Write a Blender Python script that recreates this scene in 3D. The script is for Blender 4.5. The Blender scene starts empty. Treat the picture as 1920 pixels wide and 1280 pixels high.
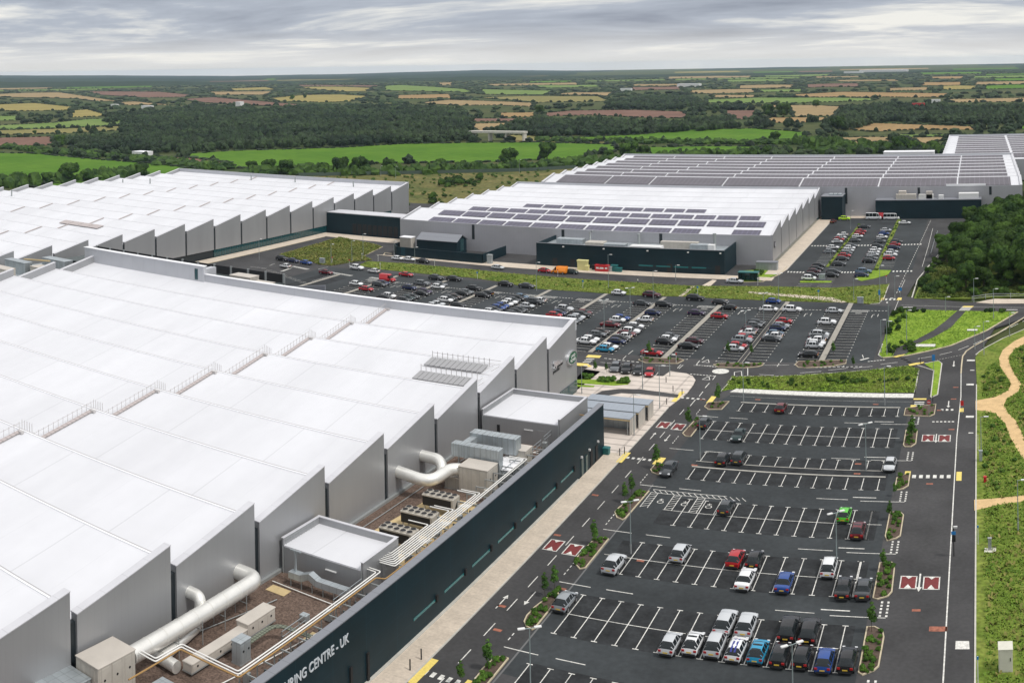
import bpy, bmesh, math, random
import numpy as np
from mathutils import Matrix, Vector, Euler
from mathutils.geometry import tessellate_polygon
random.seed(7)
R = math.radians
S = bpy.context.scene
# ------------------------------------------------------------------ camera
K, XA, Y0, ROLL, H = 1969.30284, 1833.2545, 122.42507, 0.0168369, 63.354
AZC = (960 - XA) / K
cd = bpy.data.cameras.new("camera")
cam = bpy.data.objects.new("camera", cd)
S.collection.objects.link(cam)
c_, s_ = math.cos(ROLL), math.sin(ROLL)
m = Matrix(((c_, s_, 0, 0), (0, 0, -1, 0), (-s_, c_, 0, 0), (0, 0, 0, 1)))
cam.matrix_world = Matrix.Translation((0, 0, H)) @ Matrix.Rotation(-AZC, 4, 'Z') @ m
cd.type = 'PANO'
cd.panorama_type = 'CENTRAL_CYLINDRICAL'
cd.central_cylindrical_radius = 1.0
cd.central_cylindrical_range_u_min = -960 / K
cd.central_cylindrical_range_u_max = 960 / K
cd.central_cylindrical_range_v_max = Y0 / K
cd.central_cylindrical_range_v_min = (Y0 - 1280) / K
cd.clip_start = 0.5
cd.clip_end = 40000
S.camera = cam
# ------------------------------------------------------------------ world, sun, exposure
SUN_EL, SUN_AZ = R(56), R(100)      # azimuth clockwise from +Y
w = bpy.data.worlds.new("World"); S.world = w; w.use_nodes = True
nt = w.node_tree; nt.nodes.clear()
N = nt.nodes.new; Lk = nt.links.new
out = N('ShaderNodeOutputWorld'); bg = N('ShaderNodeBackground'); bg2 = N('ShaderNodeBackground'); mx = N('ShaderNodeMixShader')
sky = N('ShaderNodeTexSky'); sky.sky_type = 'NISHITA'; sky.sun_disc = False
sky.sun_elevation = SUN_EL; sky.sun_rotation = SUN_AZ
bg.inputs[1].default_value = 0.10
Lk(sky.outputs[0], bg.inputs[0])
tc = N('ShaderNodeTexCoord'); sep = N('ShaderNodeSeparateXYZ'); Lk(tc.outputs['Generated'], sep.inputs[0])
# project the direction on a flat cloud deck
zz = N('ShaderNodeMath'); zz.operation = 'MAXIMUM'; zz.inputs[1].default_value = 0.0; Lk(sep.outputs[2], zz.inputs[0])
za = N('ShaderNodeMath'); za.operation = 'ADD'; za.inputs[1].default_value = 0.075; Lk(zz.outputs[0], za.inputs[0])
dx = N('ShaderNodeMath'); dx.operation = 'DIVIDE'; Lk(sep.outputs[0], dx.inputs[0]); Lk(za.outputs[0], dx.inputs[1])
dy = N('ShaderNodeMath'); dy.operation = 'DIVIDE'; Lk(sep.outputs[1], dy.inputs[0]); Lk(za.outputs[0], dy.inputs[1])
cb = N('ShaderNodeCombineXYZ'); Lk(dx.outputs[0], cb.inputs[0]); Lk(dy.outputs[0], cb.inputs[1])
mp = N('ShaderNodeMapping'); mp.inputs['Rotation'].default_value = (0, 0, R(-25)); mp.inputs['Scale'].default_value = (0.30, 0.40, 1)
Lk(cb.outputs[0], mp.inputs[0])
n1 = N('ShaderNodeTexNoise'); n1.inputs['Scale'].default_value = 1.0; n1.inputs['Detail'].default_value = 8; n1.inputs['Roughness'].default_value = 0.60
n1.inputs['Distortion'].default_value = 0.35
Lk(mp.outputs[0], n1.inputs['Vector'])
ramp = N('ShaderNodeValToRGB'); e = ramp.color_ramp.elements
e[0].position = 0.36; e[0].color = (0.25, 0.275, 0.34, 1)
e[1].position = 0.62; e[1].color = (0.80, 0.79, 0.75, 1)
e2 = ramp.color_ramp.elements.new(0.52); e2.color = (0.41, 0.445, 0.515, 1)
Lk(n1.outputs[0], ramp.inputs[0])
# brighter band near the horizon, bright overhead
hz = N('ShaderNodeMapRange'); hz.interpolation_type = 'SMOOTHSTEP'
hz.inputs[1].default_value = 0.0; hz.inputs[2].default_value = 0.045; hz.inputs[3].default_value = 0.70; hz.inputs[4].default_value = 0.0
Lk(sep.outputs[2], hz.inputs[0])
mh = N('ShaderNodeMixRGB'); Lk(hz.outputs[0], mh.inputs[0]); Lk(ramp.outputs[0], mh.inputs[1]); mh.inputs[2].default_value = (0.84, 0.82, 0.775, 1)
up = N('ShaderNodeMapRange'); up.inputs[1].default_value = 0.08; up.inputs[2].default_value = 0.8; up.inputs[3].default_value = 1.0; up.inputs[4].default_value = 1.5
Lk(sep.outputs[2], up.inputs[0])
nz = N('ShaderNodeMapRange'); nz.inputs[1].default_value = 0.07; nz.inputs[2].default_value = 0.35; Lk(sep.outputs[2], nz.inputs[0])
mz = N('ShaderNodeMixRGB'); Lk(nz.outputs[0], mz.inputs[0]); Lk(mh.outputs[0], mz.inputs[1]); mz.inputs[2].default_value = (0.60, 0.60, 0.605, 1); Lk(mz.outputs[0], bg2.inputs[0]); Lk(up.outputs[0], bg2.inputs[1])
mx.inputs[0].default_value = 0.94
Lk(bg.outputs[0], mx.inputs[1]); Lk(bg2.outputs[0], mx.inputs[2]); Lk(mx.outputs[0], out.inputs[0])
sl = bpy.data.lights.new("sun", 'SUN'); sl.energy = 1.85; sl.angle = R(8); sl.color = (1, 0.965, 0.91)
so = bpy.data.objects.new("sun", sl); S.collection.objects.link(so)
so.rotation_euler = Euler((R(90) - SUN_EL, 0, math.pi - SUN_AZ), 'XYZ')
so.location = (0, 0, 200)
S.view_settings.view_transform = 'Standard'; S.view_settings.look = 'None'; S.view_settings.gamma = 1
S.view_settings.exposure = 0.18
S.cycles.max_bounces = 5; S.cycles.diffuse_bounces = 2; S.cycles.glossy_bounces = 2; S.cycles.volume_bounces = 1
S.cycles.transparent_max_bounces = 4
# ------------------------------------------------------------------ survey: photo point -> place on the ground
def ray(x, y):
    az = (x - 960) / K; t = (y - Y0) / K
    Xr, Y, Zr = math.sin(az), math.cos(az), -t
    X = Xr * c_ + Zr * s_; Z = -Xr * s_ + Zr * c_
    ca, sa = math.cos(AZC), math.sin(AZC)
    return X * ca + Y * sa, -X * sa + Y * ca, Z
def G(x, y, z=0.0):
    d = ray(x, y); t = (z - H) / d[2]
    return d[0] * t, d[1] * t
def GP(pts, z=0.0): return [G(x, y, z) for x, y in pts]
def CR(ox, oy, s, pts): return [(ox + x / s, oy + y / s) for x, y in pts]
# ------------------------------------------------------------------ helpers
def tag(o, label=None, cat=None, group=None, kind=None):
    if label: o['label'] = label
    if cat: o['category'] = cat
    if group: o['group'] = group
    if kind: o['kind'] = kind
    return o
def empty(name, loc, label, cat, group=None, rz=0.0):
    o = bpy.data.objects.new(name, None); S.collection.objects.link(o)
    o.location = loc; o.rotation_euler = (0, 0, rz); o.empty_display_size = 0.5
    return tag(o, label, cat, group)
class MB:
    def __init__(s): s.v = []; s.f = []; s.m = []; s.sm = []
    def add(s, vs, fs, mi=0, smooth=False):
        b = len(s.v); s.v += [tuple(q) for q in vs]
        for f in fs: s.f.append([b + i for i in f]); s.m.append(mi); s.sm.append(smooth)
        return s
    def box(s, x0, x1, y0, y1, z0, z1, mi=0):
        v = [(x, y, z) for z in (z0, z1) for y in (y0, y1) for x in (x0, x1)]
        return s.add(v, [(0, 2, 3, 1), (4, 5, 7, 6), (0, 1, 5, 4), (2, 6, 7, 3), (0, 4, 6, 2), (1, 3, 7, 5)], mi)
    def bbox(s, x0, x1, y0, y1, z0, z1, b=0.05, mi=0):   # box with chamfered top and vertical edges
        p = [(x0 + b, y0), (x1 - b, y0), (x1, y0 + b), (x1, y1 - b), (x1 - b, y1), (x0 + b, y1), (x0, y1 - b), (x0, y0 + b)]
        q = [(min(max(x, x0 + b), x1 - b), min(max(y, y0 + b), y1 - b)) for x, y in p]
        v = [(x, y, z0) for x, y in p] + [(x, y, z1 - b) for x, y in p] + [(x, y, z1) for x, y in q]
        f = [(i, (i + 1) % 8, 8 + (i + 1) % 8, 8 + i) for i in range(8)] + [(8 + i, 8 + (i + 1) % 8, 16 + (i + 1) % 8, 16 + i) for i in range(8)]
        f += [tuple(range(16, 24)), tuple(range(7, -1, -1))]
        return s.add(v, f, mi)
    def prism(s, pts, z0, z1, mi=0, top=None):
        n = len(pts); a = sum(pts[i][0] * pts[(i + 1) % n][1] - pts[(i + 1) % n][0] * pts[i][1] for i in range(n))
        if a < 0: pts = pts[::-1]
        v = [(x, y, z0) for x, y in pts] + [(x, y, z1) for x, y in pts]
        f = [(i, (i + 1) % n, n + (i + 1) % n, n + i) for i in range(n)]
        s.add(v, f, mi); s.add([(x, y, z1) for x, y in pts], s.tess(pts), mi if top is None else top); return s
    @staticmethod
    def tess(pts):
        if len(pts) <= 4: return [tuple(range(len(pts)))]
        return [t if (pts[t[1]][0] - pts[t[0]][0]) * (pts[t[2]][1] - pts[t[0]][1]) - (pts[t[1]][1] - pts[t[0]][1]) * (pts[t[2]][0] - pts[t[0]][0]) > 0 else t[::-1] for t in tessellate_polygon([[Vector((p[0], p[1], 0)) for p in pts]])]
    def poly(s, pts, z, mi=0):
        n = len(pts); a = sum(pts[i][0] * pts[(i + 1) % n][1] - pts[(i + 1) % n][0] * pts[i][1] for i in range(n))
        if a < 0: pts = pts[::-1]
        return s.add([(p[0], p[1], z) for p in pts], s.tess(pts), mi)
    def slab(s, prof, axis, a, b, mi=0):      # profile swept along an axis; prof in the other two axes
        n = len(prof); v = []
        for t in (a, b):
            for p in prof:
                v.append((t, p[0], p[1]) if axis == 'x' else (p[0], t, p[1]))
        f = [(i, (i + 1) % n, n + (i + 1) % n, n + i) for i in range(n)] + [tuple(range(n - 1, -1, -1)), tuple(range(n, 2 * n))]
        return s.add(v, f, mi)
    def line(s, a, b, w, z, mi=0):
        d = Vector((b[0] - a[0], b[1] - a[1])); L = d.length
        if L < 1e-6: return s
        n = Vector((-d.y, d.x)) / L * w / 2
        return s.add([(a[0] - n.x, a[1] - n.y, z), (b[0] - n.x, b[1] - n.y, z), (b[0] + n.x, b[1] + n.y, z), (a[0] + n.x, a[1] + n.y, z)], [(0, 1, 2, 3)], mi)
    def path(s, pts, w, z, mi=0, closed=False):
        n = len(pts); P = [Vector((p[0], p[1])) for p in pts]; Lf = []; Rt = []
        for i in range(n):
            a = P[i - 1] if (i > 0 or closed) else P[i]; b = P[(i + 1) % n] if (i < n - 1 or closed) else P[i]
            d = (b - a).normalized(); nn = Vector((-d.y, d.x)) * w / 2
            Lf.append(P[i] + nn); Rt.append(P[i] - nn)
        v = [(q.x, q.y, z) for q in Lf] + [(q.x, q.y, z) for q in Rt]
        f = [(i, n + i, n + (i + 1) % n, (i + 1) % n) for i in range(n if closed else n - 1)]
        return s.add(v, f, mi)
    def wall(s, pts, w, z0, z1, mi=0, closed=False):    # upright strip (kerb) along a line
        n = len(pts); P = [Vector((p[0], p[1])) for p in pts]; Lf = []; Rt = []
        for i in range(n):
            a = P[i - 1] if (i > 0 or closed) else P[i]; b = P[(i + 1) % n] if (i < n - 1 or closed) else P[i]
            d = (b - a).normalized(); nn = Vector((-d.y, d.x)) * w / 2
            Lf.append(P[i] + nn); Rt.append(P[i] - nn)
        v = []
        for q, z in ((Lf, z0), (Lf, z1), (Rt, z1), (Rt, z0)): v += [(k.x, k.y, z) for k in q]
        f = []
        for i in range(n if closed else n - 1):
            j = (i + 1) % n
            for r in range(3): f.append((r * n + i, (r + 1) * n + i, (r + 1) * n + j, r * n + j))
        return s.add(v, f, mi)
    def tube(s, pts, r, n=10, mi=0, caps=True, rb=None):
        P = [Vector(p) for p in pts]; rings = []
        for i, p in enumerate(P):
            a = P[max(i - 1, 0)]; b = P[min(i + 1, len(P) - 1)]; d = (b - a).normalized()
            ref = Vector((0, 0, 1)) if abs(d.z) < 0.9 else Vector((1, 0, 0))
            u = d.cross(ref).normalized(); vv = u.cross(d)
            sc = 1.0
            if 0 < i < len(P) - 1:
                d1 = (P[i] - P[i - 1]).normalized(); cs = max(d1.dot(d), 0.5); sc = 1 / cs
            rr = r if rb is None else r + (rb - r) * i / (len(P) - 1)
            rings.append([p + (u * math.cos(2 * math.pi * k / n) + vv * math.sin(2 * math.pi * k / n)) * rr for k in range(n)])
        v = [q for rg in rings for q in rg]; f = []
        for i in range(len(P) - 1):
            for k in range(n): f.append((i * n + k, i * n + (k + 1) % n, (i + 1) * n + (k + 1) % n, (i + 1) * n + k))
        s.add(v, f, mi, True)
        if caps: s.add(rings[0], [tuple(range(n))], mi); s.add(rings[-1], [tuple(range(n - 1, -1, -1))], mi)
        return s
    def build(s, name, mats, parent=None, kind=None):
        me = bpy.data.meshes.new(name); me.from_pydata(s.v, [], s.f)
        if not isinstance(mats, (list, tuple)): mats = [mats]
        for q in mats: me.materials.append(q)
        me.polygons.foreach_set('material_index', s.m); me.polygons.foreach_set('use_smooth', s.sm)
        me.update()
        o = bpy.data.objects.new(name, me); S.collection.objects.link(o)
        if parent is not None: o.parent = parent
        if kind: o['kind'] = kind
        return o
def arc(path, rad, n=6):      # round the corners of a 3-D path
    P = [Vector(p) for p in path]; o = [P[0]]
    for i in range(1, len(P) - 1):
        a, b, c = P[i - 1], P[i], P[i + 1]; da = (a - b); db = (c - b); r = min(rad, da.length * .49, db.length * .49)
        p0 = b + da.normalized() * r; p1 = b + db.normalized() * r
        for k in range(n + 1):
            t = k / n; o.append(p0 * (1 - t) ** 2 + b * 2 * t * (1 - t) + p1 * t * t)
    o.append(P[-1]); return o
# ------------------------------------------------------------------ materials
def mat(name, col, rough=0.7, metal=0.0, var=0.0, scale=0.5, col2=None, bump=0.0, bscale=20, spec=0.5, coords='Object', stripes=None, detail=4, fine=0.0, fscale=4.0, coat=0.0, stretch=None):
    mt = bpy.data.materials.new(name); mt.use_nodes = True; t = mt.node_tree; b = t.nodes['Principled BSDF']
    b.inputs['Roughness'].default_value = rough; b.inputs['Metallic'].default_value = metal
    b.inputs['Specular IOR Level'].default_value = spec; b.inputs['Coat Weight'].default_value = coat
    b.inputs['Base Color'].default_value = (*col, 1)
    A = t.nodes.new; l = t.links.new
    geo = A('ShaderNodeNewGeometry') if coords == 'World' else A('ShaderNodeTexCoord')
    src = geo.outputs['Position'] if coords == 'World' else geo.outputs['Object']
    if stretch:
        mpn = A('ShaderNodeMapping'); mpn.inputs['Scale'].default_value = stretch; l(src, mpn.inputs[0]); srcn = mpn.outputs[0]
    else: srcn = src
    c = None
    if var or col2:
        no = A('ShaderNodeTexNoise'); no.inputs['Scale'].default_value = scale; no.inputs['Detail'].default_value = detail; no.inputs['Roughness'].default_value = 0.6
        l(srcn, no.inputs['Vector'])
        rp = A('ShaderNodeValToRGB'); rp.color_ramp.elements[0].position = 0.32; rp.color_ramp.elements[1].position = 0.68
        c1 = tuple(max(0, k * (1 - var)) for k in col) if not col2 else col
        cc2 = tuple(min(1, k * (1 + var)) for k in col) if not col2 else col2
        rp.color_ramp.elements[0].color = (*c1, 1); rp.color_ramp.elements[1].color = (*cc2, 1)
        l(no.outputs[0], rp.inputs[0]); c = rp.outputs[0]
    if fine:
        nf = A('ShaderNodeTexNoise'); nf.inputs['Scale'].default_value = fscale; nf.inputs['Detail'].default_value = 3; l(src, nf.inputs['Vector'])
        mr = A('ShaderNodeMapRange'); mr.inputs[1].default_value = 0.3; mr.inputs[2].default_value = 0.7; mr.inputs[3].default_value = 1 - fine; mr.inputs[4].default_value = 1 + fine
        l(nf.outputs[0], mr.inputs[0])
        mu = A('ShaderNodeVectorMath'); mu.operation = 'SCALE'
        if c: l(c, mu.inputs[0])
        else: mu.inputs[0].default_value = col
        l(mr.outputs[0], mu.inputs['Scale']); c = mu.outputs[0]
    if stripes:     # (axis, pitch, line fraction, darkening)
        for ax, pitch, fr, dk in stripes:
            sp = A('ShaderNodeSeparateXYZ'); l(src, sp.inputs[0])
            md = A('ShaderNodeMath'); md.operation = 'PINGPONG'; md.inputs[1].default_value = pitch / 2; l(sp.outputs['XYZ'.index(ax)], md.inputs[0])
            lt = A('ShaderNodeMath'); lt.operation = 'LESS_THAN'; lt.inputs[1].default_value = pitch * fr / 2; l(md.outputs[0], lt.inputs[0])
            mr = A('ShaderNodeMapRange'); mr.inputs[3].default_value = 1; mr.inputs[4].default_value = dk; l(lt.outputs[0], mr.inputs[0])
            mu = A('ShaderNodeVectorMath'); mu.operation = 'SCALE'
            if c: l(c, mu.inputs[0])
            else: mu.inputs[0].default_value = col
            l(mr.outputs[0], mu.inputs['Scale']); c = mu.outputs[0]
    if c: l(c, b.inputs['Base Color'])
    if bump:
        nb = A('ShaderNodeTexNoise'); nb.inputs['Scale'].default_value = bscale; nb.inputs['Detail'].default_value = 3; l(src, nb.inputs['Vector'])
        bm = A('ShaderNodeBump'); bm.inputs['Strength'].default_value = bump; bm.inputs['Distance'].default_value = 0.05; l(nb.outputs[0], bm.inputs['Height']); l(bm.outputs[0], b.inputs['Normal'])
    return mt
M = {}
M['asphalt'] = mat('asphalt', (0.056, 0.055, 0.056), 0.92, var=0.28, scale=0.09, fine=0.12, fscale=2.0, detail=9, coords='World', spec=0.25)
M['lot'] = mat('lot_asphalt', (0.038, 0.043, 0.046), 0.9, var=0.30, scale=0.07, detail=9, fine=0.13, fscale=1.4, coords='World', spec=0.25)
M['baytar'] = mat('bay_asphalt', (0.025, 0.027, 0.029), 0.9, var=0.45, scale=0.40, fine=0.2, fscale=2.2, coords='World', spec=0.25)
M['pave'] = mat('paving', (0.56, 0.48, 0.39), 0.9, var=0.10, scale=0.4, fine=0.10, fscale=3, coords='World', stripes=[('Y', 1.2, 0.05, 0.85)])
M['pavestripe'] = mat('banded_paving', (0.60, 0.53, 0.47), 0.9, var=0.08, scale=0.5, coords='World', stripes=[('Y', 2.6, 0.16, 0.62), ('X', 7.3, 0.06, 0.75)])
M['kerb'] = mat('kerb_concrete', (0.50, 0.48, 0.43), 0.85, var=0.12, scale=0.8, coords='World')
M['kerbwarm'] = mat('warm_kerb_concrete', (0.50, 0.43, 0.30), 0.85, var=0.12, scale=0.8, coords='World')
M['white'] = mat('white_line_paint', (0.62, 0.61, 0.57), 0.75, var=0.30, scale=2.2, fine=0.18, fscale=9, coords='World')
M['yellow'] = mat('yellow_tactile_paint', (0.74, 0.58, 0.15), 0.75, var=0.1, scale=3, coords='World')
M['maroon'] = mat('maroon_coating', (0.16, 0.022, 0.022), 0.8, var=0.15, scale=2, coords='World')
M['rust'] = mat('orange_patch_paint', (0.30, 0.11, 0.07), 0.9, var=0.35, scale=2.5, coords='World')
M['soil'] = mat('soil', (0.085, 0.058, 0.042), 0.95, var=0.35, scale=2.5, coords='World', fine=0.2, fscale=9)
M['grass'] = mat('grass', (0.09, 0.15, 0.018), 0.95, scale=0.22, col2=(0.20, 0.23, 0.05), coords='World', fine=0.38, fscale=1.6, spec=0.1, detail=8)
M['grassbright'] = mat('mown_grass', (0.14, 0.24, 0.02), 0.95, scale=0.3, col2=(0.24, 0.34, 0.045), coords='World', fine=0.25, fscale=2.0, spec=0.1, detail=8)
M['rough'] = mat('rough_grass', (0.060, 0.085, 0.022), 0.95, scale=0.06, col2=(0.19, 0.16, 0.062), coords='World', fine=0.4, fscale=0.5, spec=0.1, detail=9)
M['tan'] = mat('gravel_path', (0.60, 0.42, 0.22), 0.95, var=0.12, scale=0.6, coords='World', fine=0.1, fscale=5, spec=0.1)
M['gravel'] = mat('roof_gravel', (0.140, 0.100, 0.080), 0.95, var=0.10, scale=0.6, fine=0.45, fscale=5.0, coords='World', spec=0.1, bump=0.6, bscale=8)
M['roof'] = mat('roof_sheet', (0.655, 0.66, 0.69), 0.55, var=0.065, scale=0.09, coords='World', stripes=[('X', 0.5, 0.10, 0.985), ('X', 6.0, 0.02, 0.96), ('X', 18.0, 0.012, 0.90)], spec=0.35, fine=0.012, fscale=0.6, stretch=(1.0, 0.16, 1), detail=9)
M['roofcap'] = mat('roof_cap', (0.56, 0.56, 0.59), 0.5, var=0.05, scale=0.3, coords='World', stripes=[('Y', 3.0, 0.02, 0.8)])
M['roofwhite'] = mat('ridge_flashing', (0.85, 0.85, 0.87), 0.45)
M['panel'] = mat('wall_cladding', (0.33, 0.335, 0.345), 0.40, metal=0.30, var=0.06, scale=0.15, coords='World', stripes=[('Y', 0.9, 0.05, 0.93), ('X', 0.9, 0.05, 0.93)], stretch=(1, 1, 0.15))
M['panelpale'] = mat('pale_cladding', (0.42, 0.42, 0.445), 0.5, metal=0.3, var=0.05, scale=0.15, coords='World', stripes=[('X', 1.0, 0.06, 0.92), ('Z', 1.2, 0.03, 0.94)])
M['parapet'] = mat('parapet_cladding', (0.50, 0.51, 0.54), 0.5, metal=0.15, var=0.04, scale=0.2, coords='World', stripes=[('X', 4.0, 0.015, 0.85)])
M['dark'] = mat('dark_recess', (0.012, 0.018, 0.022), 0.5)
M['teal'] = mat('teal_cladding', (0.003, 0.018, 0.026), 0.5, spec=0.3, var=0.14, scale=0.2, coords='World', stripes=[('Y', 6.0, 0.008, 2.2), ('Z', 2.0, 0.02, 1.6)], fine=0.05, fscale=1)
M['tealcap'] = mat('grey_parapet_cap', (0.20, 0.21, 0.235), 0.5, coords='World', stripes=[('Y', 2.2, 0.03, 0.7)])
M['glass'] = mat('teal_glazing', (0.008, 0.055, 0.062), 0.12, spec=0.8, coords='World', stripes=[('Y', 1.3, 0.12, 0.3), ('X', 1.3, 0.12, 0.3)])
M['winglass'] = mat('slot_window_glass', (0.015, 0.14, 0.15), 0.2, spec=0.8)
M['duct'] = mat('duct_metal', (0.80, 0.79, 0.75), 0.36, metal=0.5, var=0.06, scale=0.6, coords='World')
M['galv'] = mat('galvanised_steel', (0.42, 0.46, 0.48), 0.45, metal=0.5, var=0.14, scale=0.5, coords='World', stripes=[('X', 1.0, 0.06, 0.7), ('Y', 1.0, 0.06, 0.7)])
M['steel'] = mat('steel', (0.36, 0.38, 0.38), 0.5, metal=0.4)
M['darksteel'] = mat('dark_walkway_steel', (0.07, 0.085, 0.085), 0.6, var=0.3, scale=1.5, coords='World')
M['cream'] = mat('cream_casing', (0.46, 0.43, 0.38), 0.6, var=0.07, scale=0.7, coords='World', stripes=[('X', 1.3, 0.05, 0.75), ('Y', 1.3, 0.05, 0.75)])
M['creamtop'] = mat('cream_casing_top', (0.50, 0.46, 0.41), 0.6, var=0.05, scale=0.7, coords='World')
M['pipewhite'] = mat('white_pipe', (0.78, 0.77, 0.74), 0.4)
M['pipegold'] = mat('ochre_pipe', (0.36, 0.21, 0.07), 0.45)
M['black'] = mat('black_grille', (0.01, 0.01, 0.011), 0.7)
M['tyre'] = mat('tyre_rubber', (0.014, 0.014, 0.015), 0.85)
M['rim'] = mat('wheel_alloy', (0.45, 0.45, 0.47), 0.35, metal=0.8)
M['carglass'] = mat('car_glass', (0.008, 0.012, 0.014), 0.12, spec=0.35)
M['tail'] = mat('tail_lamp', (0.35, 0.01, 0.01), 0.3)
M['head'] = mat('head_lamp', (0.65, 0.66, 0.68), 0.15)
M['plate'] = mat('yellow_plate', (0.68, 0.46, 0.05), 0.5)
M['plastic'] = mat('black_plastic', (0.02, 0.02, 0.021), 0.6)
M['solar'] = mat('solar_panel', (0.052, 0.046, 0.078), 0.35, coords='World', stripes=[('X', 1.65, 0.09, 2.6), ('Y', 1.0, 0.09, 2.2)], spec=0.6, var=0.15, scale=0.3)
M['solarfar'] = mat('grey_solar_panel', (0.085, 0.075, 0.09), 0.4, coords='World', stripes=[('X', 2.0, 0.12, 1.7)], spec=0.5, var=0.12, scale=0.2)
M['bark'] = mat('bark', (0.06, 0.045, 0.032), 0.9, var=0.3, scale=3)
M['whiteobj'] = mat('white_coating', (0.70, 0.70, 0.69), 0.5, var=0.04, scale=2)
M['blue'] = mat('sign_blue', (0.02, 0.19, 0.48), 0.4); M['red'] = mat('sign_red', (0.55, 0.02, 0.02), 0.4)
M['redbin'] = mat('red_bin_plastic', (0.50, 0.015, 0.02), 0.5); M['greenbin'] = mat('teal_bin_plastic', (0.01, 0.13, 0.13), 0.5)
M['yellowbox'] = mat('pale_yellow_box', (0.66, 0.62, 0.28), 0.6); M['hivis'] = mat('hi_vis_yellow', (0.6, 0.85, 0.05), 0.5)
M['orange'] = mat('orange_paint', (0.75, 0.22, 0.01), 0.4)
M['emblemgreen'] = mat('emblem_green', (0.008, 0.095, 0.042), 0.4); M['chrome'] = mat('polished_silver', (0.75, 0.76, 0.78), 0.25, metal=0.7)
M['letters'] = mat('silver_letters', (0.62, 0.66, 0.70), 0.4, metal=0.1)
M['timber'] = mat('pale_timber', (0.55, 0.42, 0.22), 0.8, var=0.1, scale=1)
M['solarblue'] = mat('shelter_roof_sheet', (0.33, 0.37, 0.42), 0.4, metal=0.2, coords='World', stripes=[('X', 1.0, 0.05, 0.8)])
# car paint takes each car's own colour
cp = mat('car_paint', (0.5, 0.5, 0.5), 0.24, coat=0.4, spec=0.3); oi = cp.node_tree.nodes.new('ShaderNodeObjectInfo')
cp.node_tree.links.new(oi.outputs['Color'], cp.node_tree.nodes['Principled BSDF'].inputs['Base Color']); M['paint'] = cp
def leafmat(name, c1, c2, scale=0.35, crown=0.15):
    mt = bpy.data.materials.new(name); mt.use_nodes = True; t = mt.node_tree; b = t.nodes['Principled BSDF']; A = t.nodes.new; l = t.links.new
    b.inputs['Roughness'].default_value = 0.75; b.inputs['Specular IOR Level'].default_value = 0.2
    g = A('ShaderNodeNewGeometry'); n = A('ShaderNodeTexNoise'); n.inputs['Scale'].default_value = scale; n.inputs['Detail'].default_value = 5; l(g.outputs['Position'], n.inputs['Vector'])
    rp = A('ShaderNodeValToRGB'); rp.color_ramp.elements[0].position = 0.34; rp.color_ramp.elements[1].position = 0.66
    rp.color_ramp.elements[0].color = (*c1, 1); rp.color_ramp.elements[1].color = (*c2, 1); l(n.outputs[0], rp.inputs[0])
    isl = A('ShaderNodeMapRange'); l(g.outputs['Random Per Island'], isl.inputs[0]); isl.inputs[3].default_value = 1 - crown * 2; isl.inputs[4].default_value = 1 + crown * 2
    oi = A('ShaderNodeObjectInfo'); o2 = A('ShaderNodeMapRange'); l(oi.outputs['Random'], o2.inputs[0]); o2.inputs[3].default_value = 0.75; o2.inputs[4].default_value = 1.3
    mm = A('ShaderNodeMath'); mm.operation = 'MULTIPLY'; l(isl.outputs[0], mm.inputs[0]); l(o2.outputs[0], mm.inputs[1])
    mu = A('ShaderNodeVectorMath'); mu.operation = 'SCALE'; l(rp.outputs[0], mu.inputs[0]); l(mm.outputs[0], mu.inputs['Scale']); l(mu.outputs[0], b.inputs['Base Color'])
    return mt
M['leaf'] = leafmat('broad_leaf', (0.015, 0.042, 0.007), (0.065, 0.125, 0.016), 0.16, 0.10)
M['leafbright'] = leafmat('shrub_leaf', (0.035, 0.095, 0.012), (0.10, 0.19, 0.025), 0.8)
M['leafdark'] = leafmat('far_leaf', (0.006, 0.016, 0.007), (0.030, 0.050, 0.018), 0.012, 0.25)
M['tuft'] = leafmat('grass_blade', (0.085, 0.17, 0.016), (0.19, 0.28, 0.038), 0.15, 0.07)
M['tuftolive'] = leafmat('olive_blade', (0.070, 0.125, 0.015), (0.17, 0.20, 0.042), 0.12, 0.07)
M['tuftdry'] = leafmat('dry_blade', (0.13, 0.145, 0.03), (0.27, 0.24, 0.075), 0.10, 0.07)
HAZE = 0.00004
# ================================================================== GROUND AND SETTING
def sheet(name, pts, z, mt, kind='structure'): return MB().poly(pts, z).build(name, mt, kind=kind)
def slabs(name, pts, z0, z1, mt, kind='structure'): return MB().prism(list(pts), z0, z1).build(name, mt, kind=kind)
# terrain: one sheet to the horizon
mb = MB(); rr = [0, 150, 400, 800, 1500, 3000, 6000, 10500]; nn = 96
mb.v.append((0, 0, -0.6))
for r in rr[1:]:
    for k in range(nn): a = 2 * math.pi * k / nn; mb.v.append((r * math.sin(a), r * math.cos(a), -0.6))
for k in range(nn): mb.f.append([0, 1 + (k + 1) % nn, 1 + k]); mb.m.append(0); mb.sm.append(False)
for i in range(len(rr) - 2):
    for k in range(nn):
        a = 1 + i * nn + k; b = 1 + i * nn + (k + 1) % nn; mb.f.append([a, b, b + nn, a + nn]); mb.m.append(0); mb.sm.append(False)
M['terrain'] = mat('country_ground', (0.035, 0.062, 0.018), 0.95, scale=0.004, col2=(0.085, 0.090, 0.036), coords='World', fine=0.3, fscale=0.05, spec=0.1, detail=6)
mb.build('ground', M['terrain'], kind='structure')
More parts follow.
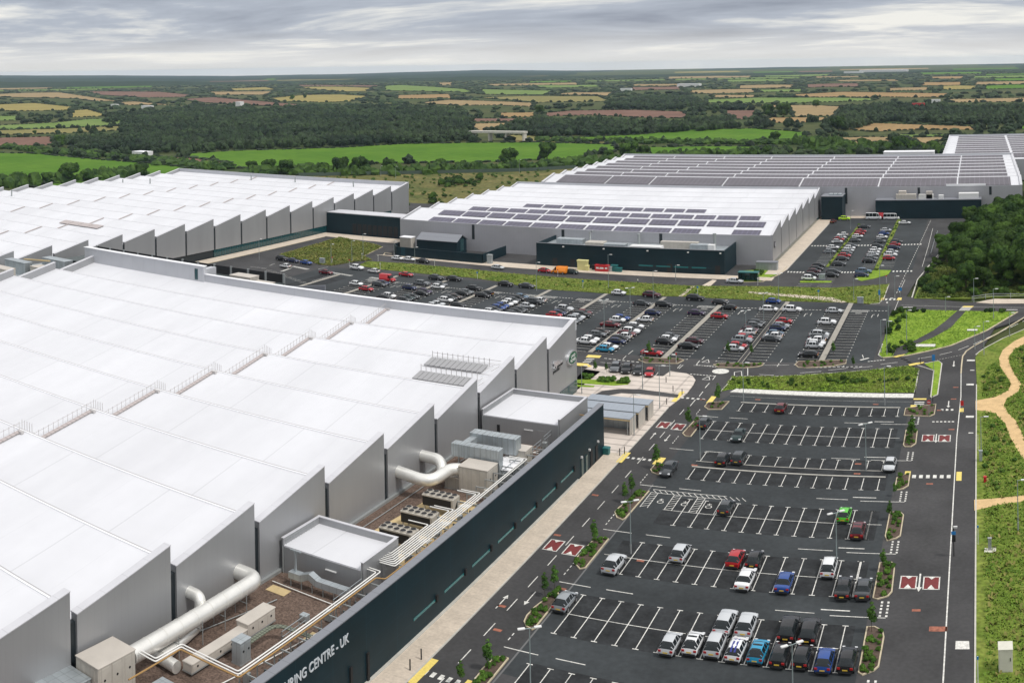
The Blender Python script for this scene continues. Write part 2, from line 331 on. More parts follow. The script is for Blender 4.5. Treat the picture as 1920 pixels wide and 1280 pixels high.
# low hills along the skyline: three overlapping ridges of real relief
def ridge(r0, r1, r2, prof, col, nm):
    mb = MB(); n = 120; az0, az1 = -1.15, 0.35; rows = [(r0, 0), ((r0 + r1) / 2, .62), (r1, 1), ((r1 + r2) / 2, .6), (r2, 0)]
    for r, f in rows:
        for k in range(n):
            a = az0 + (az1 - az0) * k / (n - 1); mb.v.append((r * math.sin(a), r * math.cos(a), -0.7 + f * max(0, prof(a))))
    for i in range(len(rows) - 1):
        for k in range(n - 1): a = i * n + k; mb.f.append([a, a + 1, a + n + 1, a + n]); mb.m.append(0); mb.sm.append(True)
    return mb.build(nm, mat(nm + '_wooded', col, 0.95, scale=0.004, col2=(col[0] * 2.0, col[1] * 1.7, col[2] * 1.5), coords='World', spec=0.05, detail=7), kind='structure')
sk = [(0, 141), (430, 142), (640, 139), (760, 135), (900, 131), (1100, 132.5), (1280, 130), (1480, 125.5), (1640, 125), (1780, 123), (1920, 118.5)]
def skz(az, dist, dy=0):
    x = 960 + K * (az - AZC)
    for (xa, ya), (xb, yb) in zip(sk, sk[1:]):
        if x <= xb or xb == 1920: y = ya + (yb - ya) * (x - xa) / (xb - xa); break
    y = min(max(y, 115), 142); d = ray(x, y + dy); h = math.hypot(d[0], d[1])
    return H + d[2] / h * dist
rn = [random.uniform(0, 6) for _ in range(9)]
def wob(a, s): return s * (math.sin(a * 31 + rn[0]) + .6 * math.sin(a * 67 + rn[1]) + .4 * math.sin(a * 140 + rn[2]) + .3 * math.sin(a * 260 + rn[3]))
ridge(8200, 10000, 10450, lambda a: skz(a, 10000) + wob(a, 1.2) + 0.7, (0.018, 0.034, 0.030), 'hills')  # bluish distance haze is mixed into the colour of the far ridges
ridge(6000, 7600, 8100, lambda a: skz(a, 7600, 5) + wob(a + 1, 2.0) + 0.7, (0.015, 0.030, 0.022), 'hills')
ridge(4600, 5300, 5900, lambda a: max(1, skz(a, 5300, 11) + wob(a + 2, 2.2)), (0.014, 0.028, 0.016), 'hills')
# ------------------------------------------------------------------ fields
NEARW = [(GP(q), d) for q, d in [([(100, 255), (240, 215), (400, 197), (560, 199), (860, 203), (880, 225), (900, 262), (760, 268), (640, 273), (430, 280), (330, 286), (170, 285)], 1.0),
  ([(1490, 230), (1560, 224), (1600, 203), (1780, 198), (1990, 196), (1990, 234), (1830, 233), (1650, 229), (1585, 245), (1540, 232)], 1.0),
  ([(1010, 226), (1280, 226), (1500, 234), (1500, 243), (1410, 239), (1200, 251), (1040, 257), (930, 250), (960, 235)], .9),
  ([(1135, 190), (1290, 180), (1320, 195), (1420, 197), (1420, 206), (1300, 207), (1140, 204)], .9)]]
def pin(x, y, P):
    c = False; j = len(P) - 1
    for i in range(len(P)):
        if (P[i][1] > y) != (P[j][1] > y) and x < (P[j][0] - P[i][0]) * (y - P[i][1]) / (P[j][1] - P[i][1]) + P[i][0]: c = not c
        j = i
    return c
FC = {'g': ((0.065, 0.150, 0.015), (0.105, 0.20, 0.024)), 'gp': ((0.12, 0.19, 0.05), (0.18, 0.24, 0.075)), 'y': ((0.24, 0.20, 0.07), (0.31, 0.26, 0.095)),
      't': ((0.26, 0.19, 0.10), (0.33, 0.245, 0.13)), 'o': ((0.27, 0.18, 0.085), (0.33, 0.225, 0.11)), 'b': ((0.15, 0.088, 0.068), (0.21, 0.125, 0.095)), 'm': ((0.17, 0.17, 0.06), (0.25, 0.21, 0.09))}
for k, (a, b) in FC.items(): M['f' + k] = mat('field_' + {'g': 'pasture', 'gp': 'pale_pasture', 'y': 'ripe_crop', 't': 'stubble', 'o': 'straw', 'b': 'ploughed_soil', 'm': 'meadow'}[k], a, 0.95, scale=0.02, col2=b, coords='World', fine=0.10, fscale=0.15, spec=0.05, detail=7, stripes=[('X', 9, 0.2, 0.93)])
F = [('g', [(-60, 286), (66, 288), (157, 297), (300, 308), (420, 325), (260, 345), (-60, 352)]),
 ('g', [(328, 290), (433, 283), (640, 277), (757, 270), (873, 268), (1007, 267), (1150, 271), (1160, 281), (1090, 296), (930, 303), (700, 306), (620, 325), (560, 330), (545, 318), (430, 315), (420, 305)]),
 ('b', [(293, 295), (350, 296), (430, 304), (420, 309), (300, 302)]),
 ('g', [(1047, 259), (1207, 252), (1280, 243), (1413, 241), (1513, 248), (1515, 253), (1480, 264), (1420, 268), (1280, 266), (1080, 264)]),
 ('g', [(1160, 277), (1337, 274), (1430, 275), (1420, 289), (1390, 293), (1200, 292)]),
 ('t', [(0, 176), (50, 174), (113, 173), (227, 190), (180, 190), (140, 185), (67, 183), (-40, 182), (-40, 176)]),
 ('y', [(-40, 197), (67, 193), (133, 200), (141, 202), (127, 207), (17, 208), (-40, 206)]),
 ('y', [(133, 207), (167, 205), (200, 215), (193, 218), (133, 220)]),
 ('gp', [(-40, 237), (100, 230), (167, 223), (230, 223), (232, 234), (120, 240), (-40, 244)]),
 ('m', [(-40, 245), (120, 241), (232, 236), (235, 243), (180, 248), (-40, 254)]),
 ('b', [(-40, 259), (100, 256), (103, 270), (63, 275), (-40, 275)]),
 ('b', [(157, 171), (300, 172), (363, 178), (350, 182), (267, 183), (187, 178)]),
 ('t', [(217, 192), (253, 190), (327, 197), (233, 197)]),
 ('b', [(337, 186), (400, 182), (433, 185), (580, 197), (547, 200), (450, 197), (377, 192)]),
 ('y', [(497, 185), (567, 178), (640, 177), (693, 180), (660, 190), (607, 192), (520, 190)]),
 ('t', [(390, 172), (517, 171), (500, 178), (400, 178)]), ('y', [(430, 166), (500, 163), (520, 168), (434, 170)]),
 ('y', [(553, 163), (640, 162), (697, 165), (690, 171), (640, 172), (590, 168)]), ('b', [(553, 159), (720, 160), (700, 163), (560, 162)]),
 ('gp', [(720, 161), (750, 159), (820, 163), (873, 167), (900, 175), (840, 172), (720, 170)]),
 ('gp', [(897, 167), (1040, 170), (1023, 178), (907, 177)]), ('t', [(820, 155), (850, 154), (848, 160), (822, 160)]),
 ('m', [(893, 183), (973, 180), (1123, 180), (1147, 190), (1007, 192)]),
 ('t', [(1030, 177), (1073, 173), (1157, 173), (1140, 180)]),
 ('t', [(783, 193), (840, 187), (940, 190), (1003, 193), (997, 200), (923, 197), (853, 198)]),
 ('b', [(1020, 212), (1073, 207), (1190, 206), (1280, 209), (1293, 217), (1280, 222), (1200, 220), (1100, 216), (1020, 218)]),
 ('b', [(880, 222), (1000, 222), (993, 227), (887, 228)]), ('t', [(880, 232), (963, 230), (940, 237), (910, 247), (900, 249), (885, 240)]),
 ('gp', [(1323, 187), (1420, 183), (1580, 183), (1647, 185), (1633, 189), (1487, 193), (1323, 193)]),
 ('o', [(1470, 178), (1580, 172), (1780, 175), (1773, 183), (1647, 182), (1513, 182)]),
 ('t', [(1773, 186), (1990, 182), (1990, 190), (1780, 192)]), ('t', [(1333, 178), (1430, 178), (1413, 183), (1337, 183)]),
 ('gp', [(1423, 168), (1507, 167), (1506, 172), (1420, 173)]), ('t', [(1664, 165), (1747, 163), (1740, 169), (1666, 170)]),
 ('t', [(1397, 197), (1527, 197), (1580, 200), (1563, 217), (1487, 218), (1480, 205)]),
 ('b', [(1347, 207), (1423, 207), (1413, 223), (1383, 224)]), ('o', [(1437, 223), (1447, 220), (1557, 220), (1557, 227), (1497, 230), (1440, 230)]),
 ('o', [(1587, 233), (1647, 231), (1827, 237), (1827, 243), (1713, 243), (1633, 247), (1587, 242)]),
 ('t', [(1547, 259), (1613, 257), (1670, 257), (1670, 267), (1580, 267)]), ('t', [(1700, 258), (1773, 257), (1770, 263), (1727, 270)]),
 ('gp', [(1673, 252), (1780, 252), (1773, 256), (1700, 257)]), ('g', [(1895, 238), (1990, 232), (1990, 243), (1900, 241)]),
 ('m', [(930, 252), (1047, 256), (1150, 268), (960, 266)]), ('m', [(1500, 258), (1547, 262), (1680, 268), (1480, 270)]),
 ('t', [(474, 247), (517, 246), (515, 254), (480, 252)]), ('gp', [(150, 150), (230, 149), (240, 152), (155, 153)]), ('t', [(1180, 158), (1290, 157), (1290, 161), (1190, 162)]),
 ('y', [(600, 152), (700, 151), (705, 154), (610, 155)]), ('gp', [(1000, 160), (1120, 159), (1130, 163), (1010, 165)]), ('t', [(1560, 150), (1680, 149), (1690, 152), (1570, 153)])]
FW = []
rf = random.Random(21); Fx = []
lr = math.log(1150)
while lr < math.log(7000):
    step = rf.uniform(.10, .17); a0 = AZC - .52
    while a0 < AZC + .52:
        wd = rf.uniform(.035, .10)
        if rf.random() < .62:
            j = lambda: rf.uniform(-.22, .22); c4 = []
            for (u_, v_) in ((.06, .08), (.5, .05), (.94, .08), (.93, .9), (.5, .92), (.07, .9)):
                a = a0 + wd * (u_ + .12 * j()); r = math.exp(lr + step * (v_ + .35 * j())); c4.append((r * math.sin(a), r * math.cos(a)))
            Fx.append((rf.choice(['g', 'gp', 'gp', 'y', 't', 't', 'o', 'b', 'm', 'g']), c4))
        a0 += wd
    lr += step
for k, pts in F:
    wpts = GP(pts, -0.5); FW.append(wpts); sheet('field', wpts, -0.35 if k not in 'mb' else -0.37, M['f' + k])
n0 = len(FW)
for k, wp in Fx:
    cx, cy = sum(p[0] for p in wp) / 6, sum(p[1] for p in wp) / 6
    tst = wp + [(cx, cy)]
    if any(pin(x, y, q) for x, y in tst for q in FW[:n0]) or any(pin(x, y, wp) for q in FW[:n0] for x, y in q) or any(pin(x, y, q) for x, y in tst for q, d in NEARW): continue
    if min(math.hypot(*p) for p in wp) < 1100: continue
    FW.append(wp); sheet('field', wp, -0.36, M['f' + k])
sheet('rough_grassland', GP([(470, 330), (600, 326), (742, 323), (900, 320), (1080, 315), (1130, 325), (990, 345), (860, 385), (775, 404), (700, 404), (640, 380)], 0), -0.3, M['rough'])
FM = len(F)
# ------------------------------------------------------------------ far woods, hedges
def pin(x, y, P):
    c = False; j = len(P) - 1
    for i in range(len(P)):
        if (P[i][1] > y) != (P[j][1] > y) and x < (P[j][0] - P[i][0]) * (y - P[i][1]) / (P[j][1] - P[i][1]) + P[i][0]: c = not c
        j = i
    return c
def viewfree(x, y, h):
    for f_ in (.55, 1.0):
        q = H / (H - h * f_)
        if infield(x * q, y * q): return False
    return True
def ico(sub):
    bm = bmesh.new(); bmesh.ops.create_icosphere(bm, subdivisions=sub, radius=1); v = np.array([q.co[:] for q in bm.verts]); f = np.array([[a.index for a in q.verts] for q in bm.faces]); bm.free(); return v, f
def blobs(name, items, mt, sub=2, label=None, cat=None, amp=0.30):
    bv, bf = ico(sub); rs = np.random.RandomState(5); var = []
    for k in range(8):
        d = 1 + amp * (rs.rand(len(bv)) - 0.5) * 2; v = bv * d[:, None]; v[:, 2] = np.maximum(v[:, 2], -0.5); var.append(v)
    V = np.empty((len(items) * len(bv), 3)); Fc = np.empty((len(items) * len(bf), 3), int)
    for i, (x, y, z, sx, sz) in enumerate(items):
        a = rs.rand() * 6.28; v = var[rs.randint(8)]; ca, sa = math.cos(a), math.sin(a); q = i * len(bv)
        V[q:q + len(bv), 0] = x + (v[:, 0] * ca - v[:, 1] * sa) * sx; V[q:q + len(bv), 1] = y + (v[:, 0] * sa + v[:, 1] * ca) * sx; V[q:q + len(bv), 2] = z + v[:, 2] * sz
        Fc[i * len(bf):(i + 1) * len(bf)] = bf + q
    me = bpy.data.meshes.new(name); me.vertices.add(len(V)); me.vertices.foreach_set('co', V.ravel()); me.loops.add(Fc.size); me.loops.foreach_set('vertex_index', Fc.ravel().astype(np.int32))
    me.polygons.add(len(Fc)); me.polygons.foreach_set('loop_start', np.arange(0, Fc.size, 3, dtype=np.int32)); me.materials.append(mt); me.update(calc_edges=True)
    me.polygons.foreach_set('use_smooth', [False] * len(Fc))
    o = bpy.data.objects.new(name, me); S.collection.objects.link(o); tag(o, label, cat, kind='stuff'); return o
BB = [(min(p[0] for p in w_), max(p[0] for p in w_), min(p[1] for p in w_), max(p[1] for p in w_)) for w_ in FW]
def infield(x, y):
    for w_, b in zip(FW, BB):
        if b[0] < x < b[1] and b[2] < y < b[3] and pin(x, y, w_): return True
    return False
W_near = NEARW
DUMMY_ = [(GP(q), d) for q, d in [([(100, 255), (240, 215), (400, 195), (560, 197), (860, 200), (880, 225), (900, 262), (760, 268), (640, 273), (430, 280), (330, 286), (170, 285)], 1.0),
  ([(1490, 230), (1560, 222), (1600, 197), (1780, 192), (1990, 190), (1990, 234), (1830, 233), (1650, 229), (1585, 245), (1540, 232)], 1.0),
  ([(1010, 224), (1280, 222), (1500, 232), (1500, 243), (1410, 239), (1200, 251), (1040, 257), (930, 250), (960, 235)], .9),
  ([(1135, 190), (1290, 175), (1320, 195), (1420, 195), (1420, 206), (1300, 207), (1140, 204)], .9)]]
rs = random.Random(3); it = []; it2 = []; hb = []
for k in range(34000):
    az = AZC + rs.uniform(-0.52, 0.52); r = math.exp(rs.uniform(math.log(680), math.log(5200))); x, y = r * math.sin(az), r * math.cos(az)
    if y < 545 and x > -190: continue
    dense = any(pin(x, y, q) for q, d in W_near)
    if not dense:
        if infield(x, y): continue
        p = 0.34 if r > 2600 else 0.18
        if r < 2400: p *= 0.35 + 0.9 * (0.5 + 0.5 * math.sin(x * 0.011 + 1) * math.sin(y * 0.009))
        if rs.random() > p: continue
    s = max(4.4, min(r * 0.0040, 13)) * rs.uniform(0.6, 1.2); hgt = rs.uniform(4.0, 6.2) * (1.2 if dense else 0.9) * (1.0 if r < 2500 else .75)
    if not viewfree(x, y, hgt * 1.3) and rs.random() < .93: continue
    if r < 1700:
        it2.append((x, y, hgt * .5 - .6, s * .72, hgt * .8))
        for q in range(5): a = q * 1.256 + rs.random(); it2.append((x + math.cos(a) * s * .6, y + math.sin(a) * s * .6, hgt * rs.uniform(.3, .8) - .8, s * rs.uniform(.38, .55), hgt * rs.uniform(.32, .5)))
    else: it.append((x, y, hgt * 0.3 - 1, s, hgt))
blobs('far_woodland', it2, M['leafdark'], 1, 'dark green copses and hedgerow trees just beyond the bright green fields', 'woodland')
blobs('far_woodland', it, M['leafdark'], 1, 'dark green woods and copses spread across the farmland beyond the warehouses', 'woodland')
# hedges along the field edges
for w_ in FW:
    for i in range(len(w_)):
        a, b = w_[i], w_[(i + 1) % len(w_)]; L = math.dist(a, b); st = 5 if L < 700 else 9; n = int(min(L / st, 260))
        for k in range(n):
            t = (k + rs.random()) / max(n, 1); x, y = a[0] + (b[0] - a[0]) * t, a[1] + (b[1] - a[1]) * t; r = math.hypot(x, y)
            if r > 4500 or (y < 545 and x > -190): continue
            big = rs.random() < 0.10; s = (2.4 if not big else 4.2) * max(1, min(r / 1500, 1.8)) * rs.uniform(.7, 1.2)
            if big and rs.random() < .5: s *= .7
            hb.append((x + rs.uniform(-2, 2), y + rs.uniform(-2, 2), 0.0, s, (0.9 if not big else 3.6) * rs.uniform(.7, 1.3)))
blobs('field_hedge', hb, M['leafdark'], 1, 'dark hedgerows lining the edges of the green and straw coloured fields', 'hedge')
# bushy belt behind the warehouses
bb = []
for (pts, n, hh) in [([(-60, 352), (60, 345), (180, 335), (262, 326)], 90, 4.5), ([(470, 326), (560, 322), (620, 326), (800, 322), (940, 316), (1080, 308), (1180, 302), (1340, 290), (1500, 284), (1660, 284), (1760, 282)], 420, 3.6), ([(0, 276), (100, 285), (170, 290), (300, 303), (420, 316)], 200, 2.6), ([(1000, 262), (1300, 268), (1500, 268)], 150, 2.5), ([(1500, 268), (1640, 284), (1770, 288)], 160, 5)]:
    P = GP(pts)
    for k in range(n):
        t = rs.random() * (len(P) - 1); i = int(t); f = t - i; x = P[i][0] + (P[i + 1][0] - P[i][0]) * f; y = P[i][1] + (P[i + 1][1] - P[i][1]) * f
        bb.append((x + rs.gauss(0, 4), y + rs.gauss(0, 5), 0.5, rs.uniform(2.2, 4.6), hh * rs.uniform(.5, 1.3)))
blobs('bush_belt', bb, M['leaf'], 2, 'belt of dark bushes behind the perimeter fence and the green field', 'bushes', amp=0.34)
# ------------------------------------------------------------------ site ground
slabs('site_asphalt', [(-262, 60), (-262, 420), (-190, 420), (-188, 423), (17, 423), (17, 415), (-4, 415), (-10, 395), (-12, 330), (-18.5, 300), (-20, 279), (-4, 272), (40, 278), (45, 262), (12, 256), (3, 246), (-0.6, 225), (-1.2, 205), (-1.35, 40), (-262, 40)], -0.35, 0.0, M['asphalt'])
sheet('car_park_surface', [(-49.2, 98), (-13.4, 98), (-13.4, 194.6), (-47.5, 194.6), (-49.2, 188), (-49.2, 98)][:5], 0.004, M['lot'])
sheet('car_park_surface', [(-196, 211.6), (-28.3, 217), (-25.0, 217.6), (-22.9, 217.8), (-22.9, 268), (-34, 270), (-57, 271.4), (-100, 273), (-132, 275), (-196, 273)], 0.004, M['lot'])
sheet('car_park_surface', [(-58, 309), (-20.5, 309), (-20.5, 413), (-58, 413)], 0.004, M['lot'])
mb = MB()
for (x0, x1, y0, y1) in [(-47, -15.5, 101, 95), (-47, -14.6, 107, 116.3), (-47.2, -14.6, 122.2, 131.3), (-45, -14.6, 137.2, 146.2), (-45, -14.6, 153.2, 164.6), (-46.6, -14.6, 170.2, 179.0), (-44.4, -15.2, 184.4, 189.4)]:
    mb.poly([(x0, y0), (x1, y0), (x1, y1), (x0, y1)], 0.008)
for xc in (-33.8, -50.6, -67.4, -84.3, -101.1, -117.9, -134.7, -151.5, -168.3, -185.2):
    mb.poly([(xc - 5.1, 215), (xc + 5.1, 215), (xc + 5.1, 261), (xc - 5.1, 261)], 0.008)
mb.build('parking_bay_surface', M['baytar'], kind='structure')
# pavements
slabs('pavement', [(-56.95, 40), (-57.0, 184)] + GP([(1288, 738), (1303, 718), (1304, 710), (1292, 702), (1280, 697), (1257, 696.5), (1243, 706), (1143, 699), (1097, 693), (1107, 685), (1080, 680)])[0:0] + [(-60.3, 184), (-60.3, 40)], -0.3, 0.11, M['pave'])
slabs('forecourt', [(-60.302, 160.2), (-57.0, 184.0)][0:0] + [(-76.9, 160.2), (-57.0, 160.2), (-57.0, 184.0)] + GP([(1288, 738), (1300, 722), (1304, 713), (1299, 706), (1288, 701), (1257, 696.5), (1243, 706), (1143, 699), (1097, 693), (1107, 685), (1078, 680)]) + [(-76.9, 205)], -0.3, 0.115, M['pavestripe'])
slabs('forecourt', [(-76.9, 186.5), (-70, 186.5), (-70, 200), (-76.9, 205)], -0.3, 0.111, M['pavestripe'])
slabs('forecourt_lane', GP([(1113, 741), (1130, 733.5), (1160, 730), (1200, 730.5), (1273, 740.5), (1270, 746.5), (1200, 739.5), (1165, 738), (1140, 742.5), (1125, 749)]), 0.11, 0.122, M['asphalt'])
slabs('pavement', [(-194, 298.6), (-154, 296.6), (-60, 296.4), (-60, 300.6), (-75.9, 302.2), (-137, 303.2), (-152, 303.4)], -0.3, 0.11, M['pave'])
slabs('pavement', [(-63.9, 305), (-59.5, 305), (-58.6, 312), (-58.4, 416), (-20, 417), (-4, 417), (-4, 421.9), (-63.9, 421.9)], -0.3, 0.11, M['pave'])
slabs('pavement', [(-236.9, 200), (-231.6, 200), (-231.6, 322), (-214, 321), (-196, 321), (-196, 329), (-236.9, 329)], -0.3, 0.11, M['pave'])
slabs('pavement', [(-48, 195.3), (-13, 195.3), (-13, 197.6), (-47.2, 197.6)], -0.3, 0.11, M['white'])
# grass areas
def turf(nm, pts, mt, z=0.10, world=False):
    P = pts if world else GP(pts); slabs(nm, P, -0.3, z, mt); return P
TG = {}
TG['verge'] = turf('grass_verge', [(672, 498), (690, 490), (760, 494), (860, 503), (960, 513), (1080, 523), (1180, 529), (1290, 536), (1430, 537), (1560, 540), (1667, 533), (1657, 560), (1648, 569), (1632, 570), (1580, 567), (1460, 564), (1280, 556), (1180, 553), (1080, 546), (1000, 541), (938, 528), (878, 520), (833, 517), (773, 511), (713, 505)], M['grass'])
TG['tri'] = turf('grass_triangle', [(523, 478), (637, 445), (700, 458), (717, 463), (682, 480), (697, 488), (670, 490), (622, 498), (597, 496), (583, 490), (560, 487)], M['rough'])
TG['mid'] = turf('lawn', [(1352, 734), (1363, 722), (1373, 707), (1400, 706), (1447, 706.5), (1530, 702), (1600, 697), (1703, 686), (1724, 693), (1715, 736), (1600, 735), (1520, 733), (1413, 730), (1368, 730)], M['grassbright'])
TG['midr'] = turf('lawn', [(1733, 682), (1760, 677), (1766, 682), (1758, 740), (1745, 746), (1751, 695)], M['grassbright'])
TG['big'] = turf('lawn', [(1668, 593), (1690, 580), (1800, 583), (1908, 585), (1850, 620), (1783, 648), (1747, 657), (1700, 667), (1673, 670), (1655, 671), (1647, 666), (1655, 645), (1663, 620)], M['grassbright'])
TG['wood'] = turf('wood_floor', [(-17.8, 276.5), (-17.0, 300), (-9.5, 335), (-9.3, 392), (-4, 412), (16, 412), (70, 400), (70, 281), (30, 281), (-4, 276)], M['grass'], world=True)
TG['right'] = turf('meadow', [(-1.15, 40), (-1.15, 204)] + GP([(1829, 670), (1836, 660), (1848, 652), (1880, 635), (1920, 617)]) + [(16, 252), (45, 255), (45, 40)], M['grass'], world=True)
TG['fore'] = turf('lawn', [(1079, 713), (1100, 712), (1180, 716.5), (1178, 722), (1150, 724), (1079, 719)], M['grassbright'], 0.15)
TG['fore2'] = turf('lawn', [(1079, 722), (1115, 724), (1113, 727), (1079, 726)], M['grassbright'], 0.15)
TG['bus'] = turf('lawn', [(1386, 529), (1425, 527), (1462, 513), (1470, 507), (1440, 505), (1388, 508)], M['grassbright'])
TG['urv1'] = turf('planted_strip', [(-47.4, 318), (-46.5, 318), (-45.7, 400), (-46.6, 400)], M['grass'], world=True)
TG['urv2'] = turf('planted_strip', [(-32.2, 313), (-30.9, 313), (-31.2, 412), (-32.6, 412)], M['grass'], world=True)
TG['uri'] = turf('planted_strip', [(1603, 523), (1640, 506), (1671, 507), (1665, 515), (1640, 522), (1615, 527)], M['grassbright'])
TG['uri2'] = turf('planted_strip', [(1500, 527), (1560, 527), (1558, 530), (1500, 530)], M['grassbright'])
slabs('footpath', GP([(1170 / 6 + 1600, 583.2), (1811, 583.8), (1783, 615), (1750, 633), (1717, 647), (1707, 657), (1700, 664), (1674, 669), (1680, 653), (1717, 638), (1750, 620), (1772, 603)]), 0.09, 0.112, M['asphalt'])
slabs('footpath', GP([(1405, 547), (1480, 552), (1560, 558), (1588, 567), (1578, 568), (1530, 562), (1460, 555), (1400, 549.5)]), 0.09, 0.112, M['pave'])
slabs('footpath', GP([(1272, 556), (1280, 556.4), (1303, 537), (1296, 536.6)]), 0.09, 0.113, M['pave'])
slabs('footpath', GP([(1533, 536.6), (1519, 536.6), (1512, 537)] )[0:0] + GP([(1316, 536), (1336, 525), (1344, 526), (1332, 537)]), 0.09, 0.114, M['pave'])
slabs('gravel_path', GP([(1829, 752), (1867, 745), (1890, 733), (1895, 723), (1890, 710), (1875, 687), (1873, 673), (1880, 657), (1902, 640), (1925, 629), (1940, 628), (1925, 643), (1903, 655), (1892, 668), (1892, 681), (1901, 700), (1915, 720), (1909, 735), (1888, 748), (1882, 760), (1890, 775), (1905, 790), (1915, 810), (1925, 835), (1930, 872), (1918, 860), (1908, 845), (1893, 818), (1885, 795), (1865, 775), (1829, 769)]), 0.05, 0.112, M['tan'])
slabs('gravel_path', GP([(1826.5, 938), (1860, 936), (1898, 932), (1935, 928), (1935, 940), (1900, 943), (1870, 948), (1827, 958)]), 0.05, 0.112, M['tan'])
# kerbs
mb = MB()
for pts, cl in [([(1829, 666), (1836, 660), (1848, 652), (1880, 635), (1922, 617)], 0), ([(1352, 734), (1363, 722), (1373, 707), (1400, 706), (1447, 706.5), (1530, 702), (1600, 697), (1703, 686)], 0), ([(1733, 682), (1760, 677), (1766, 682), (1758, 740), (1745, 746)], 0), ([(1655, 645), (1647, 666), (1655, 671)], 0), ([(1667, 533), (1657, 560), (1648, 569), (1632, 570)], 0), ([(1720, 685), (1751, 695), (1745, 746)], 0), ([(1723, 693), (1715, 736)], 0)]:
    mb.wall(GP(pts), 0.22, -0.1, 0.125)
mb.wall([(-1.25, 40), (-1.2, 203)], 0.2, -0.1, 0.125); mb.wall([(-56.9, 40), (-56.95, 184)], 0.15, -0.1, 0.12)
mb.wall([(-18.4, 277), (-18.2, 300), (-12.8, 345), (-10.2, 360), (-9.9, 392)], 0.3, -0.1, 0.15)
mb.wall([(-58.5, 312), (-58.3, 416)], 0.2, -0.1, 0.13)
mb.build('kerb', M['kerb'], kind='structure')
mb = MB()
mb.wall(GP([(1908, 585), (1850, 620), (1783, 648), (1747, 657), (1700, 667), (1655, 671)]), 0.35, -0.1, 0.13)
mb.wall(GP([(1922, 594), (1870, 625), (1827, 648), (1812, 658), (1805, 668), (1803, 684), (1802, 700)]), 0.28, -0.1, 0.06)
mb.wall(GP([(1390, 529.5), (1430, 528.5), (1462, 514.5), (1476, 500)]), 0.3, -0.1, 0.13)
mb.wall(GP([(717, 463), (682, 480)]), 0.35, -0.1, 0.13); mb.wall(GP([(725, 479), (719, 478), (722, 474), (735, 476)]), 0.35, -0.1, 0.13)
mb.wall([(-231.4, 200), (-231.4, 321)], 0.3, -0.1, 0.13)
mb.build('kerb', M['kerbwarm'], kind='structure')
M['drain'] = mat('drain_grey', (0.13, 0.13, 0.13), .8)
Z = 0.014; wm = MB(); ym = MB(); rm = MB()
def tline(x, ya, yb, caps=(1, 1)):
    wm.line((x, ya), (x, yb), 0.11, Z)
    if caps[0]: wm.line((x - .36, ya), (x + .36, ya), 0.14, Z + .001)
    if caps[1]: wm.line((x - .36, yb), (x + .36, yb), 0.14, Z + .001)
X0 = -46.94
for j in range(14):
    x = X0 + 2.4 * j
    if j < 13: tline(x, 107.17, 116.2)
    tline(x, 92.5, 100.7)
    if j >= 1 and x < -15: tline(x, 122.44, 131.35)
    if x < -15.4 and j >= 2: tline(x, 137.4 if j >= 2 else 141.9, 146.2)
    if j >= 1: tline(x, 153.3, 157.6, (1, 0)); tline(x, 160.7, 164.5, (0, 1))
    if x < -15: tline(x, 170.3, 178.95)
    if j >= 1 and x < -15.6: tline(x + .5, 185.2, 189.3, (1, 0))
tline(-15.72, 107.17, 116.2); tline(-15.72, 137.4, 146.2); tline(-15.6, 122.44, 131.35)
for ya, x0, x1 in [(96.6, -47, -15), (111.6, -48.2, -14.2), (126.8, -48.2, -14), (141.9, -45, -14), (174.6, -47.4, -14)]: wm.line((x0, ya), (x1, ya), 0.11, Z + .002)
mbk = MB(); mbk.wall([(-45.2, 158.1), (-14.9, 158.1)], 0.25, -.05, .1); mbk.wall([(-45.2, 160.5), (-14.9, 160.5)], 0.12, -.05, .05); mbk.wall([(-44.6, 189.8), (-15, 189.8)], 0.25, -.05, .1); mbk.build('kerb', M['kerb'], kind='structure')
wm.line((-47.5, 193.2), (-13, 193.2), 0.05, Z)
# hatched disabled bays
for k in range(4):
    xx = -48.4 + k * 3.6
    wm.line((xx, 141.9), (xx, 147.2), .1, Z); wm.line((xx + 1.1, 141.9), (xx + 1.1, 147.2), .1, Z)
    for q in range(6): wm.line((xx, 142.1 + q * .85), (xx + 1.1, 142.8 + q * .85), .1, Z + .001)
    for q in range(4): wm.line((xx + q * .9, 148.2), (xx + .8 + q * .9, 147.2), .1, Z + .001)
    if k < 3:
        cx, cy = xx + 2.3, 144.6
        wm.path([(cx + .45 * math.cos(a * .7), cy - .3 + .45 * math.sin(a * .7)) for a in range(9)], .12, Z, closed=True); wm.line((cx, cy), (cx - .1, cy + .8), .14, Z); wm.line((cx - .35, cy + .5), (cx + .3, cy + .5), .12, Z)
wm.line((-48.4, 148.3), (-37.2, 148.3), .12, Z); wm.line((-48.4, 147.2), (-37.2, 147.2), .1, Z)
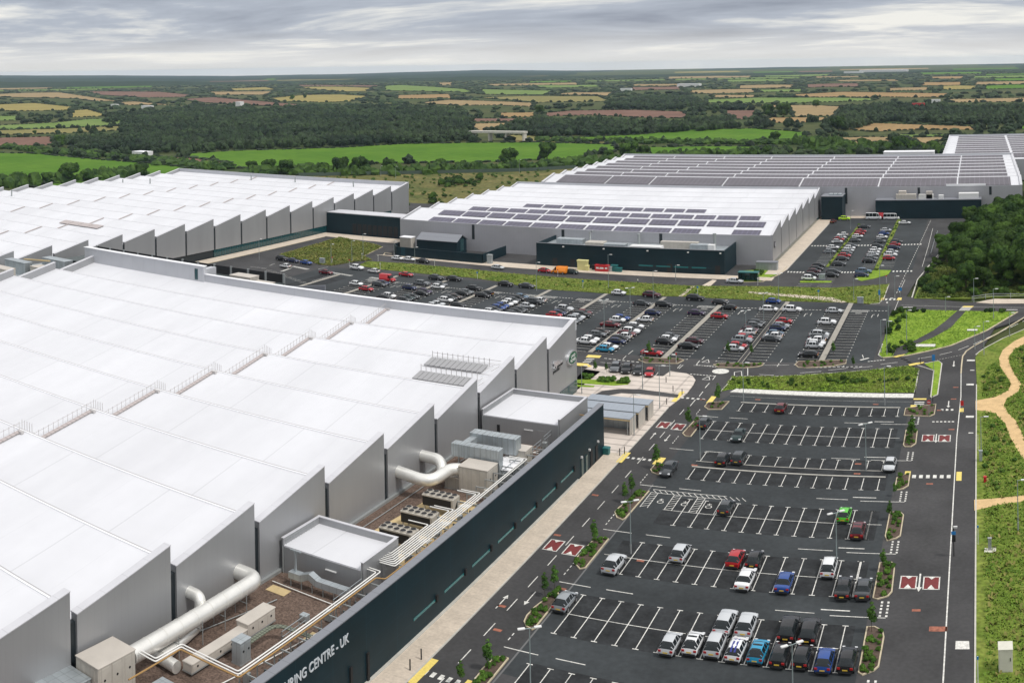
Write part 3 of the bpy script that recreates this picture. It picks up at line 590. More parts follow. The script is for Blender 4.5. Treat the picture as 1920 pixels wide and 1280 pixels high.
# left road
for y in np.arange(62, 186, 5.95): wm.line((-53.9, y), (-53.9, y + 2.9), .12, Z)
for y in np.arange(80, 188, 1.0):
    for gap in [(88, 99), (103.2, 106), (119.5, 124), (134.5, 139), (149.5, 154), (166, 171), (181.2, 185)]:
        if gap[0] < y < gap[1]: wm.line((-51.05, y), (-51.05, y + .55), .13, Z); break
for ya in (102.6, 118.2, 133.6, 149.4, 164.8, 181.2):
    wm.line((-50.9, ya), (-46.8, ya), .14, Z); wm.line((-44.8, ya + .1), (-41.4, ya + .1), .14, Z)
    wm.line((-17.8, ya), (-14.3, ya), .14, Z); wm.line((-24.2, ya + .3), (-19.6, ya + .3), .13, Z); wm.line((-19, ya + 1.2), (-15.6, ya + 1.2), .2, Z); wm.line((-14.3, ya), (-11.4, ya), .13, Z)
    for q in range(5): wm.line((-11.35, ya + .2 + q * .75), (-11.35, ya + .62 + q * .75), .26, Z); wm.line((-12.1, ya + .2 + q * .75), (-12.1, ya + .62 + q * .75), .26, Z)
def arrow(x, y, L, up=True, w=.14):
    s = 1 if up else -1; wm.line((x, y - s * L / 2), (x, y + s * L / 4), w, Z)
    wm.add([(x - .34, y + s * L / 4, Z), (x + .34, y + s * L / 4, Z), (x, y + s * L / 2, Z)], [(0, 1, 2) if s > 0 else (0, 2, 1)])
arrow(-55.3, 111.2, 3.4); arrow(-52.6, 113.2, 3.4, False); arrow(-55.3, 169.6, 3.2); arrow(-52.6, 169.2, 3.2, False)
for x, y in (GP([(1326, 709)]) + GP([(1325, 677)])):
    for (a, b) in (((0, 1.3), (.8, -1.0)), ((.8, -1.0), (-.8, -1.0)), ((-.8, -1.0), (0, 1.3))): wm.line((x + a[0], y + a[1]), (x + b[0], y + b[1]), .16, Z)
def zebra(x0, x1, y, n, h=.75, fr=.5):
    st = (x1 - x0) / n
    for k in range(n): wm.add([(x0 + k * st, y - h / 2, Z), (x0 + (k + fr) * st, y - h / 2, Z), (x0 + (k + fr) * st, y + h / 2, Z), (x0 + k * st, y + h / 2, Z)], [(0, 1, 2, 3)])
zebra(-56.4, -51.6, 94.6, 5, .9, .5); zebra(-56.4, -51.8, 159.1, 5); zebra(-56.3, -51.2, 190.3, 5)
zebra(-10.9, -4.6, 158.6, 6, 1.2, .55); zebra(-7.6, -4.9, 188.8, 3, .9, .5); zebra(-8.9, -4.8, 182.6, 6, .5, .6)
for q in range(3): wm.line((-12.6, 191 + q * 1.0), (-10.8, 191 + q * 1.0), .45, Z)
for (x0, x1, y0, y1) in [(-57.0, -56.0, 92.2, 97.2), (-51.6, -50.4, 92.2, 95.5), (-12.1, -11.2, 157, 160.6), (-4.2, -3.4, 157, 160.4), (-57.3, -56.3, 156.5, 161), (-51.6, -50.2, 157.6, 160.6), (-57.4, -56.5, 187.4, 193.6), (-50.9, -49.9, 188.2, 192.4), (-12.9, -10.5, 194.4, 195.2), (-13.2, -12.2, 189.6, 191.4), (-4.2, -3.5, 187.6, 189.6)]:
    ym.poly([(x0, y0), (x1, y0), (x1, y1), (x0, y1)], 0.118 if x1 < -56 else 0.018)
ym.poly(GP([(1674, 670), (1683, 667), (1697, 664.5), (1694, 667.5), (1681, 671)]), .135); ym.poly(GP([(1703, 684), (1718, 681), (1733, 679.5), (1731, 682), (1706, 687)]), .135)
ym.poly(GP([(1807, 573.5), (1826, 573.7), (1823, 576), (1804, 576)]), .02); ym.poly(GP([(1653, 558.5), (1659, 558.5), (1657, 563), (1651, 563)]), .12); ym.poly(GP([(1684, 558), (1691, 558), (1690, 562.5), (1681, 562.5)]), .03)
ym.poly(GP([(1080, 681), (1101, 682.5), (1110, 688), (1105, 689), (1080, 686)]), .13); ym.poly(GP([(1103, 665), (1128, 666.5), (1124, 671), (1098, 669.5)]), .02)
# crossings elsewhere
for a, b, n in [((1659, 561), (1682, 561), 3), ((1476, 509.5), (1510, 510.5), 6), ((1577, 510.3), (1610, 510.3), 6), ((1673, 508.6), (1713, 508), 6), ((1521, 460.7), (1553, 460.7), 6), ((1608, 460), (1643, 459.6), 6), ((1690, 458.6), (1730, 457.6), 7)]:
    A, B = G(*a), G(*b)
    for k in range(n):
        t = (k + .1) / n; x = A[0] + (B[0] - A[0]) * t; y = A[1] + (B[1] - A[1]) * t; ww = (B[0] - A[0]) / n * .5; wm.add([(x, y - .9, Z), (x + ww, y - .9, Z), (x + ww, y + .9, Z), (x, y + .9, Z)], [(0, 1, 2, 3)])
for k in range(5):
    for q in range(2):
        a = CR(1600, 500, 6, [(530 + k * 33 + 2, 1035 + k * 18), (580 + k * 33, 1030 + k * 18)]); p = GP(a); wm.line(p[0], p[1], .5, Z)
for k in range(6):
    p = GP(CR(1600, 500, 6, [(1225 - k * 9 + 0, 448 + k * 10), (1345 - k * 9, 448 + k * 10)])); wm.line(p[0], p[1], .55, Z)
for k in range(6):
    p = GP(CR(960, 500, 6, [(850 - k * 18, 1018 + k * 18), (945 - k * 20, 1020 + k * 18)])); wm.line(p[0], p[1], .45, Z)
for a, b, n in [((548, 499), (578, 505), 12), ((528, 508), (545, 502), 8), ((617, 510), (660, 517), 14), ((694, 520), (716, 523), 7)]:
    for k in range(n): t = k / n; x, y = G(a[0] + (b[0] - a[0]) * t, a[1] + (b[1] - a[1]) * t); wm.line((x, y - .7), (x + .5, y + .7), .35, Z)
for a, b in [((596, 505), (615, 500)), ((585, 527), (632, 513)), ((505, 498), (515, 494)), ((470, 500), (500, 503))]: wm.line(G(*a), G(*b), .14, Z)
for k in range(9): p = G(500 + k * 9, 505 + k * 3.2); wm.line((p[0] - 2.2, p[1]), (p[0] + 2.2, p[1]), .1, Z)
# right hand road
wm.path([(-4.5, 40), (-4.45, 175), (-4.1, 196)] + GP([(1802, 700), (1803, 684), (1805, 668), (1812, 658), (1827, 648)]), .16, Z)
for x, y, L in [(-8.0, 126.4, 4.4), (-7.9, 174.6, 4.0), (-6.3, 191.8, 3.6), (-5.9, 217.2, 4.0)]: arrow(x, y, L, False, .2)
for a, b in [((1813, 675.5), (1828, 675.5)), ((1812, 720.7), (1826, 720.7)), ((1811, 781), (1826, 781))]:
    p, q = G(*a), G(*b); wm.line(p, q, 1.0, Z)
for a, b in [((1819, 694), (1827, 694)), ((1816, 811.5), (1825, 811.5))]: wm.line(G(*a), G(*b), .45, Z)
wm.add([(*G(1792, 1201.5), Z), (*G(1817, 1201.5), Z), (*G(1818, 1217), Z), (*G(1791, 1217), Z)][::-1], [(0, 1, 2, 3)])
for a in CR(1600, 500, 6, []) : pass
for a, b in [((1600, 690), (1636, 686.5)), ((1651, 683), (1683, 679)), ((1721, 672.5), (1748, 668)), ((1762, 665), (1785, 659.5)), ((1797, 656), (1816, 648.5)), ((1825, 645.5), (1841, 638)), ((1849, 634.5), (1864, 627.5)), ((1872, 624), (1887, 616.5)), ((1894, 614), (1909, 606.5)), ((1917, 603), (1930, 597)), ((1553, 694), (1590, 690)), ((1500, 699), (1540, 696))]: wm.line(G(*a), G(*b), .16, Z)
for k in range(12): a = (1751 + k * 5.2, 675.8 - k * 1.05); wm.line(G(*a), G(a[0] + 3, a[1] - .6), .12, Z)
for a, b in [((1690, 572), (1920, 576.5)), ((1480, 684), (1300, 685)), ((1676, 585), (1686, 560)), ((1686, 548), (1697, 524)), ((1729, 500), (1741, 460)), ((1741, 460), (1749, 428))]: wm.line(G(*a), G(*b), .12, Z)
for y in np.arange(283, 410, 3.6): wm.line((-22.9 + (y - 283) * .028, y), (-22.9 + (y + 2 - 283) * .028, y + 2), .15, Z)
for a, b in [((1693, 576), (1714, 576)), ((1884, 580.5), (1908, 580.5)), ((1629, 671), (1613, 675)), ((1663, 566), (1664, 568))]: wm.line(G(*a), G(*b), .5, Z)
for k in range(12): wm.line(G(1520 + k * 8.3, 689.2 - k * .2 if k < 11 else 688), G(1525 + k * 8.3, 689.2 - k * .2), .3, Z)
for k in range(8): wm.line(G(1305 + k * 5, 684 + k * .5), G(1308.4 + k * 5, 684.3 + k * .5), .35, Z)
for k in range(8): wm.line(G(1294 + k * 6, 701 + k * .5), G(1298 + k * 6, 701.4 + k * .5), .35, Z)
for k in range(8): wm.line(G(1133 + k * 8.5, 671.5 + k * 1.0), G(1138 + k * 8.5, 672 + k * 1.0), .35, Z)
for k in range(6): wm.line(G(1627 + k * 5.6, 677.7 - k * .6), G(1631 + k * 5.6, 677.4 - k * .6), .35, Z)
cx, cy = G(1351, 696); wm.add([(cx + 1.75 * math.cos(a * math.pi / 14), cy + 1.75 * math.sin(a * math.pi / 14), Z + .01) for a in range(28)], [tuple(range(28))])
for a, b in [((1377, 705), (1377, 697.5)), ((1377, 697.5), (1390, 695.5)), ((1390, 695.5), (1391, 705)), ((1424, 702), (1451, 703.3)), ((1402, 686), (1402, 704)), ((1336, 712), (1342, 704)), ((1322, 727), (1330, 718)), ((1294, 761), (1304, 749)), ((1311, 743), (1318, 734)), ((1306, 683), (1312, 676)), ((1316, 674), (1321, 669)), ((1457, 687), (1461, 681)), ((1463, 679), (1467, 673)), ((1617, 665), (1619, 671)), ((1168, 673), (1174, 667)), ((1178, 664), (1187, 657))]: wm.line(G(*a), G(*b), .16, Z)
# middle car park: bays either side of the walkways
for ci, xc in enumerate((-33.8, -50.6, -67.4, -84.3, -101.1, -117.9, -134.7, -151.5, -168.3)):
    for j in range(21):
        y = 215.2 + 2.31 * j
        if y > 262: break
        for sgn in (-1, 1): wm.line((xc + sgn * 1.0, y), (xc + sgn * 5.2, y), .10, Z); wm.line((xc + sgn * 5.2, y - .28), (xc + sgn * 5.2, y + .28), .16, Z + .001)
    for q in range(12):
        for sgn in (-1, 1): xx = xc + sgn * (1.2 + q * .38); wm.line((xx, 262.2), (xx + .25, 263.3), .12, Z)
    wm.line((xc - 5.3, 262), (xc + 5.3, 262), .12, Z); wm.line((xc - 5.3, 263.5), (xc + 5.3, 263.5), .12, Z)
    for sgn in (-1, 1):
        for dy_ in (0, .45, .9): wm.line((xc + sgn * 3.1 - .8, 260.0 + dy_), (xc + sgn * 3.1 + .8, 260.0 + dy_), .12, Z)
    xa = xc + 8.2
    for q in range(5): wm.line((xa - 2.2 + q * .9, 263), (xa - 1.7 + q * .9, 263), .3, Z)
    wm.line((xa, 257), (xa, 259.6), .13, Z); wm.line((xa - 1.4, 256), (xa - 1.4, 258.6), .16, Z); wm.line((xa - 1.4, 258.6), (xa - .9, 259.3), .16, Z)
for x in (-52.3, -49.4, -28.6): pass
for y0 in np.arange(318, 345, 2.35):
    for x0, x1 in ((-51.6, -47.6), (-45.9, -42), (-36.2, -32.4), (-30.7, -26.6)): wm.line((x0, y0), (x1, y0), .1, Z)
for y0 in np.arange(283, 309, 2.35):
    for x0, x1 in ((-51.6, -47.6), (-45.9, -42)): wm.line((x0, y0 + 3), (x1, y0 + 3), .1, Z)
for k in range(4): p = GP([(1166 + k * 20, 703 + k * 2.5), (1177 + k * 20, 693 + k * 2.3)]); 
for a, b in [((1118, 694), (1131, 687)), ((1177, 704), (1188, 695)), ((1226, 708), (1234, 698)), ((1229, 706), (1240, 708)), ((1229, 685), (1257, 686)), ((1125, 679), (1190, 685)), ((1270, 690), (1277, 683)), ((1273, 691), (1281, 684))]: wm.line(G(*a), G(*b), .14, Z)
MB().line((-49.0, 96), (-49.0, 150), .22, .013).build('drain_channel', M['drain'], kind='structure')
wm.build('white_road_markings', M['white'], kind='structure')
for a in [(1318, 749), (1421, 749), (1609, 869.5), (1743, 907), (1607, 888), (1792, 726), (1788, 748), (1784, 805), (1718, 1144), (1054, 1104), (941, 1136), (1201, 1051), (933, 1181), (1759, 1179), (1642, 758), (1762, 769), (1302, 872), (1045, 1003), (1116, 928)]:
    x, y = G(*a); q = 1.0 if a != (1759, 1179) else 2.0; rm.line((x - .5 * q, y), (x + .5 * q, y), .5 * q, Z)
rm.build('orange_ground_patches', M['rust'], kind='structure')
ym.build('yellow_tactile_paving', M['yellow'], kind='structure')
# walkway strips of the middle car park (raised paving with kerbs)
mb = MB()
for xc in (-33.8, -50.6, -67.4, -84.3, -101.1, -117.9, -134.7, -151.5, -168.3, -185.2):
    d = 0.62 if xc in (-33.8, -67.4) else 0.55
    mb.box(xc - d, xc + d, 215, 271 if xc > -180 else 264, -.1, .07)
M['walk'] = mat('walkway_slabs', (0.36, 0.335, 0.29), .9, var=.1, scale=.6, coords='World', stripes=[('Y', 1.1, .28, .62)])
mb.build('walkway', M['walk'], kind='structure')
mb = MB(); mb.box(-51.0, -50.2, 214.9, 262, .05, .075); mb.build('walkway', M['asphalt'], kind='structure')
# ================================================================== BUILDINGS
M['ridgeshadepale'] = mat('pale_ridge_shadow_line', (0.52, 0.52, 0.53), 0.7)
M['ridgeshade'] = mat('ridge_shadow_line', (0.40, 0.39, 0.40), 0.7)  # greys for the shadow line painted behind the roof ridges
def sawtooth(name, label, X0, X1, Ys, n, p, zv, zp, dz=1.6, ridgeshade='ridgeshade', base=0.0, sides=(1, 1), wallm='panel', capw=0.9, group=None):
    root = empty(name, ((X0 + X1) / 2, Ys, 0), label, 'warehouse', group)
    ox, oy = (X0 + X1) / 2, Ys
    def part(nm, mb, mats, par=root): 
        mb.v = [(x - ox, y - oy, z) for x, y, z in mb.v]; return mb.build(nm, mats, par)
    slope_v, slope_p = zv - dz, zp - dz
    mb = MB()
    for i in range(n):
        y0, y1 = Ys + i * p, Ys + (i + 1) * p
        mb.add([(X0 + .3, y0, slope_v), (X1 - .3, y0, slope_v), (X1 - .3, y1, slope_p), (X0 + .3, y1, slope_p)], [(0, 1, 2, 3)])
        mb.add([(X0 + .3, y1, slope_p), (X1 - .3, y1, slope_p), (X1 - .3, y1, slope_v), (X0 + .3, y1, slope_v)], [(0, 1, 2, 3)])
    rf = part('roof', mb, M['roof'])
    for i in range(n - 1):
        y1 = Ys + (i + 1) * p
        b = MB().box(X0 + capw, X1 - capw, y1 - .16, y1 + .10, slope_p - .5, slope_p + .10, 0); b.box(X0 + capw, X1 - capw, y1 + .10, y1 + .24, slope_p - .9, slope_p + .12, 1); part('ridge_flashing', b, [M['roofwhite'], M[ridgeshade]])  # white flashing, then a grey strip standing in for the shadow behind it
    # body under the roof
    part('wall', MB().box(X0 + .35, X1 - .35, Ys + .35, Ys + n * p - .35, 0, slope_v - .4), M['dark'])
    for side, on in ((1, sides[1]), (-1, sides[0])):
        if not on: continue
        xa, xb = (X1 - capw, X1) if side == 1 else (X0, X0 + capw)
        for i in range(n):
            y0, y1 = Ys + i * p + (.85 if i else 0), Ys + (i + 1) * p; zl = zv + (zp - zv) * ((y0 - Ys - i * p) / p)
            b = MB().slab([(y0, base), (y1, base), (y1, zp - .06), (y0, zl - .06)], 'x', xa + .04, xb - .0, 0)
            part('wall_panel', b, M[wallm])
            b = MB().slab([(y0 - .05, zl - .06), (y1 + .04, zp - .05), (y1 + .04, zp + .05), (y0 - .05, zl + .05)], 'x', xa, xb + .05, 0)
            part('panel_cap', b, M['roofcap'])
            if i: 
                part('recess_strip', MB().box(xa + .1, xb - .25, y0 - .9, y0 + .05, base, zl - .75), M['dark'])
    return root, part, slope_v, slope_p
# --- near warehouse
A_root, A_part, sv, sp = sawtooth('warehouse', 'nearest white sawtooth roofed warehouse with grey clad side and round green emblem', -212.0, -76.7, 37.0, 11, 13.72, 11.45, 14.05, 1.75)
yE = 37.0 + 11 * 13.72
A_part('parapet', MB().box(-171.3, -76.7, yE - .05, yE + .7, 11.9, 14.0), M['parapet'])
A_part('parapet_cap', MB().box(-171.3, -76.65, yE - .15, yE + .85, 14.0, 14.12), M['roofwhite'])
A_part('rear_wall', MB().box(-212, -76.72, yE + .1, yE + .6, 0, 11.9), M['panel'])
tp = A_part('tall_parapet', MB().box(-214.8, -171.3, yE - .4, yE + .5, 11.9, 15.9), M['parapet'])
A_part('parapet_cap', MB().box(-215, -171.2, yE - .55, yE + .75, 15.9, 16.08), M['roofwhite'])
A_part('parapet_return', MB().box(-173, -171.3, yE + .5, yE + 4.2, 11, 15.2), M['parapet'])
A_part('access_door', MB().box(-174.2, -173.2, yE - .46, yE - .4, 12.6, 15.2), M['glass'])
A_part('corner_glazing', MB().box(-76.9, -76.55, 179.9, 187.95, 0.2, 2.35), M['glass'])
# walkway gangways with handrails up every slope
def gangways(part, X, Ys, n, p, sv, sp, rails=True, w=.55):
    for i in range(n):
        y0, y1 = Ys + i * p, Ys + (i + 1) * p; zf = lambda y: sv + (sp - sv) * (y - y0) / p
        ya, yb = y0 + 2.2, y1 - .4
        b = MB().slab([(ya, zf(ya) + .12), (yb, zf(yb) + .12), (yb, zf(yb) + .24), (ya, zf(ya) + .24)], 'x', X - w, X + w)
        part('roof_walkway', b, M['gang'])
        if rails:
            b = MB(); q = 12 if rails == 2 else 6
            for k in range(q + 1):
                y = ya + (yb - ya) * k / q; b.box(X - w - .03, X - w + .02, y - .025, y + .025, zf(y) + .1, zf(y) + 1.35)
            b.slab([(ya, zf(ya) + 1.15), (yb, zf(yb) + 1.15), (yb, zf(yb) + 1.2), (ya, zf(ya) + 1.2)], 'x', X - w - .04, X - w + .01)
            if rails == 2:
                for q2 in range(5): b.box(X - w - .05, X - w, y1 + .1 + q2 * .45, y1 + .16 + q2 * .45, sp - .3 - q2 * .22, sp + 1.5 - q2 * .25)
                b.box(X + w - .3, X + w + .5, y1 - 1.0, y1 - .5, sp - .1, sp + .25)
            part('walkway_railing', b, M['railing'])
M['gang'] = mat('pinkish_walkway', (0.46, 0.41, 0.40), 0.8, coords='World', stripes=[('Y', .8, .2, .7)]); M['railing'] = mat('railing_metal', (0.56, 0.54, 0.53), 0.5, metal=.3)
gangways(A_part, -119.2, 37.0, 11, 13.72, sv, sp, 2, .36)
# louvred rooflights near the emblem
VENTS = [(-92.2, -81.0, 156.6), (-91.6, -80.8, 151.6)]
for (x0, x1, y0) in VENTS:
    i = int((y0 - 37) // 13.72); f = lambda y: sv + (sp - sv) * ((y - 37) % 13.72) / 13.72
    b = MB()
    for k in range(11):
        xa = x0 + (x1 - x0) * k / 11; b.slab([(y0, f(y0) + .25), (y0 + 2.8, f(y0 + 2.8) + .25), (y0 + 2.8, f(y0 + 2.8) + .4), (y0, f(y0) + .4)], 'x', xa, xa + (x1 - x0) / 11 - .12)
    A_part('roof_vent_panel', b, mat('vent_grey', (0.33, 0.33, 0.34), 0.6))
    b = MB()
    for k in range(12):
        xa = x0 + (x1 - x0) * k / 11; b.box(xa - .04, xa + .04, y0 + 3.0, y0 + 3.08, f(y0 + 3.0), f(y0 + 3.0) + 1.4)
    b.box(x0, x1 + 2.2, y0 + 3.0, y0 + 3.06, f(y0 + 3.0) + 1.1, f(y0 + 3.0) + 1.16); b.box(x1 + 1.0, x1 + 1.06, y0 - 1, y0 + 3.0, f(y0) + 1.0, f(y0) + 1.06); b.box(x1 + 2.2, x1 + 2.26, y0 - 1, y0 + 3.0, f(y0) + 1.0, f(y0) + 1.06)
    A_part('vent_railing', b, M['railing'])
# text and emblems (flat extruded lettering on the wall)
def text(body, size, loc, m, parent, name, ext=.03, shear=0.0, sx=1.0, align='LEFT', bold=0.0):
    cu = bpy.data.curves.new(name, 'FONT'); cu.body = body; cu.size = size; cu.extrude = ext; cu.align_x = align; cu.offset = bold; cu.shear = shear
    o = bpy.data.objects.new(name, cu); S.collection.objects.link(o); bpy.context.view_layer.update()
    me = bpy.data.meshes.new_from_object(o.evaluated_get(bpy.context.evaluated_depsgraph_get())); bpy.data.objects.remove(o)
    me.materials.clear(); me.materials.append(m)
    o = bpy.data.objects.new(name, me); S.collection.objects.link(o)
    # text faces +X and reads towards +Y
    o.matrix_world = Matrix.Translation(loc) @ Matrix(((0, 0, 1, 0), (sx, 0, 0, 0), (0, 1, 0, 0), (0, 0, 0, 1)))
    if parent: 
        mw = o.matrix_world.copy(); o.parent = parent; o.matrix_parent_inverse = Matrix.Identity(4); o.matrix_world = Matrix.Translation((-parent.location[0], -parent.location[1], -parent.location[2])) @ mw
        o.matrix_basis = Matrix.Translation(-Vector(parent.location)) @ mw
    return o
X1 = -76.7
er = empty('emblem_sign', (X1, 185.4, 7.4), 'oval green and silver emblem sign on the corner of the nearest warehouse', 'sign')
def ov(rx, rz, n=40): return [(rx * math.cos(2 * math.pi * k / n), rz * math.sin(2 * math.pi * k / n) + .30 * rx * math.cos(2 * math.pi * k / n) * 0) for k in range(n)]
MB().slab(ov(2.25, 1.32), 'x', 0, .45).build('rim', M['chrome'], er)
MB().slab(ov(1.95, 1.08), 'x', .45, .5).build('face', M['emblemgreen'], er)
for t_, z_ in (('LAND', 7.52), ('ROVER', 6.72)):
    text(t_, .78, (X1 + .5, 185.4, z_), M['whiteobj'], er, 'lettering', .03, align='CENTER', sx=1.05, bold=.012)
cr = empty('leaping_cat_sign', (X1, 178.6, 7.0), 'leaping cat emblem with dark lettering beneath it on grey warehouse wall', 'sign')
cat = [(-2.0, .95), (-1.75, 1.3), (-1.35, 1.35), (-1.1, 1.15), (-.6, 1.15), (0, 1.05), (.7, .85), (1.2, .6), (1.9, .45), (2.25, .55), (2.2, .35), (1.5, .2), (1.75, -.15), (1.55, -.3), (1.1, .05), (.6, .2), (.1, .3), (-.5, .25), (-.9, -.25), (-1.2, -.35), (-.95, .2), (-1.3, .4), (-1.75, .05), (-1.95, .15), (-1.55, .6), (-1.75, .75)]
cb_ = MB().slab([(y * 1.0, z + .55) for y, z in cat], 'x', .05, .3); cb_.build('cat_figure', M['chrome'], cr)
MB().slab([(y * 1.0 + .12, z * .6 + .55) for y, z in cat[10:20]], 'x', .3, .36).build('cat_dark_part', M['plastic'], cr)  # black part of the two-tone cat figure
text('JAGUAR', .62, (X1 + .05, 178.3, 6.62), M['plastic'], cr, 'lettering', .03, align='CENTER', sx=1.35, bold=.01)
# --- far-left warehouse
B_root, B_part, bsv, bsp = sawtooth('warehouse', 'wide white sawtooth roofed warehouse at far left with strip windows along its base', -374.5, -237.2, 166.4, 16, 14.1, 10.3, 13.05, 1.5, base=2.6, ridgeshade='ridgeshadepale')
ye = 166.4 + 16 * 14.1
B_part('parapet', MB().box(-374.5, -237.2, ye - .05, ye + .5, 10.5, 13.2), M['parapet']); B_part('rear_wall', MB().box(-374.5, -237.25, ye, ye + .45, 0, 10.5), M['panel'])
b = MB()
for i in range(7, 15): b.box(-237.6, -237.3, 166.4 + i * 14.1, 166.4 + (i + 1) * 14.1 - .1, .1, 2.6)
B_part('strip_window', b, M['glass'])
B_part('end_wall', MB().box(-237.5, -237.22, ye - 14.0, ye, 0, 2.6), M['panel'])
for X in (-276.5, -322.0): gangways(B_part, X, 166.4, 16, 14.1, bsv, bsp, 0, .32)
for xa, ya in ((-270, 238.5), (-281, 233.8)):
    f = lambda y: bsv + (bsp - bsv) * ((y - 166.4) % 14.1) / 14.1
    for k in range(4): b = MB().slab([(ya, f(ya) + .25), (ya + 3, f(ya + 3) + .25), (ya + 3, f(ya + 3) + .4), (ya, f(ya) + .4)], 'x', xa + k * 5, xa + k * 5 + 4.7); B_part('roof_vent_panel', b, M['gang'])
for x, y in ((-361, 274), (-357, 336), (-349, 346), (-320, 385), (-296, 388), (-262, 386)): B_part('roof_vent_pipe', MB().tube([(x, y, 9.5), (x, y, 13.2)], .3), M['steel'])
# --- link building in dark teal
lk = empty('link_building', (-215, 336, 0), 'dark teal link building between the two left warehouses', 'building')
MB().box(-237 + 215, -196.5 + 215, -5.5, 2.5, 0, 7.7).build('wall', M['teal'], lk); MB().box(-21.8, 18.4, -5.4, 2.5, 7.7, 7.95).build('roof', M['roofcap'], lk)
for k in range(9): MB().box(-10 + k * 2.3, -8.2 + k * 2.3, -5.56, -5.5, .4, 4.2).build('window', M['black'], lk)
# --- middle warehouse with solar roof
C_root, C_part, csv, csp = sawtooth('warehouse', 'middle white warehouse with purple solar arrays and small round emblem on its corner', -196.6, -64.0, 318.9, 7, 14.0, 9.4, 12.1, .55, wallm='panel', capw=.5, ridgeshade='ridgeshadepale')
C_part('front_wall', MB().box(-196.55, -64.02, 318.85, 319.4, 0, 9.25), M['panelpale'])
for xp in (-167.2, -133.9, -100.2, -71.0)[:3]: C_part('recess_strip', MB().box(xp - .5, xp + .5, 318.8, 318.9, 4, 9.0), M['dark'])
yc = 318.9 + 7 * 14.0; C_part('parapet', MB().box(-196.6, -64.0, yc, yc + .5, 0, 12.3), M['parapet'])
b = MB()
C_part('base_glazing', MB().box(-64.1, -63.93, 322, 414, .1, 1.1), M['glass'])
ce = empty('round_emblem', (-63.95, 321.8, 6.0), 'small dark round emblem on the corner of the middle warehouse', 'sign')
MB().slab(ov(1.0, 1.0, 20), 'x', 0, .15).build('disc', M['plastic'], ce); MB().slab(ov(.7, .7, 20), 'x', .15, .2).build('face', M['panelpale'], ce)
def arr(part, Ys, p, sv, sp, i, f0, f1, x0, x1, mt, th=.12):
    y0 = Ys + i * p + f0 * p; y1 = Ys + i * p + f1 * p; z0 = sv + (sp - sv) * f0; z1 = sv + (sp - sv) * f1
    return part('solar_array', MB().slab([(y0, z0 + .12), (y1, z1 + .12), (y1, z1 + .12 + th), (y0, z0 + .12 + th)], 'x', x0, x1), mt)
def row(xa, xb, n, gap=.9): w_ = (xb - xa) / n; return [(xa + k * w_ + gap / 2, xa + (k + 1) * w_ - gap / 2) for k in range(n)]
for k, (a, c) in enumerate(row(-186, -68, 12)):
    if k not in (10,): arr(C_part, 318.9, 14, csv, csp, 0, .04, .36, a, c, M['solar'])
for a, c in row(-186, -68, 12): arr(C_part, 318.9, 14, csv, csp, 0, .56, .90, a, c, M['solar'])
for a, c in row(-181, -72.5, 14): arr(C_part, 318.9, 14, csv, csp, 1, .46, .84, a, c, M['solar'])
for a, c in row(-165.5, -95, 9): arr(C_part, 318.9, 14, csv, csp, 2, .46, .82, a, c, M['solar'])
# --- long warehouse behind with solar roof
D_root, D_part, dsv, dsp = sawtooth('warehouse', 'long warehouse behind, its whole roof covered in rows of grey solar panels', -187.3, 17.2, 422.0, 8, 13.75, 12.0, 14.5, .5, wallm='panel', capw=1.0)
D_part('front_wall', MB().box(-187, 17.15, 421.95, 422.5, 0, 11.9), M['panelpale']); D_part('parapet', MB().box(-187.3, 17.2, 532, 532.6, 0, 14.9), M['parapet'])
for xp in (-54, -24.5, 4.3): D_part('recess_strip', MB().box(xp - .5, xp + .5, 421.9, 422, 5 if xp < -50 else 8.2, 11.5), M['dark'])
D_part('front_upstand', MB().box(-13.5, 2.5, 421.9, 422.4, 11.9, 12.7), M['roofwhite'])
for i in range(8):
    xs = [-181, -158, -138 + i, -106, -73.5, -41, -9.0, 12.2 if i else 13]; 
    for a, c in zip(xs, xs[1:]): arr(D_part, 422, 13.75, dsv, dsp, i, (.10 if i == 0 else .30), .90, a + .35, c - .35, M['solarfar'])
dh = empty('rear_annex', (-185, 486, 0), 'low dark annex with white roof at the left rear of the long solar roofed warehouse', 'building')
MB().box(-12, -2.4, -8, 22, 0, 9.2).build('wall', M['teal'], dh); MB().box(-12.1, -2.4, -8.1, 22, 9.2, 9.5).build('roof', M['roofcap'], dh)
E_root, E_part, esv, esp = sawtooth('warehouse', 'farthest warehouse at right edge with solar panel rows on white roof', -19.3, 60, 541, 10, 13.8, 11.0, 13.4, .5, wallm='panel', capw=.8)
E_part('front_wall', MB().box(-19, 60, 540.95, 541.4, 0, 10.9), M['panelpale']); E_part('parapet', MB().box(-19.3, 60, 679, 679.6, 0, 13.8), M['parapet'])
for i in range(10):
    for a, c in ((-13, 16.5), (18, 46), (47.5, 58)): arr(E_part, 541, 13.8, esv, esp, i, .30, .90, a, c, M['solarfar'])
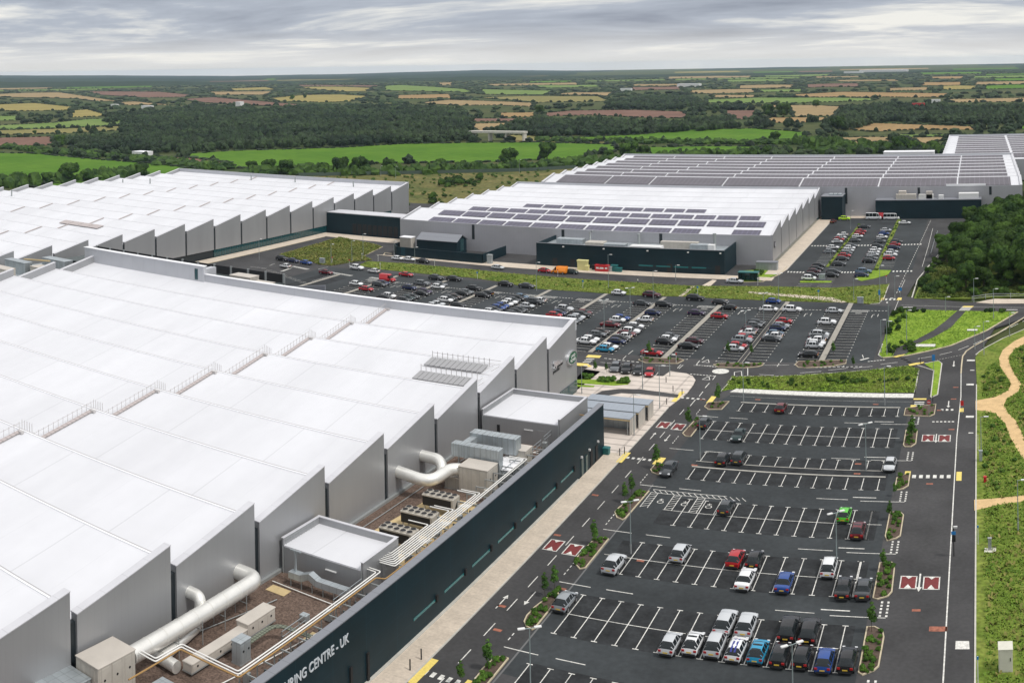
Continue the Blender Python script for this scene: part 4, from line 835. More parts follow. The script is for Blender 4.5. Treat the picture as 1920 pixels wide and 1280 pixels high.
# buildings and plant beyond and beside
pf = empty('solar_field', (20, 740, 0), 'ground mounted solar farm beyond the farthest warehouse at right edge', 'solar panels')
for k in range(14): MB().slab([(-30 + k * 7, 1.0), (-26.5 + k * 7, 2.6), (-26.5 + k * 7, 2.75), (-30 + k * 7, 1.15)], 'x', -36, 70).build('panel_row', M['solarfar'], pf)
def blk(name, label, cat, px, z0, dims, m1, m2, extra=None, world=None, group=None, cap=.25):
    x, y = world if world else G(*px); r = empty(name, (x, y, z0), label, cat, group); w_, d_, h_ = dims
    MB().bbox(-w_ / 2, w_ / 2, 0, d_, 0, h_, .05).build('wall', M[m1], r); MB().bbox(-w_ / 2 - .08, w_ / 2 + .08, -.08, d_ + .08, h_, h_ + cap, .05).build('roof', M[m2], r)
    return r
r = blk('teal_block', 'tall narrow teal block between the middle warehouse and the long solar roofed one', 'building', None, 0, (8.4, 10, 9.2), 'teal', 'tealcap', world=(-58.5, 421.6 - 10.2 + .1))
for k in range(3): MB().bbox(-1.5 + k * 1.8, 0 + k * 1.8, 3, 6, 9.4, 10.0).build('rooftop_vent', M['galv'], r)
r = blk('teal_block', 'wide low teal block in front of the long warehouse beside the wood', 'building', None, 0, (42, 7, 7.3), 'teal', 'tealcap', world=(-20.4, 414.6))
for (x0, x1, y0, y1, z1, m1) in [(-13, -5, 2, 5, 9.4, 'cream'), (-12, -9, 3, 6, 10.6, 'creamtop'), (-4, 2, 3, 5.2, 9.2, 'duct'), (-1, 1.5, 3, 5, 10.4, 'creamtop'), (4, 6, 2, 4, 9.0, 'whiteobj'), (12, 20, 2, 6, 9.6, 'whiteobj')]: MB().bbox(x0, x1, y0, y1, 7.5, z1).build('rooftop_unit', M[m1], r)
# teal plant block against the middle warehouse
t = empty('plant_building', (-106, 303.2, 0), 'long low teal plant building against the front of the middle warehouse', 'building')
b = MB(); b.box(-30.6, 30.4, 0, .3, 0, 7.1); b.box(30.1, 30.4, .3, 15.6, 0, 7.1); b.box(-30.6, -30.3, .3, 15.6, 0, 7.1); b.build('wall', M['teal'], t)
MB().box(-30.3, 30.1, .3, 15.5, 5.6, 5.8).build('roof', M['galv'], t); MB().box(-30.7, 30.5, -.08, .38, 7.1, 7.2).build('parapet_cap', M['tealcap'], t)
for k in range(4): MB().box(3.5 + k * 5.6, 8 + k * 5.6, -.06, 0, 1.6, 2.0).build('slot_window', M['winglass'], t)
for k in (-21.5, -8, 6.2, 19, 29): MB().box(k, k + .5, -.4, 0, 6.2, 6.5).build('wall_lamp', M['whiteobj'], t)
for x0 in (-25, -19, 12.5, 27.5): MB().box(x0, x0 + 1.6, -.05, 0, 0, 2.6).build('door', M['black'], t)
for (x0, x1, y0, y1, z0, z1, m1) in [(-27, -18, 8, 11, 5.8, 7.4, 'galv'), (-16, -10, 5, 9, 5.8, 7.2, 'cream'), (-9, -2, 3, 6, 5.8, 7.3, 'galv'), (0, 10, 1.5, 5, 5.8, 7.3, 'whiteobj'), (8, 20, 8, 10, 5.8, 7.9, 'cream'), (18, 24, 6, 9, 5.8, 7.6, 'galv'), (24, 26, 5, 7, 5.8, 7.8, 'whiteobj')]: MB().bbox(x0, x1, y0, y1, z0, z1).build('rooftop_unit', M[m1], t)
MB().tube([(-17, 12, 5.8), (-17, 12, 9.2), (-16, 12, 9.6)], .35).build('flue', M['steel'], t); MB().tube([(-1, 14, 5.8), (-1, 14, 9)], .5).build('flue', M['steel'], t); MB().tube([(24.4, 12, 5.8), (24.4, 12, 10.2)], .55).build('flue', M['steel'], t)
# compound with shed
cf = empty('compound_fence', (-172, 300, 0), 'dark teal panel fence around the shed beside the middle warehouse', 'fence')
for P in ([(-190.4, 305), (-186.7, 300.2)], [(-186.7, 300.2), (-153.8, 299.3)], [(-153.8, 299.3), (-153.5, 316)], [(-190.4, 305), (-190.6, 317)]):
    MB().wall([(x + 172, y - 300) for x, y in P], .25, 0, 3.1).build('fence_panel', M['teal'], cf)
sh = empty('shed', (-175.6, 308.5, 0), 'dark teal shed with grey pitched roof inside the fenced compound', 'shed')
b = MB(); b.slab([(-8, 0), (8, 0), (8, 4.8), (0, 6.3), (-8, 4.2)], 'y', 0, 7); b.v = [(x, y, z) for x, y, z in b.v]
MB().box(-8, 7.5, 0, 7, 0, 4.6).build('wall', M['teal'], sh)
MB().slab([(-.3, 4.4), (3.6, 6.3), (7.4, 4.4), (7.4, 4.6), (3.6, 6.5), (-.3, 4.6)], 'x', -8.2, 7.8).build('roof', M['tealcap'], sh); MB().slab([(0, 4.5), (3.6, 6.2), (7, 4.5)], 'x', -7.9, 7.45).build('gable', M['teal'], sh)
MB().box(7.5, 7.56, 2.5, 5, 1, 5).build('window', M['glass'], sh)
r = blk('white_tank_house', 'ribbed white cabin at the left end of the teal shed', 'cabin', None, 0, (4.4, 3.0, 5.0), 'cream', 'roofwhite', world=(-187.2, 306.8))
blk('kiosk', 'small grey utility kiosk at the corner of the teal compound fence', 'kiosk', None, 0.11, (1.6, 1.2, 2.6), 'galv', 'steel', world=(-151.6, 299.6))
# shelters by the forecourt
for k, (x0, x1, y0, y1, lb) in enumerate([(-70, -58.9, 168.2, 171.4, 'open fronted shelter nearest the teal wall end, grey roof sheets'), (-70, -58.6, 171.9, 175.6, 'middle of the three grey roofed shelters beside the forecourt'), (-70, -58.2, 176.1, 179.2, 'farthest grey roofed shelter by the curved forecourt lane')]):
    r = empty('cycle_shelter', ((x0 + x1) / 2, y0, .11), lb, 'shelter', 'grey roofed shelters beside the forecourt'); hw = (x1 - x0) / 2; d_ = y1 - y0
    MB().box(-hw, hw, 0, d_, 2.7, 2.85).build('roof', M['solarblue'], r); MB().box(hw - .15, hw, .1, d_ - .1, 0, 2.7).build('side_wall', M['cream'], r); MB().box(-hw, hw - .16, d_ - .2, d_ - .1, 0, 2.7).build('back_wall', M['timberdark'] if 'timberdark' in M else M['galv'], r)
    MB().box(-hw, hw, .0, .1, 2.45, 2.69).build('front_beam', M['timber'], r)
    for q in range(3): MB().box(-hw + q * hw * .95, -hw + q * hw * .95 + .12, .1, .22, 0, 2.45).build('post', M['steel'], r)
# small shelter and bus stop by the middle warehouse corner
r = empty('glass_shelter', (*G(1404, 527), 0.1), 'green roofed glass shelter beside the lawn near the middle warehouse', 'shelter')
MB().box(-3, 3, -1.2, 1.2, 2.5, 2.65).build('roof', M['greenbin'], r); MB().box(-2.9, 2.9, 1.0, 1.08, 0, 2.5).build('back_panel', M['glass'], r)
for q in (-2.9, 2.8): MB().box(q, q + .1, -1.1, 1.0, 0, 2.5).build('side_panel', M['glass'], r)
blk('kiosk', 'low grey store behind the green roofed shelter', 'kiosk', (1437, 507), .1, (6.5, 2.4, 2.2), 'galv', 'tealcap')
blk('white_building', 'small white building beside the far green field at left', 'building', (259, 297), -.4, (13, 9, 5.2), 'whiteobj', 'roofwhite')
blk('white_building', 'white farmhouse gable among the dark woods at upper left', 'building', (446, 203), -.4, (10, 10, 11), 'whiteobj', 'roofwhite')
for k, (px, py, w_, h_, lb) in enumerate([(1656, 121.8 + 13, 240, 11, 'long white sheds on the far right skyline'), (1173, 170, 26, 6, 'white roofed farm building in the far fields at centre'), (1290, 162.5, 60, 8, 'pale farm sheds right of centre in the far distance'), (1722, 205, 16, 8, 'red roofed house among trees at upper right'), (273, 203, 22, 5, 'white farm buildings below the brown field at upper left'), (1755, 197, 12, 8, 'white house among trees at upper right'), (213, 199, 16, 4, 'grey barn near the yellow field at upper left'), (1600, 129 + 8, 90, 8, 'pale buildings on the distant right skyline')]):
    blk('distant_building', lb, 'building', (px, py), -.5, (w_, w_ * .4, h_), 'whiteobj' if 'red' not in lb else 'redbin', 'roofwhite' if 'red' not in lb else 'redbin')
# motorway bridge in the distance
br = empty('road_bridge', (*G(930, 263), -.5), 'grey road bridge at the edge of the far green field', 'bridge')
MB().box(-26, 26, 0, 8, 6.5, 8.2).build('deck', M['kerb'], br)
for q in (-24, -8, 8, 24): MB().box(q, q + 1.5, 1, 7, 0, 6.5).build('pier', M['kerb'], br)
blk('rooftop_plant', 'white rooftop plant behind the long solar roofed warehouse', 'plant room', None, 0, (26, 8, 15.6), 'whiteobj', 'roofwhite', world=(-36, 536))
blk('service_yard_block', 'teal block at the right edge beside the long solar roofed warehouse', 'building', None, 0, (20, 60, 10), 'teal', 'tealcap', world=(34, 440))
# ================================================================== ANNEX WITH ROOFTOP PLANT
an = empty('plant_annex', (-60.4, 40, 0), 'long dark teal annex with lettering along its wall and gravel roof full of plant', 'building')
ax, ay = -60.4, 40
def AP(nm, mb, m_, par=an): mb.v = [(x - ax, y - ay, z) for x, y, z in mb.v]; return mb.build(nm, m_, par)
ZR = 4.7; ZT = 8.05; YA = 159.6
AP('wall', MB().box(-60.75, -60.4, 40, 159.6, 0, ZT), M['teal']); AP('wall', MB().box(-76.5, -60.75, 159.3, 159.6, 0, ZT - 1.5), M['teal'])
AP('parapet_cap', MB().box(-61.3, -60.32, 40, 159.65, ZT, ZT + .12), M['tealcap'])
AP('plinth', MB().box(-60.4, -60.05, 40, 148, 0, .25), M['kerb'])
AP('roof', MB().box(-76.7, -60.76, 40, 159.3, ZR - .3, ZR), M['gravel'])
AP('roof_edge_kerb', MB().box(-76.68, -76.3, 40, 159.3, ZR, ZR + .35), M['steel'])
for y in (92.4, 99.3, 106.3, 113.3, 120.4, 127.4, 134.5, 141.3)[:8]:
    if y < 95: continue
    AP('slot_window', MB().box(-60.4, -60.36, y + .1, y + 4.9, 2.05, 2.35), M['winglass']); AP('wall_lamp', MB().box(-60.4, -60.15, y + 5.0, y + 5.35, 2.0, 2.75), M['black'])
for y in (86.8, 89.9): AP('downpipe', MB().box(-60.4, -60.2, y, y + .35, 0, 3.1), M['black'])
for y in (149.4, 151.2, 153.3, 155.6): AP('door', MB().box(-60.4, -60.3, y, y + .9, .1, 2.6), M['glass' if y < 153 else 'black'])
for y in (149.3, 152.6, 156.4): AP('wall_lamp', MB().box(-60.4, -60.1, y, y + .25, 2.9, 3.2), M['whiteobj'])
text('MANUFACTURING CENTRE - UK', 1.32, (-60.36, 86.75, 5.75), M['letters'], an, 'lettering', .04, align='RIGHT', sx=.86, bold=.012)
# metal deck beside the parapet, with cable trays and framing
AP('service_walkway', MB().box(-63.0, -61.4, 60, 158, 6.1, 6.2), M['darksteel'])
b = MB()
for y in np.arange(60, 158, 2.2): b.box(-63.9, -61.0, y, y + .15, 5.7, 6.1); b.box(-63.9, -63.75, y, y + .12, ZR, 5.9); b.box(-61.3, -61.0, y, y + 1.2, 6.22, 6.4)
AP('walkway_frame', b, M['darksteel'])
for y0, y1, x in ((82, 86, -65.2), (90, 95.5, -64.6), (130, 136, -64.4), (138.5, 143, -64.2), (144.5, 148, -64.4), (151, 153.5, -63.8)):
    b = MB()
    for z in (6.8, 7.35): b.box(x, x + .06, y0, y1, z, z + .06)
    for y in np.arange(y0, y1 + .1, 1.4): b.box(x, x + .06, y, y + .06, ZR, 7.4)
    AP('handrail', b, M['galv'])
def thing_mesh(name, mb, m_, label, cat, group=None):
    xs = [v[0] for v in mb.v]; ys = [v[1] for v in mb.v]; o0 = ((min(xs) + max(xs)) / 2, (min(ys) + max(ys)) / 2, 0)
    mb.v = [(x - o0[0], y - o0[1], z) for x, y, z in mb.v]; o = mb.build(name, m_); o.location = o0; return tag(o, label, cat, group)
# penthouses
for (x0, x1, y0, y1, z1, lb) in [(-76.3, -64.9, 96.3, 103.7, 8.6, 'grey clad plant house with white roof on gravel roof, nearer of two'), (-76.3, -62.9, 147.3, 158.9, 9.1, 'grey clad plant house with white roof at the far end of the teal annex')]:
    r = empty('plant_house', (x0, y0, ZR), lb, 'plant room'); w_, d_, h_ = x1 - x0, y1 - y0, z1 - ZR
    MB().box(0, w_, 0, d_, 0, h_ - .9).build('wall', M['panel'], r); MB().box(.2, w_ - .2, .05, d_ - .3, h_ - .9, h_ - .75).build('roof', M['roof'], r)
    b = MB(); b.box(0, .25, 0, d_, h_ - .9, h_ + .05); b.box(w_ - .3, w_, 0, d_, h_ - .9, h_ + .05); b.box(.25, w_ - .3, d_ - .3, d_, h_ - .9, h_ + .05); b.build('parapet', M['panel'], r)
    b = MB(); b.box(-.05, .3, -.05, d_, h_ + .05, h_ + .12); b.box(w_ - .35, w_ + .05, -.05, d_, h_ + .05, h_ + .12); b.box(-.05, w_ + .05, d_ - .35, d_ + .05, h_ + .05, h_ + .13); b.build('parapet_cap', M['roofcap'], r)
    MB().box(w_ * .55, w_ * .55 + 1.5, -.12, 0, h_ * .5, h_ * .5 + .12).build('wall_lamp', M['whiteobj'], r); MB().tube([(.25, -.12, 0), (.25, -.12, h_ - .9)], .07).build('downpipe', M['steel'], r); MB().tube([(w_ - .2, -.12, 0), (w_ - .2, -.12, h_ - .9)], .06).build('downpipe', M['steel'], r)
    b = MB()
    for k in range(12): b.box(.35, .38, .4 + k * .5, .44 + k * .5, h_ - .75, h_ - .1)
    b.box(.34, .39, .2, d_ * .8, h_ - .15, h_ - .1); b.build('railing', M['steel'], r)
    if y0 > 120: MB().box(w_ * .2, w_ * .2 + .5, -.05, 0, h_ * .2, h_ * .55).build('door', M['black'], r); MB().box(w_ * .72, w_ * .72 + 1.5, -.04, 0, 0, h_ * .55).build('door', M['panel'], r)
# big round ducts
def duct(name, pts, r_, lb, rings=True, rad=1.6):
    pts = arc(pts, rad, 8); mb = MB(); mb.tube(pts, r_, 20); o = thing_mesh(name, mb, M['duct'], lb, 'duct')
    if rings:
        P = [Vector(p) for p in pts]
        for i in range(1, len(P)):
            L_ = (P[i] - P[i - 1]).length
            if L_ > 2:
                n = max(1, int(L_ / 2.0)); dr = (P[i] - P[i - 1]).normalized()
                for k in range(1, n): q = P[i - 1] + (P[i] - P[i - 1]) * (k / n) - Vector((o.location.x, o.location.y, 0)); MB().tube([q - dr * .05, q + dr * .05], r_ + .035, 20).build('joint_ring', M['duct'], o)
    return o
duct('air_duct', [(-76.8, 88.9, 7.4), (-73.9, 88.9, 7.4), (-73.9, 69.6, 7.1)], .85, 'long round silver duct running from the warehouse wall to the cream air unit')
duct('air_duct', [(-76.8, 80.9, 8.2), (-75.0, 80.9, 8.2), (-74.9, 80.4, 5.6), (-73.6, 73.5, 5.5)], .62, 'short silver duct curving down behind the long round one', False)
duct('air_duct', [(-74.5, 73.6, 5.4), (-71.4, 73.4, 5.4)], .6, 'silver duct stub lying under the long round one', False)
duct('air_duct', [(-76.8, 122.8, 7.7), (-71.6, 122.6, 7.2), (-70.9, 127.2, 7.6), (-69.4, 128.5, 7.3)], .80, 'silver duct with two bends leading into the big cream air unit', rad=2.0)
duct('air_duct', [(-76.8, 129.3, 7.8), (-73.3, 129.0, 7.8), (-72.4, 127.5, 5.8)], .78, 'silver duct elbow beside the twin galvanised ducts', False, 2.4)
def casing(name, x0, x1, y0, y1, z0, z1, lb, mwall='cream', mtop='creamtop', taper=None, cat='air handling unit'):
    r = empty(name, (x0, y0, z0), lb, cat); w_, d_, h_ = x1 - x0, y1 - y0, z1 - z0
    MB().bbox(0, w_, 0, d_, .15, h_, .06).build('casing', M[mwall], r); MB().bbox(-.05, w_ + .05, -.05, d_ + .05, h_, h_ + .1, .04).build('top_panel', M[mtop], r)
    MB().box(-.02, w_ + .02, -.02, d_ + .02, 0, .15).build('base_frame', M['steel'], r)
    n = max(2, int(d_ / 1.4))
    for k in range(n):
        y = (k + .5) * d_ / n; MB().box(w_, w_ + .03, y - d_ / n * .38, y + d_ / n * .38, .3, h_ - .2).build('access_door', M[mwall], r)
        MB().tube([(w_ + .03, y, h_ * .62), (w_ + .06, y, h_ * .62)], .12, 10).build('porthole', M['black'], r)
    for k in range(max(1, int(w_ / 1.5))): MB().box(k * 1.5 + .2, k * 1.5 + 1.2, -.03, 0, .3, h_ - .2).build('access_door', M[mwall], r)
    return r
casing('air_handling_unit', -76.2, -73.0, 64.6, 69.4, ZR, 8.1, 'cream air handling unit at the end of the long silver duct, lower left')
casing('air_handling_unit', -69.6, -65.1, 127.1, 130.3, ZR, 8.2, 'large cream air handling unit joined to the bent silver duct')
casing('air_handling_unit', -72.0, -69.6, 127.4, 129.9, ZR, 6.3, 'low cream unit beside the large cream air handling unit')
casing('air_handling_unit', -65.6, -63.6, 136.2, 138.6, ZR + 1, 8.0, 'white cream unit behind the twin galvanised ducts')
casing('supply_duct_box', -71.1, -69.9, 73.9, 82.3, ZR + .3, 5.9, 'long low cream box duct lying on the brown gravel roof', mwall='creamtop')
casing('supply_duct_box', -71.4, -69.8, 82.3, 86.8, ZR + .3, 6.4, 'taller cream casing at the far end of the low box duct', mwall='creamtop')
casing('grey_duct_box', -68.7, -67.5, 78.4, 80.0, ZR, 6.9, 'small upright blue grey duct box in the gravel beside the curved cable tray', 'galv', 'galv', cat='duct')
casing('grey_duct_box', -77.0, -73.8, 60.0, 64.4, ZR - .2, 7.0, 'blue grey duct casing below the cream unit in the lower left corner', 'galv', 'galv', cat='duct')
casing('grey_duct_box', -70.5, -66.2, 67.5, 70.5, ZR, 6.0, 'flat grey duct box at the bottom edge under the pipes', 'galv', 'galv', cat='duct')
casing('grey_duct_box', -66.8, -63.8, 131.2, 136.6, ZR + .6, 7.0, 'flat white topped duct box between the twin galvanised ducts', 'galv', 'roofwhite', cat='duct')
def galv(x0, x1, y0, y1, z0, z1, lb):
    b = MB(); b.bbox(x0, x1, y0, y1, z0, z1, .05); o = thing_mesh('galvanised_duct', b, M['galv'], lb, 'duct', 'twin galvanised ducts'); ox, oy = o.location.x, o.location.y
    for k in range(9):
        x = x0 + (k + .5) * (x1 - x0) / 9; MB().box(x - .03 - ox, x + .03 - ox, y0 - .04 - oy, y1 + .04 - oy, z0 - .02, z1 + .04).build('joint_flange', M['steel'], o)
    for x in (x0 + 1, x1 - 1): MB().box(x - ox, x + .15 - ox, y0 + .2 - oy, y0 + .35 - oy, ZR, z0).build('leg', M['steel'], o)
galv(-72.2, -64.7, 135.4, 137.2, 7.6, 9.9, 'rear one of the twin rectangular galvanised ducts, farther from the round duct'); galv(-72.7, -65.1, 130.7, 132.1, 8.0, 9.8, 'front one of the twin rectangular galvanised ducts, above the cream air unit')
thing_mesh('galvanised_duct', MB().bbox(-66.4, -65.1, 130.8, 132.0, ZR, 7.95), M['galv'], 'vertical galvanised duct drop at the end of the front twin duct', 'duct')
thing_mesh('galvanised_duct', MB().slab([(131.9, 8.6), (135.6, 8.6), (135.6, 9.4), (131.9, 9.4)], 'x', -72.0, -70.9), M['galv'], 'short pale duct bridging the twin galvanised ducts', 'duct')
# low duct run at the foot of the nearer plant house
r = empty('low_duct_run', (-72.5, 94.6, ZR), 'zinc duct run on stands along the foot of the nearer plant house', 'duct')
MB().slab([(-1.2, .9), (.6, .9), (1.6, 1.4), (2.6, .9), (6.8, .9), (6.8, 1.6), (2.8, 1.6), (1.7, 2.1), (.4, 1.6), (-1.2, 1.6)], 'y', -.5, .4).build('duct', M['galv'], r)
MB().tube([(-.6, .1, 1.6), (-.6, .1, 3.8)], .16).build('flue', M['galv'], r); MB().box(-1.3, .2, -.02, .2, 3.8, 3.95).build('flue_cap', M['galv'], r)
for q in range(6): MB().box(-1 + q * 1.5, -.9 + q * 1.5, -.4, -.3, 0, .9).build('leg', M['steel'], r)
tag(MB().slab([(-1.3, .02), (1.3, .02), (1.3, .06), (-1.3, .06)], 'y', 0, 1.4).build('timber_board', M['timber']), 'pale timber board lying on the brown gravel roof', 'board').location = (-73.9, 91.8, ZR)
for (x, y, w_, d_, lb) in [(-65.6, 86.0, 2.6, 1.7, 'pale timber boards under the curved cable tray'), (-64.0, 84.6, 2.2, 1.0, 'second pale board under the white pipes near the lettering'), (-69.5, 66.2, 2.4, 1.4, 'pale board at the bottom edge under the grey duct')]:
    tag(MB().box(0, w_, 0, d_, .02, .08).build('timber_board', M['timber']), lb, 'board').location = (x, y, ZR)
# chillers on a pale screed
thing_mesh('pale_screed', MB().prism([(-74.0, 103.9), (-64.0, 103.9), (-64.0, 124.6), (-71.5, 124.6), (-72.2, 121.5), (-74.0, 104)], ZR, ZR + .05), M['timber'], 'pale screed strip beneath the three fan chillers', 'roof surface')
def chiller(x, y, lb):
    r = empty('chiller', (x, y, ZR + .9), lb, 'chiller', 'fan chillers on the gravel roof')
    MB().bbox(0, 4.7, 0, 1.9, 1.3, 1.5, .04).build('fan_deck', M['cream'], r); MB().box(.1, 4.4, .05, 1.85, .1, 1.3).build('coil', M['black'], r); MB().slab([(0, 0), (1.9, 0), (1.9, 1.3), (0, 1.3)], 'x', 4.4, 4.7).build('end_panel', M['cream'], r)
    MB().slab([(.5, .15), (1.4, .15), (.95, .9)], 'x', 4.7, 4.72).build('vent_triangle', M['black'], r)
    for i in range(5):
        for j in range(2):
            cx, cy = .5 + i * .92, .5 + j * .92; f = MB().tube([(cx, cy, 1.5), (cx, cy, 1.62)], .42, 16).build('fan', M['cream'], r)
            MB().tube([(cx, cy, 1.6), (cx, cy, 1.64)], .36, 16).build('grille', M['black'], f)
    for q in ((.2, .2), (4.3, .2), (.2, 1.6), (4.3, 1.6)): MB().box(q[0], q[0] + .15, q[1], q[1] + .15, -.9, .1).build('leg', M['cream'], r)
chiller(-70.8, 119.1, 'fan chiller farthest from camera, beside the large cream air unit'); chiller(-70.6, 113.3, 'middle of the three fan chillers on the gravel roof'); chiller(-70.4, 107.9, 'nearest fan chiller, just behind the nearer plant house')
# pipes
def pipe(pts, r_, m_, lb, cat='pipe', grp=None): return thing_mesh('pipe', MB().tube(arc(pts, .25, 3), r_, 8), M[m_], lb, cat, grp)
ZP = 7.7
for k in range(7):
    x = -62.6 - k * .34; yb = 99.2 + k * .4; ye = [134.6, 134.1, 121.4, 120.9, 115.4, 114.9, 110.2][k]
    pipe([(x - 2.0 - (k % 2) * .5, yb, ZP), (x, yb, ZP), (x, ye, ZP), (x - 2.8, ye, ZP)], .07, 'pipewhite', 'one of seven parallel white pipes bundled behind the teal parapet', grp='white pipe bundle')
pipe([(-65.0, 97.5, ZP), (-63.3, 97.4, ZP), (-63.45, 73.3, ZP), (-70.7, 73.3, ZP), (-70.7, 69.8, ZP), (-72.9, 69.8, ZP)], .07, 'pipewhite', 'outer white pipe zigzagging past the lettering to the lower left')
pipe([(-65.0, 97.1, ZP), (-63.65, 97.0, ZP), (-63.8, 73.7, ZP), (-71.0, 73.7, ZP), (-71.05, 70.2, ZP), (-73.0, 70.2, ZP)], .07, 'pipewhite', 'inner white pipe zigzagging past the lettering to the lower left')
pipe([(-62.6, 154.6, ZP), (-61.7, 154.6, ZP), (-61.65, 116, ZP), (-61.95, 96.2, ZP), (-63.0, 95.9, ZP), (-63.12, 73.0, ZP), (-70.45, 72.95, ZP), (-70.4, 66.0, ZP)], .08, 'pipegold', 'long ochre pipe along the parapet of the teal annex')
pr_ = empty('pipe_rack', (-65, 100, 0), 'steel rack carrying the white pipe bundle along the annex roof', 'rack')
for y in list(np.arange(0, 40, 2.6)) + list(np.arange(-26, -4, 2.6)):
    w_ = .0 if y >= 0 else 1.0; MB().box(w_, 3.2, y, y + .1, 7.45, 7.58).box(3.1, 3.2, y, y + .1, ZR, 7.45).box(w_, w_ + .1, y, y + .1, ZR, 7.45).build('rack_frame', M['steel'], pr_)
for x0, y0, lb_ in ((-65.8, 119.6, 'farthest'), (-65.6, 113.8, 'middle'), (-65.4, 108.4, 'nearest')):
  b = MB(); b.box(x0 - .2, x0 + .9, y0, y0 + .1, ZR, ZR + .3)
  for q in range(4): b.tube(arc([(x0 + .2 * q, y0 + .2, ZR + .2), (x0 + .2 * q, y0 + .2, 6.2 + .1 * q), (x0 + 1.6, y0 + .3 + .3 * q, 6.2)], .2, 3), .08, 6)
  thing_mesh('chiller_pipework', b, M['pipewhite'], f'short white connecting pipework at the end of the {lb_} fan chiller', 'pipes')
pt = arc([(-68.0, 80.2, 6.2), (-68.1, 84.7, 6.2), (-63.6, 84.8, 6.2)], 1.6, 8); b = MB()
P2_ = [(p.x, p.y) for p in pt]; b.wall(P2_, .6, 6.1, 6.2); 
thing_mesh('cable_tray', b, mat('green_grey_tray', (0.17, 0.19, 0.14), .7, coords='World', stripes=[('Y', .4, .3, .5), ('X', .4, .3, .5)]), 'curved greenish cable tray beside the low cream box duct', 'cable tray')
# small clutter on the annex roof: conduits, junction boxes, brackets, pads
for k, (x0, y0, x1, y1) in enumerate([(-75.6, 93.6, -66, 93.2), (-75.4, 78.0, -72.6, 90.6), (-67, 74.4, -64.2, 92.0), (-74.8, 104.4, -74.6, 128.4), (-66.0, 104.6, -65.6, 126.4), (-72.8, 123.8, -64.6, 123.6), (-69.0, 139.4, -64.6, 146.4), (-75.6, 139.5, -75.4, 146.8), (-71.6, 143.6, -64.2, 144.2), (-75.0, 131.6, -73.4, 146.0)]):
    thing_mesh('conduit', MB().tube([(x0, y0, ZR + .18), (x1, y1, ZR + .18)], .06, 6), M['steel' if k % 2 else 'pipewhite'], 'thin conduit run lying low across the gravel roof of the annex', 'conduit', 'conduits on the annex roof')
for k, (x, y, w_, d_, h_, m1) in enumerate([(-64.6, 104.8, .6, .5, 1.5, 'galv'), (-64.5, 111.3, .6, .5, 1.6, 'steel'), (-64.5, 117.2, .6, .5, 1.5, 'galv'), (-64.8, 125.2, .9, .6, 1.8, 'cream'), (-66.9, 141.2, 1.2, .8, 1.3, 'galv'), (-64.9, 144.8, .7, .7, 1.6, 'steel'), (-70.5, 141.8, 1.6, 1.1, .9, 'cream'), (-73.6, 141.0, 1.0, 1.0, 1.2, 'galv'), (-65.9, 90.2, .7, .5, 1.2, 'steel'), (-65.6, 76.4, .6, .6, 1.0, 'steel'), (-68.0, 88.6, .9, .7, .8, 'galv'), (-71.6, 132.9, .9, .9, 1.9, 'galv')]):
    r = empty('junction_box', (x, y, ZR), f'small {dict(galv="zinc", steel="grey", cream="cream")[m1]} equipment box on the annex roof, number {k + 1} counted at random', 'equipment box', 'small equipment boxes on the annex roof'); r['label'] = 'small metal equipment box standing on the gravel roof of the annex'
    MB().bbox(0, w_, 0, d_, .1, h_, .03).build('casing', M[m1], r); MB().box(.05, w_ - .05, -.02, 0, .2, h_ - .1).build('door', M['steel'], r)
for k, y in enumerate(np.arange(70, 96, 1.6)): thing_mesh('parapet_bracket', MB().slab([(-62.6, ZR), (-61.3, 7.9), (-61.3, 7.6), (-62.3, ZR)], 'y', y, y + .08), M['darksteel'], 'dark steel brace propping the parapet behind the lettering', 'brace', 'parapet braces')
for k, y in enumerate((75.5, 79, 82.5, 86)): thing_mesh('duct_hanger', MB().tube([(-73.1, y, ZR), (-73.1, y, 7.1)], .05, 6).tube([(-74.7, y, ZR), (-74.7, y, 7.1)], .05, 6).tube([(-74.8, y, 6.15), (-73.0, y, 6.15)], .05, 6), M['steel'], 'steel frame carrying the long round silver duct', 'frame', 'duct frames')
# plant deck at the left end of the near warehouse and behind its parapet
def unit(x, y, z, w_, d_, h_, m1, lb, nm='rooftop_unit', m2=None):
    r = empty(nm, (x, y, z), lb, 'rooftop unit'); MB().bbox(0, w_, 0, d_, 0, h_, .08).build('casing', M[m1], r); MB().bbox(-.06, w_ + .06, -.06, d_ + .06, h_, h_ + .12).build('top_panel', M[m2 or ('galv' if m1 == 'galv' else 'creamtop')], r)
    for k in range(max(1, int(w_ / 1.6))): MB().box(k * 1.6 + .25, k * 1.6 + 1.25, -.04, 0, .3, h_ - .3).build('access_door', M[m1], r)
tag(MB().box(-234, -212.2, 100, 190, 8.9, 9.2).build('plant_deck', M['galv']), 'grey plant deck at the left end of the nearest warehouse', 'deck')
for i, (x, y, w_, d_, h_, m1, lb) in enumerate([(-224.5, 180.5, 9.5, 3.0, 3.6, 'galv', 'grey rooftop unit beside the tall parapet at upper left'), (-231, 172.5, 9, 2.6, 3.3, 'galv', 'long blue grey rooftop unit left of the parapet corner'), (-221, 173.5, 4.5, 3.5, 2.6, 'cream', 'pale rooftop unit with sloping lid behind the roof edge at left'), (-226, 164, 7, 3.2, 3.0, 'cream', 'cream rooftop unit at the left edge of the photo'), (-231.5, 160, 4, 3, 3.4, 'galv', 'dark grey rooftop unit at the very left edge'), (-217.5, 184.2, 3.5, 2.6, 2.2, 'cream', 'small pale unit tucked against the tall parapet')]): unit(x, y, 9.2, w_, d_, h_, m1, lb)
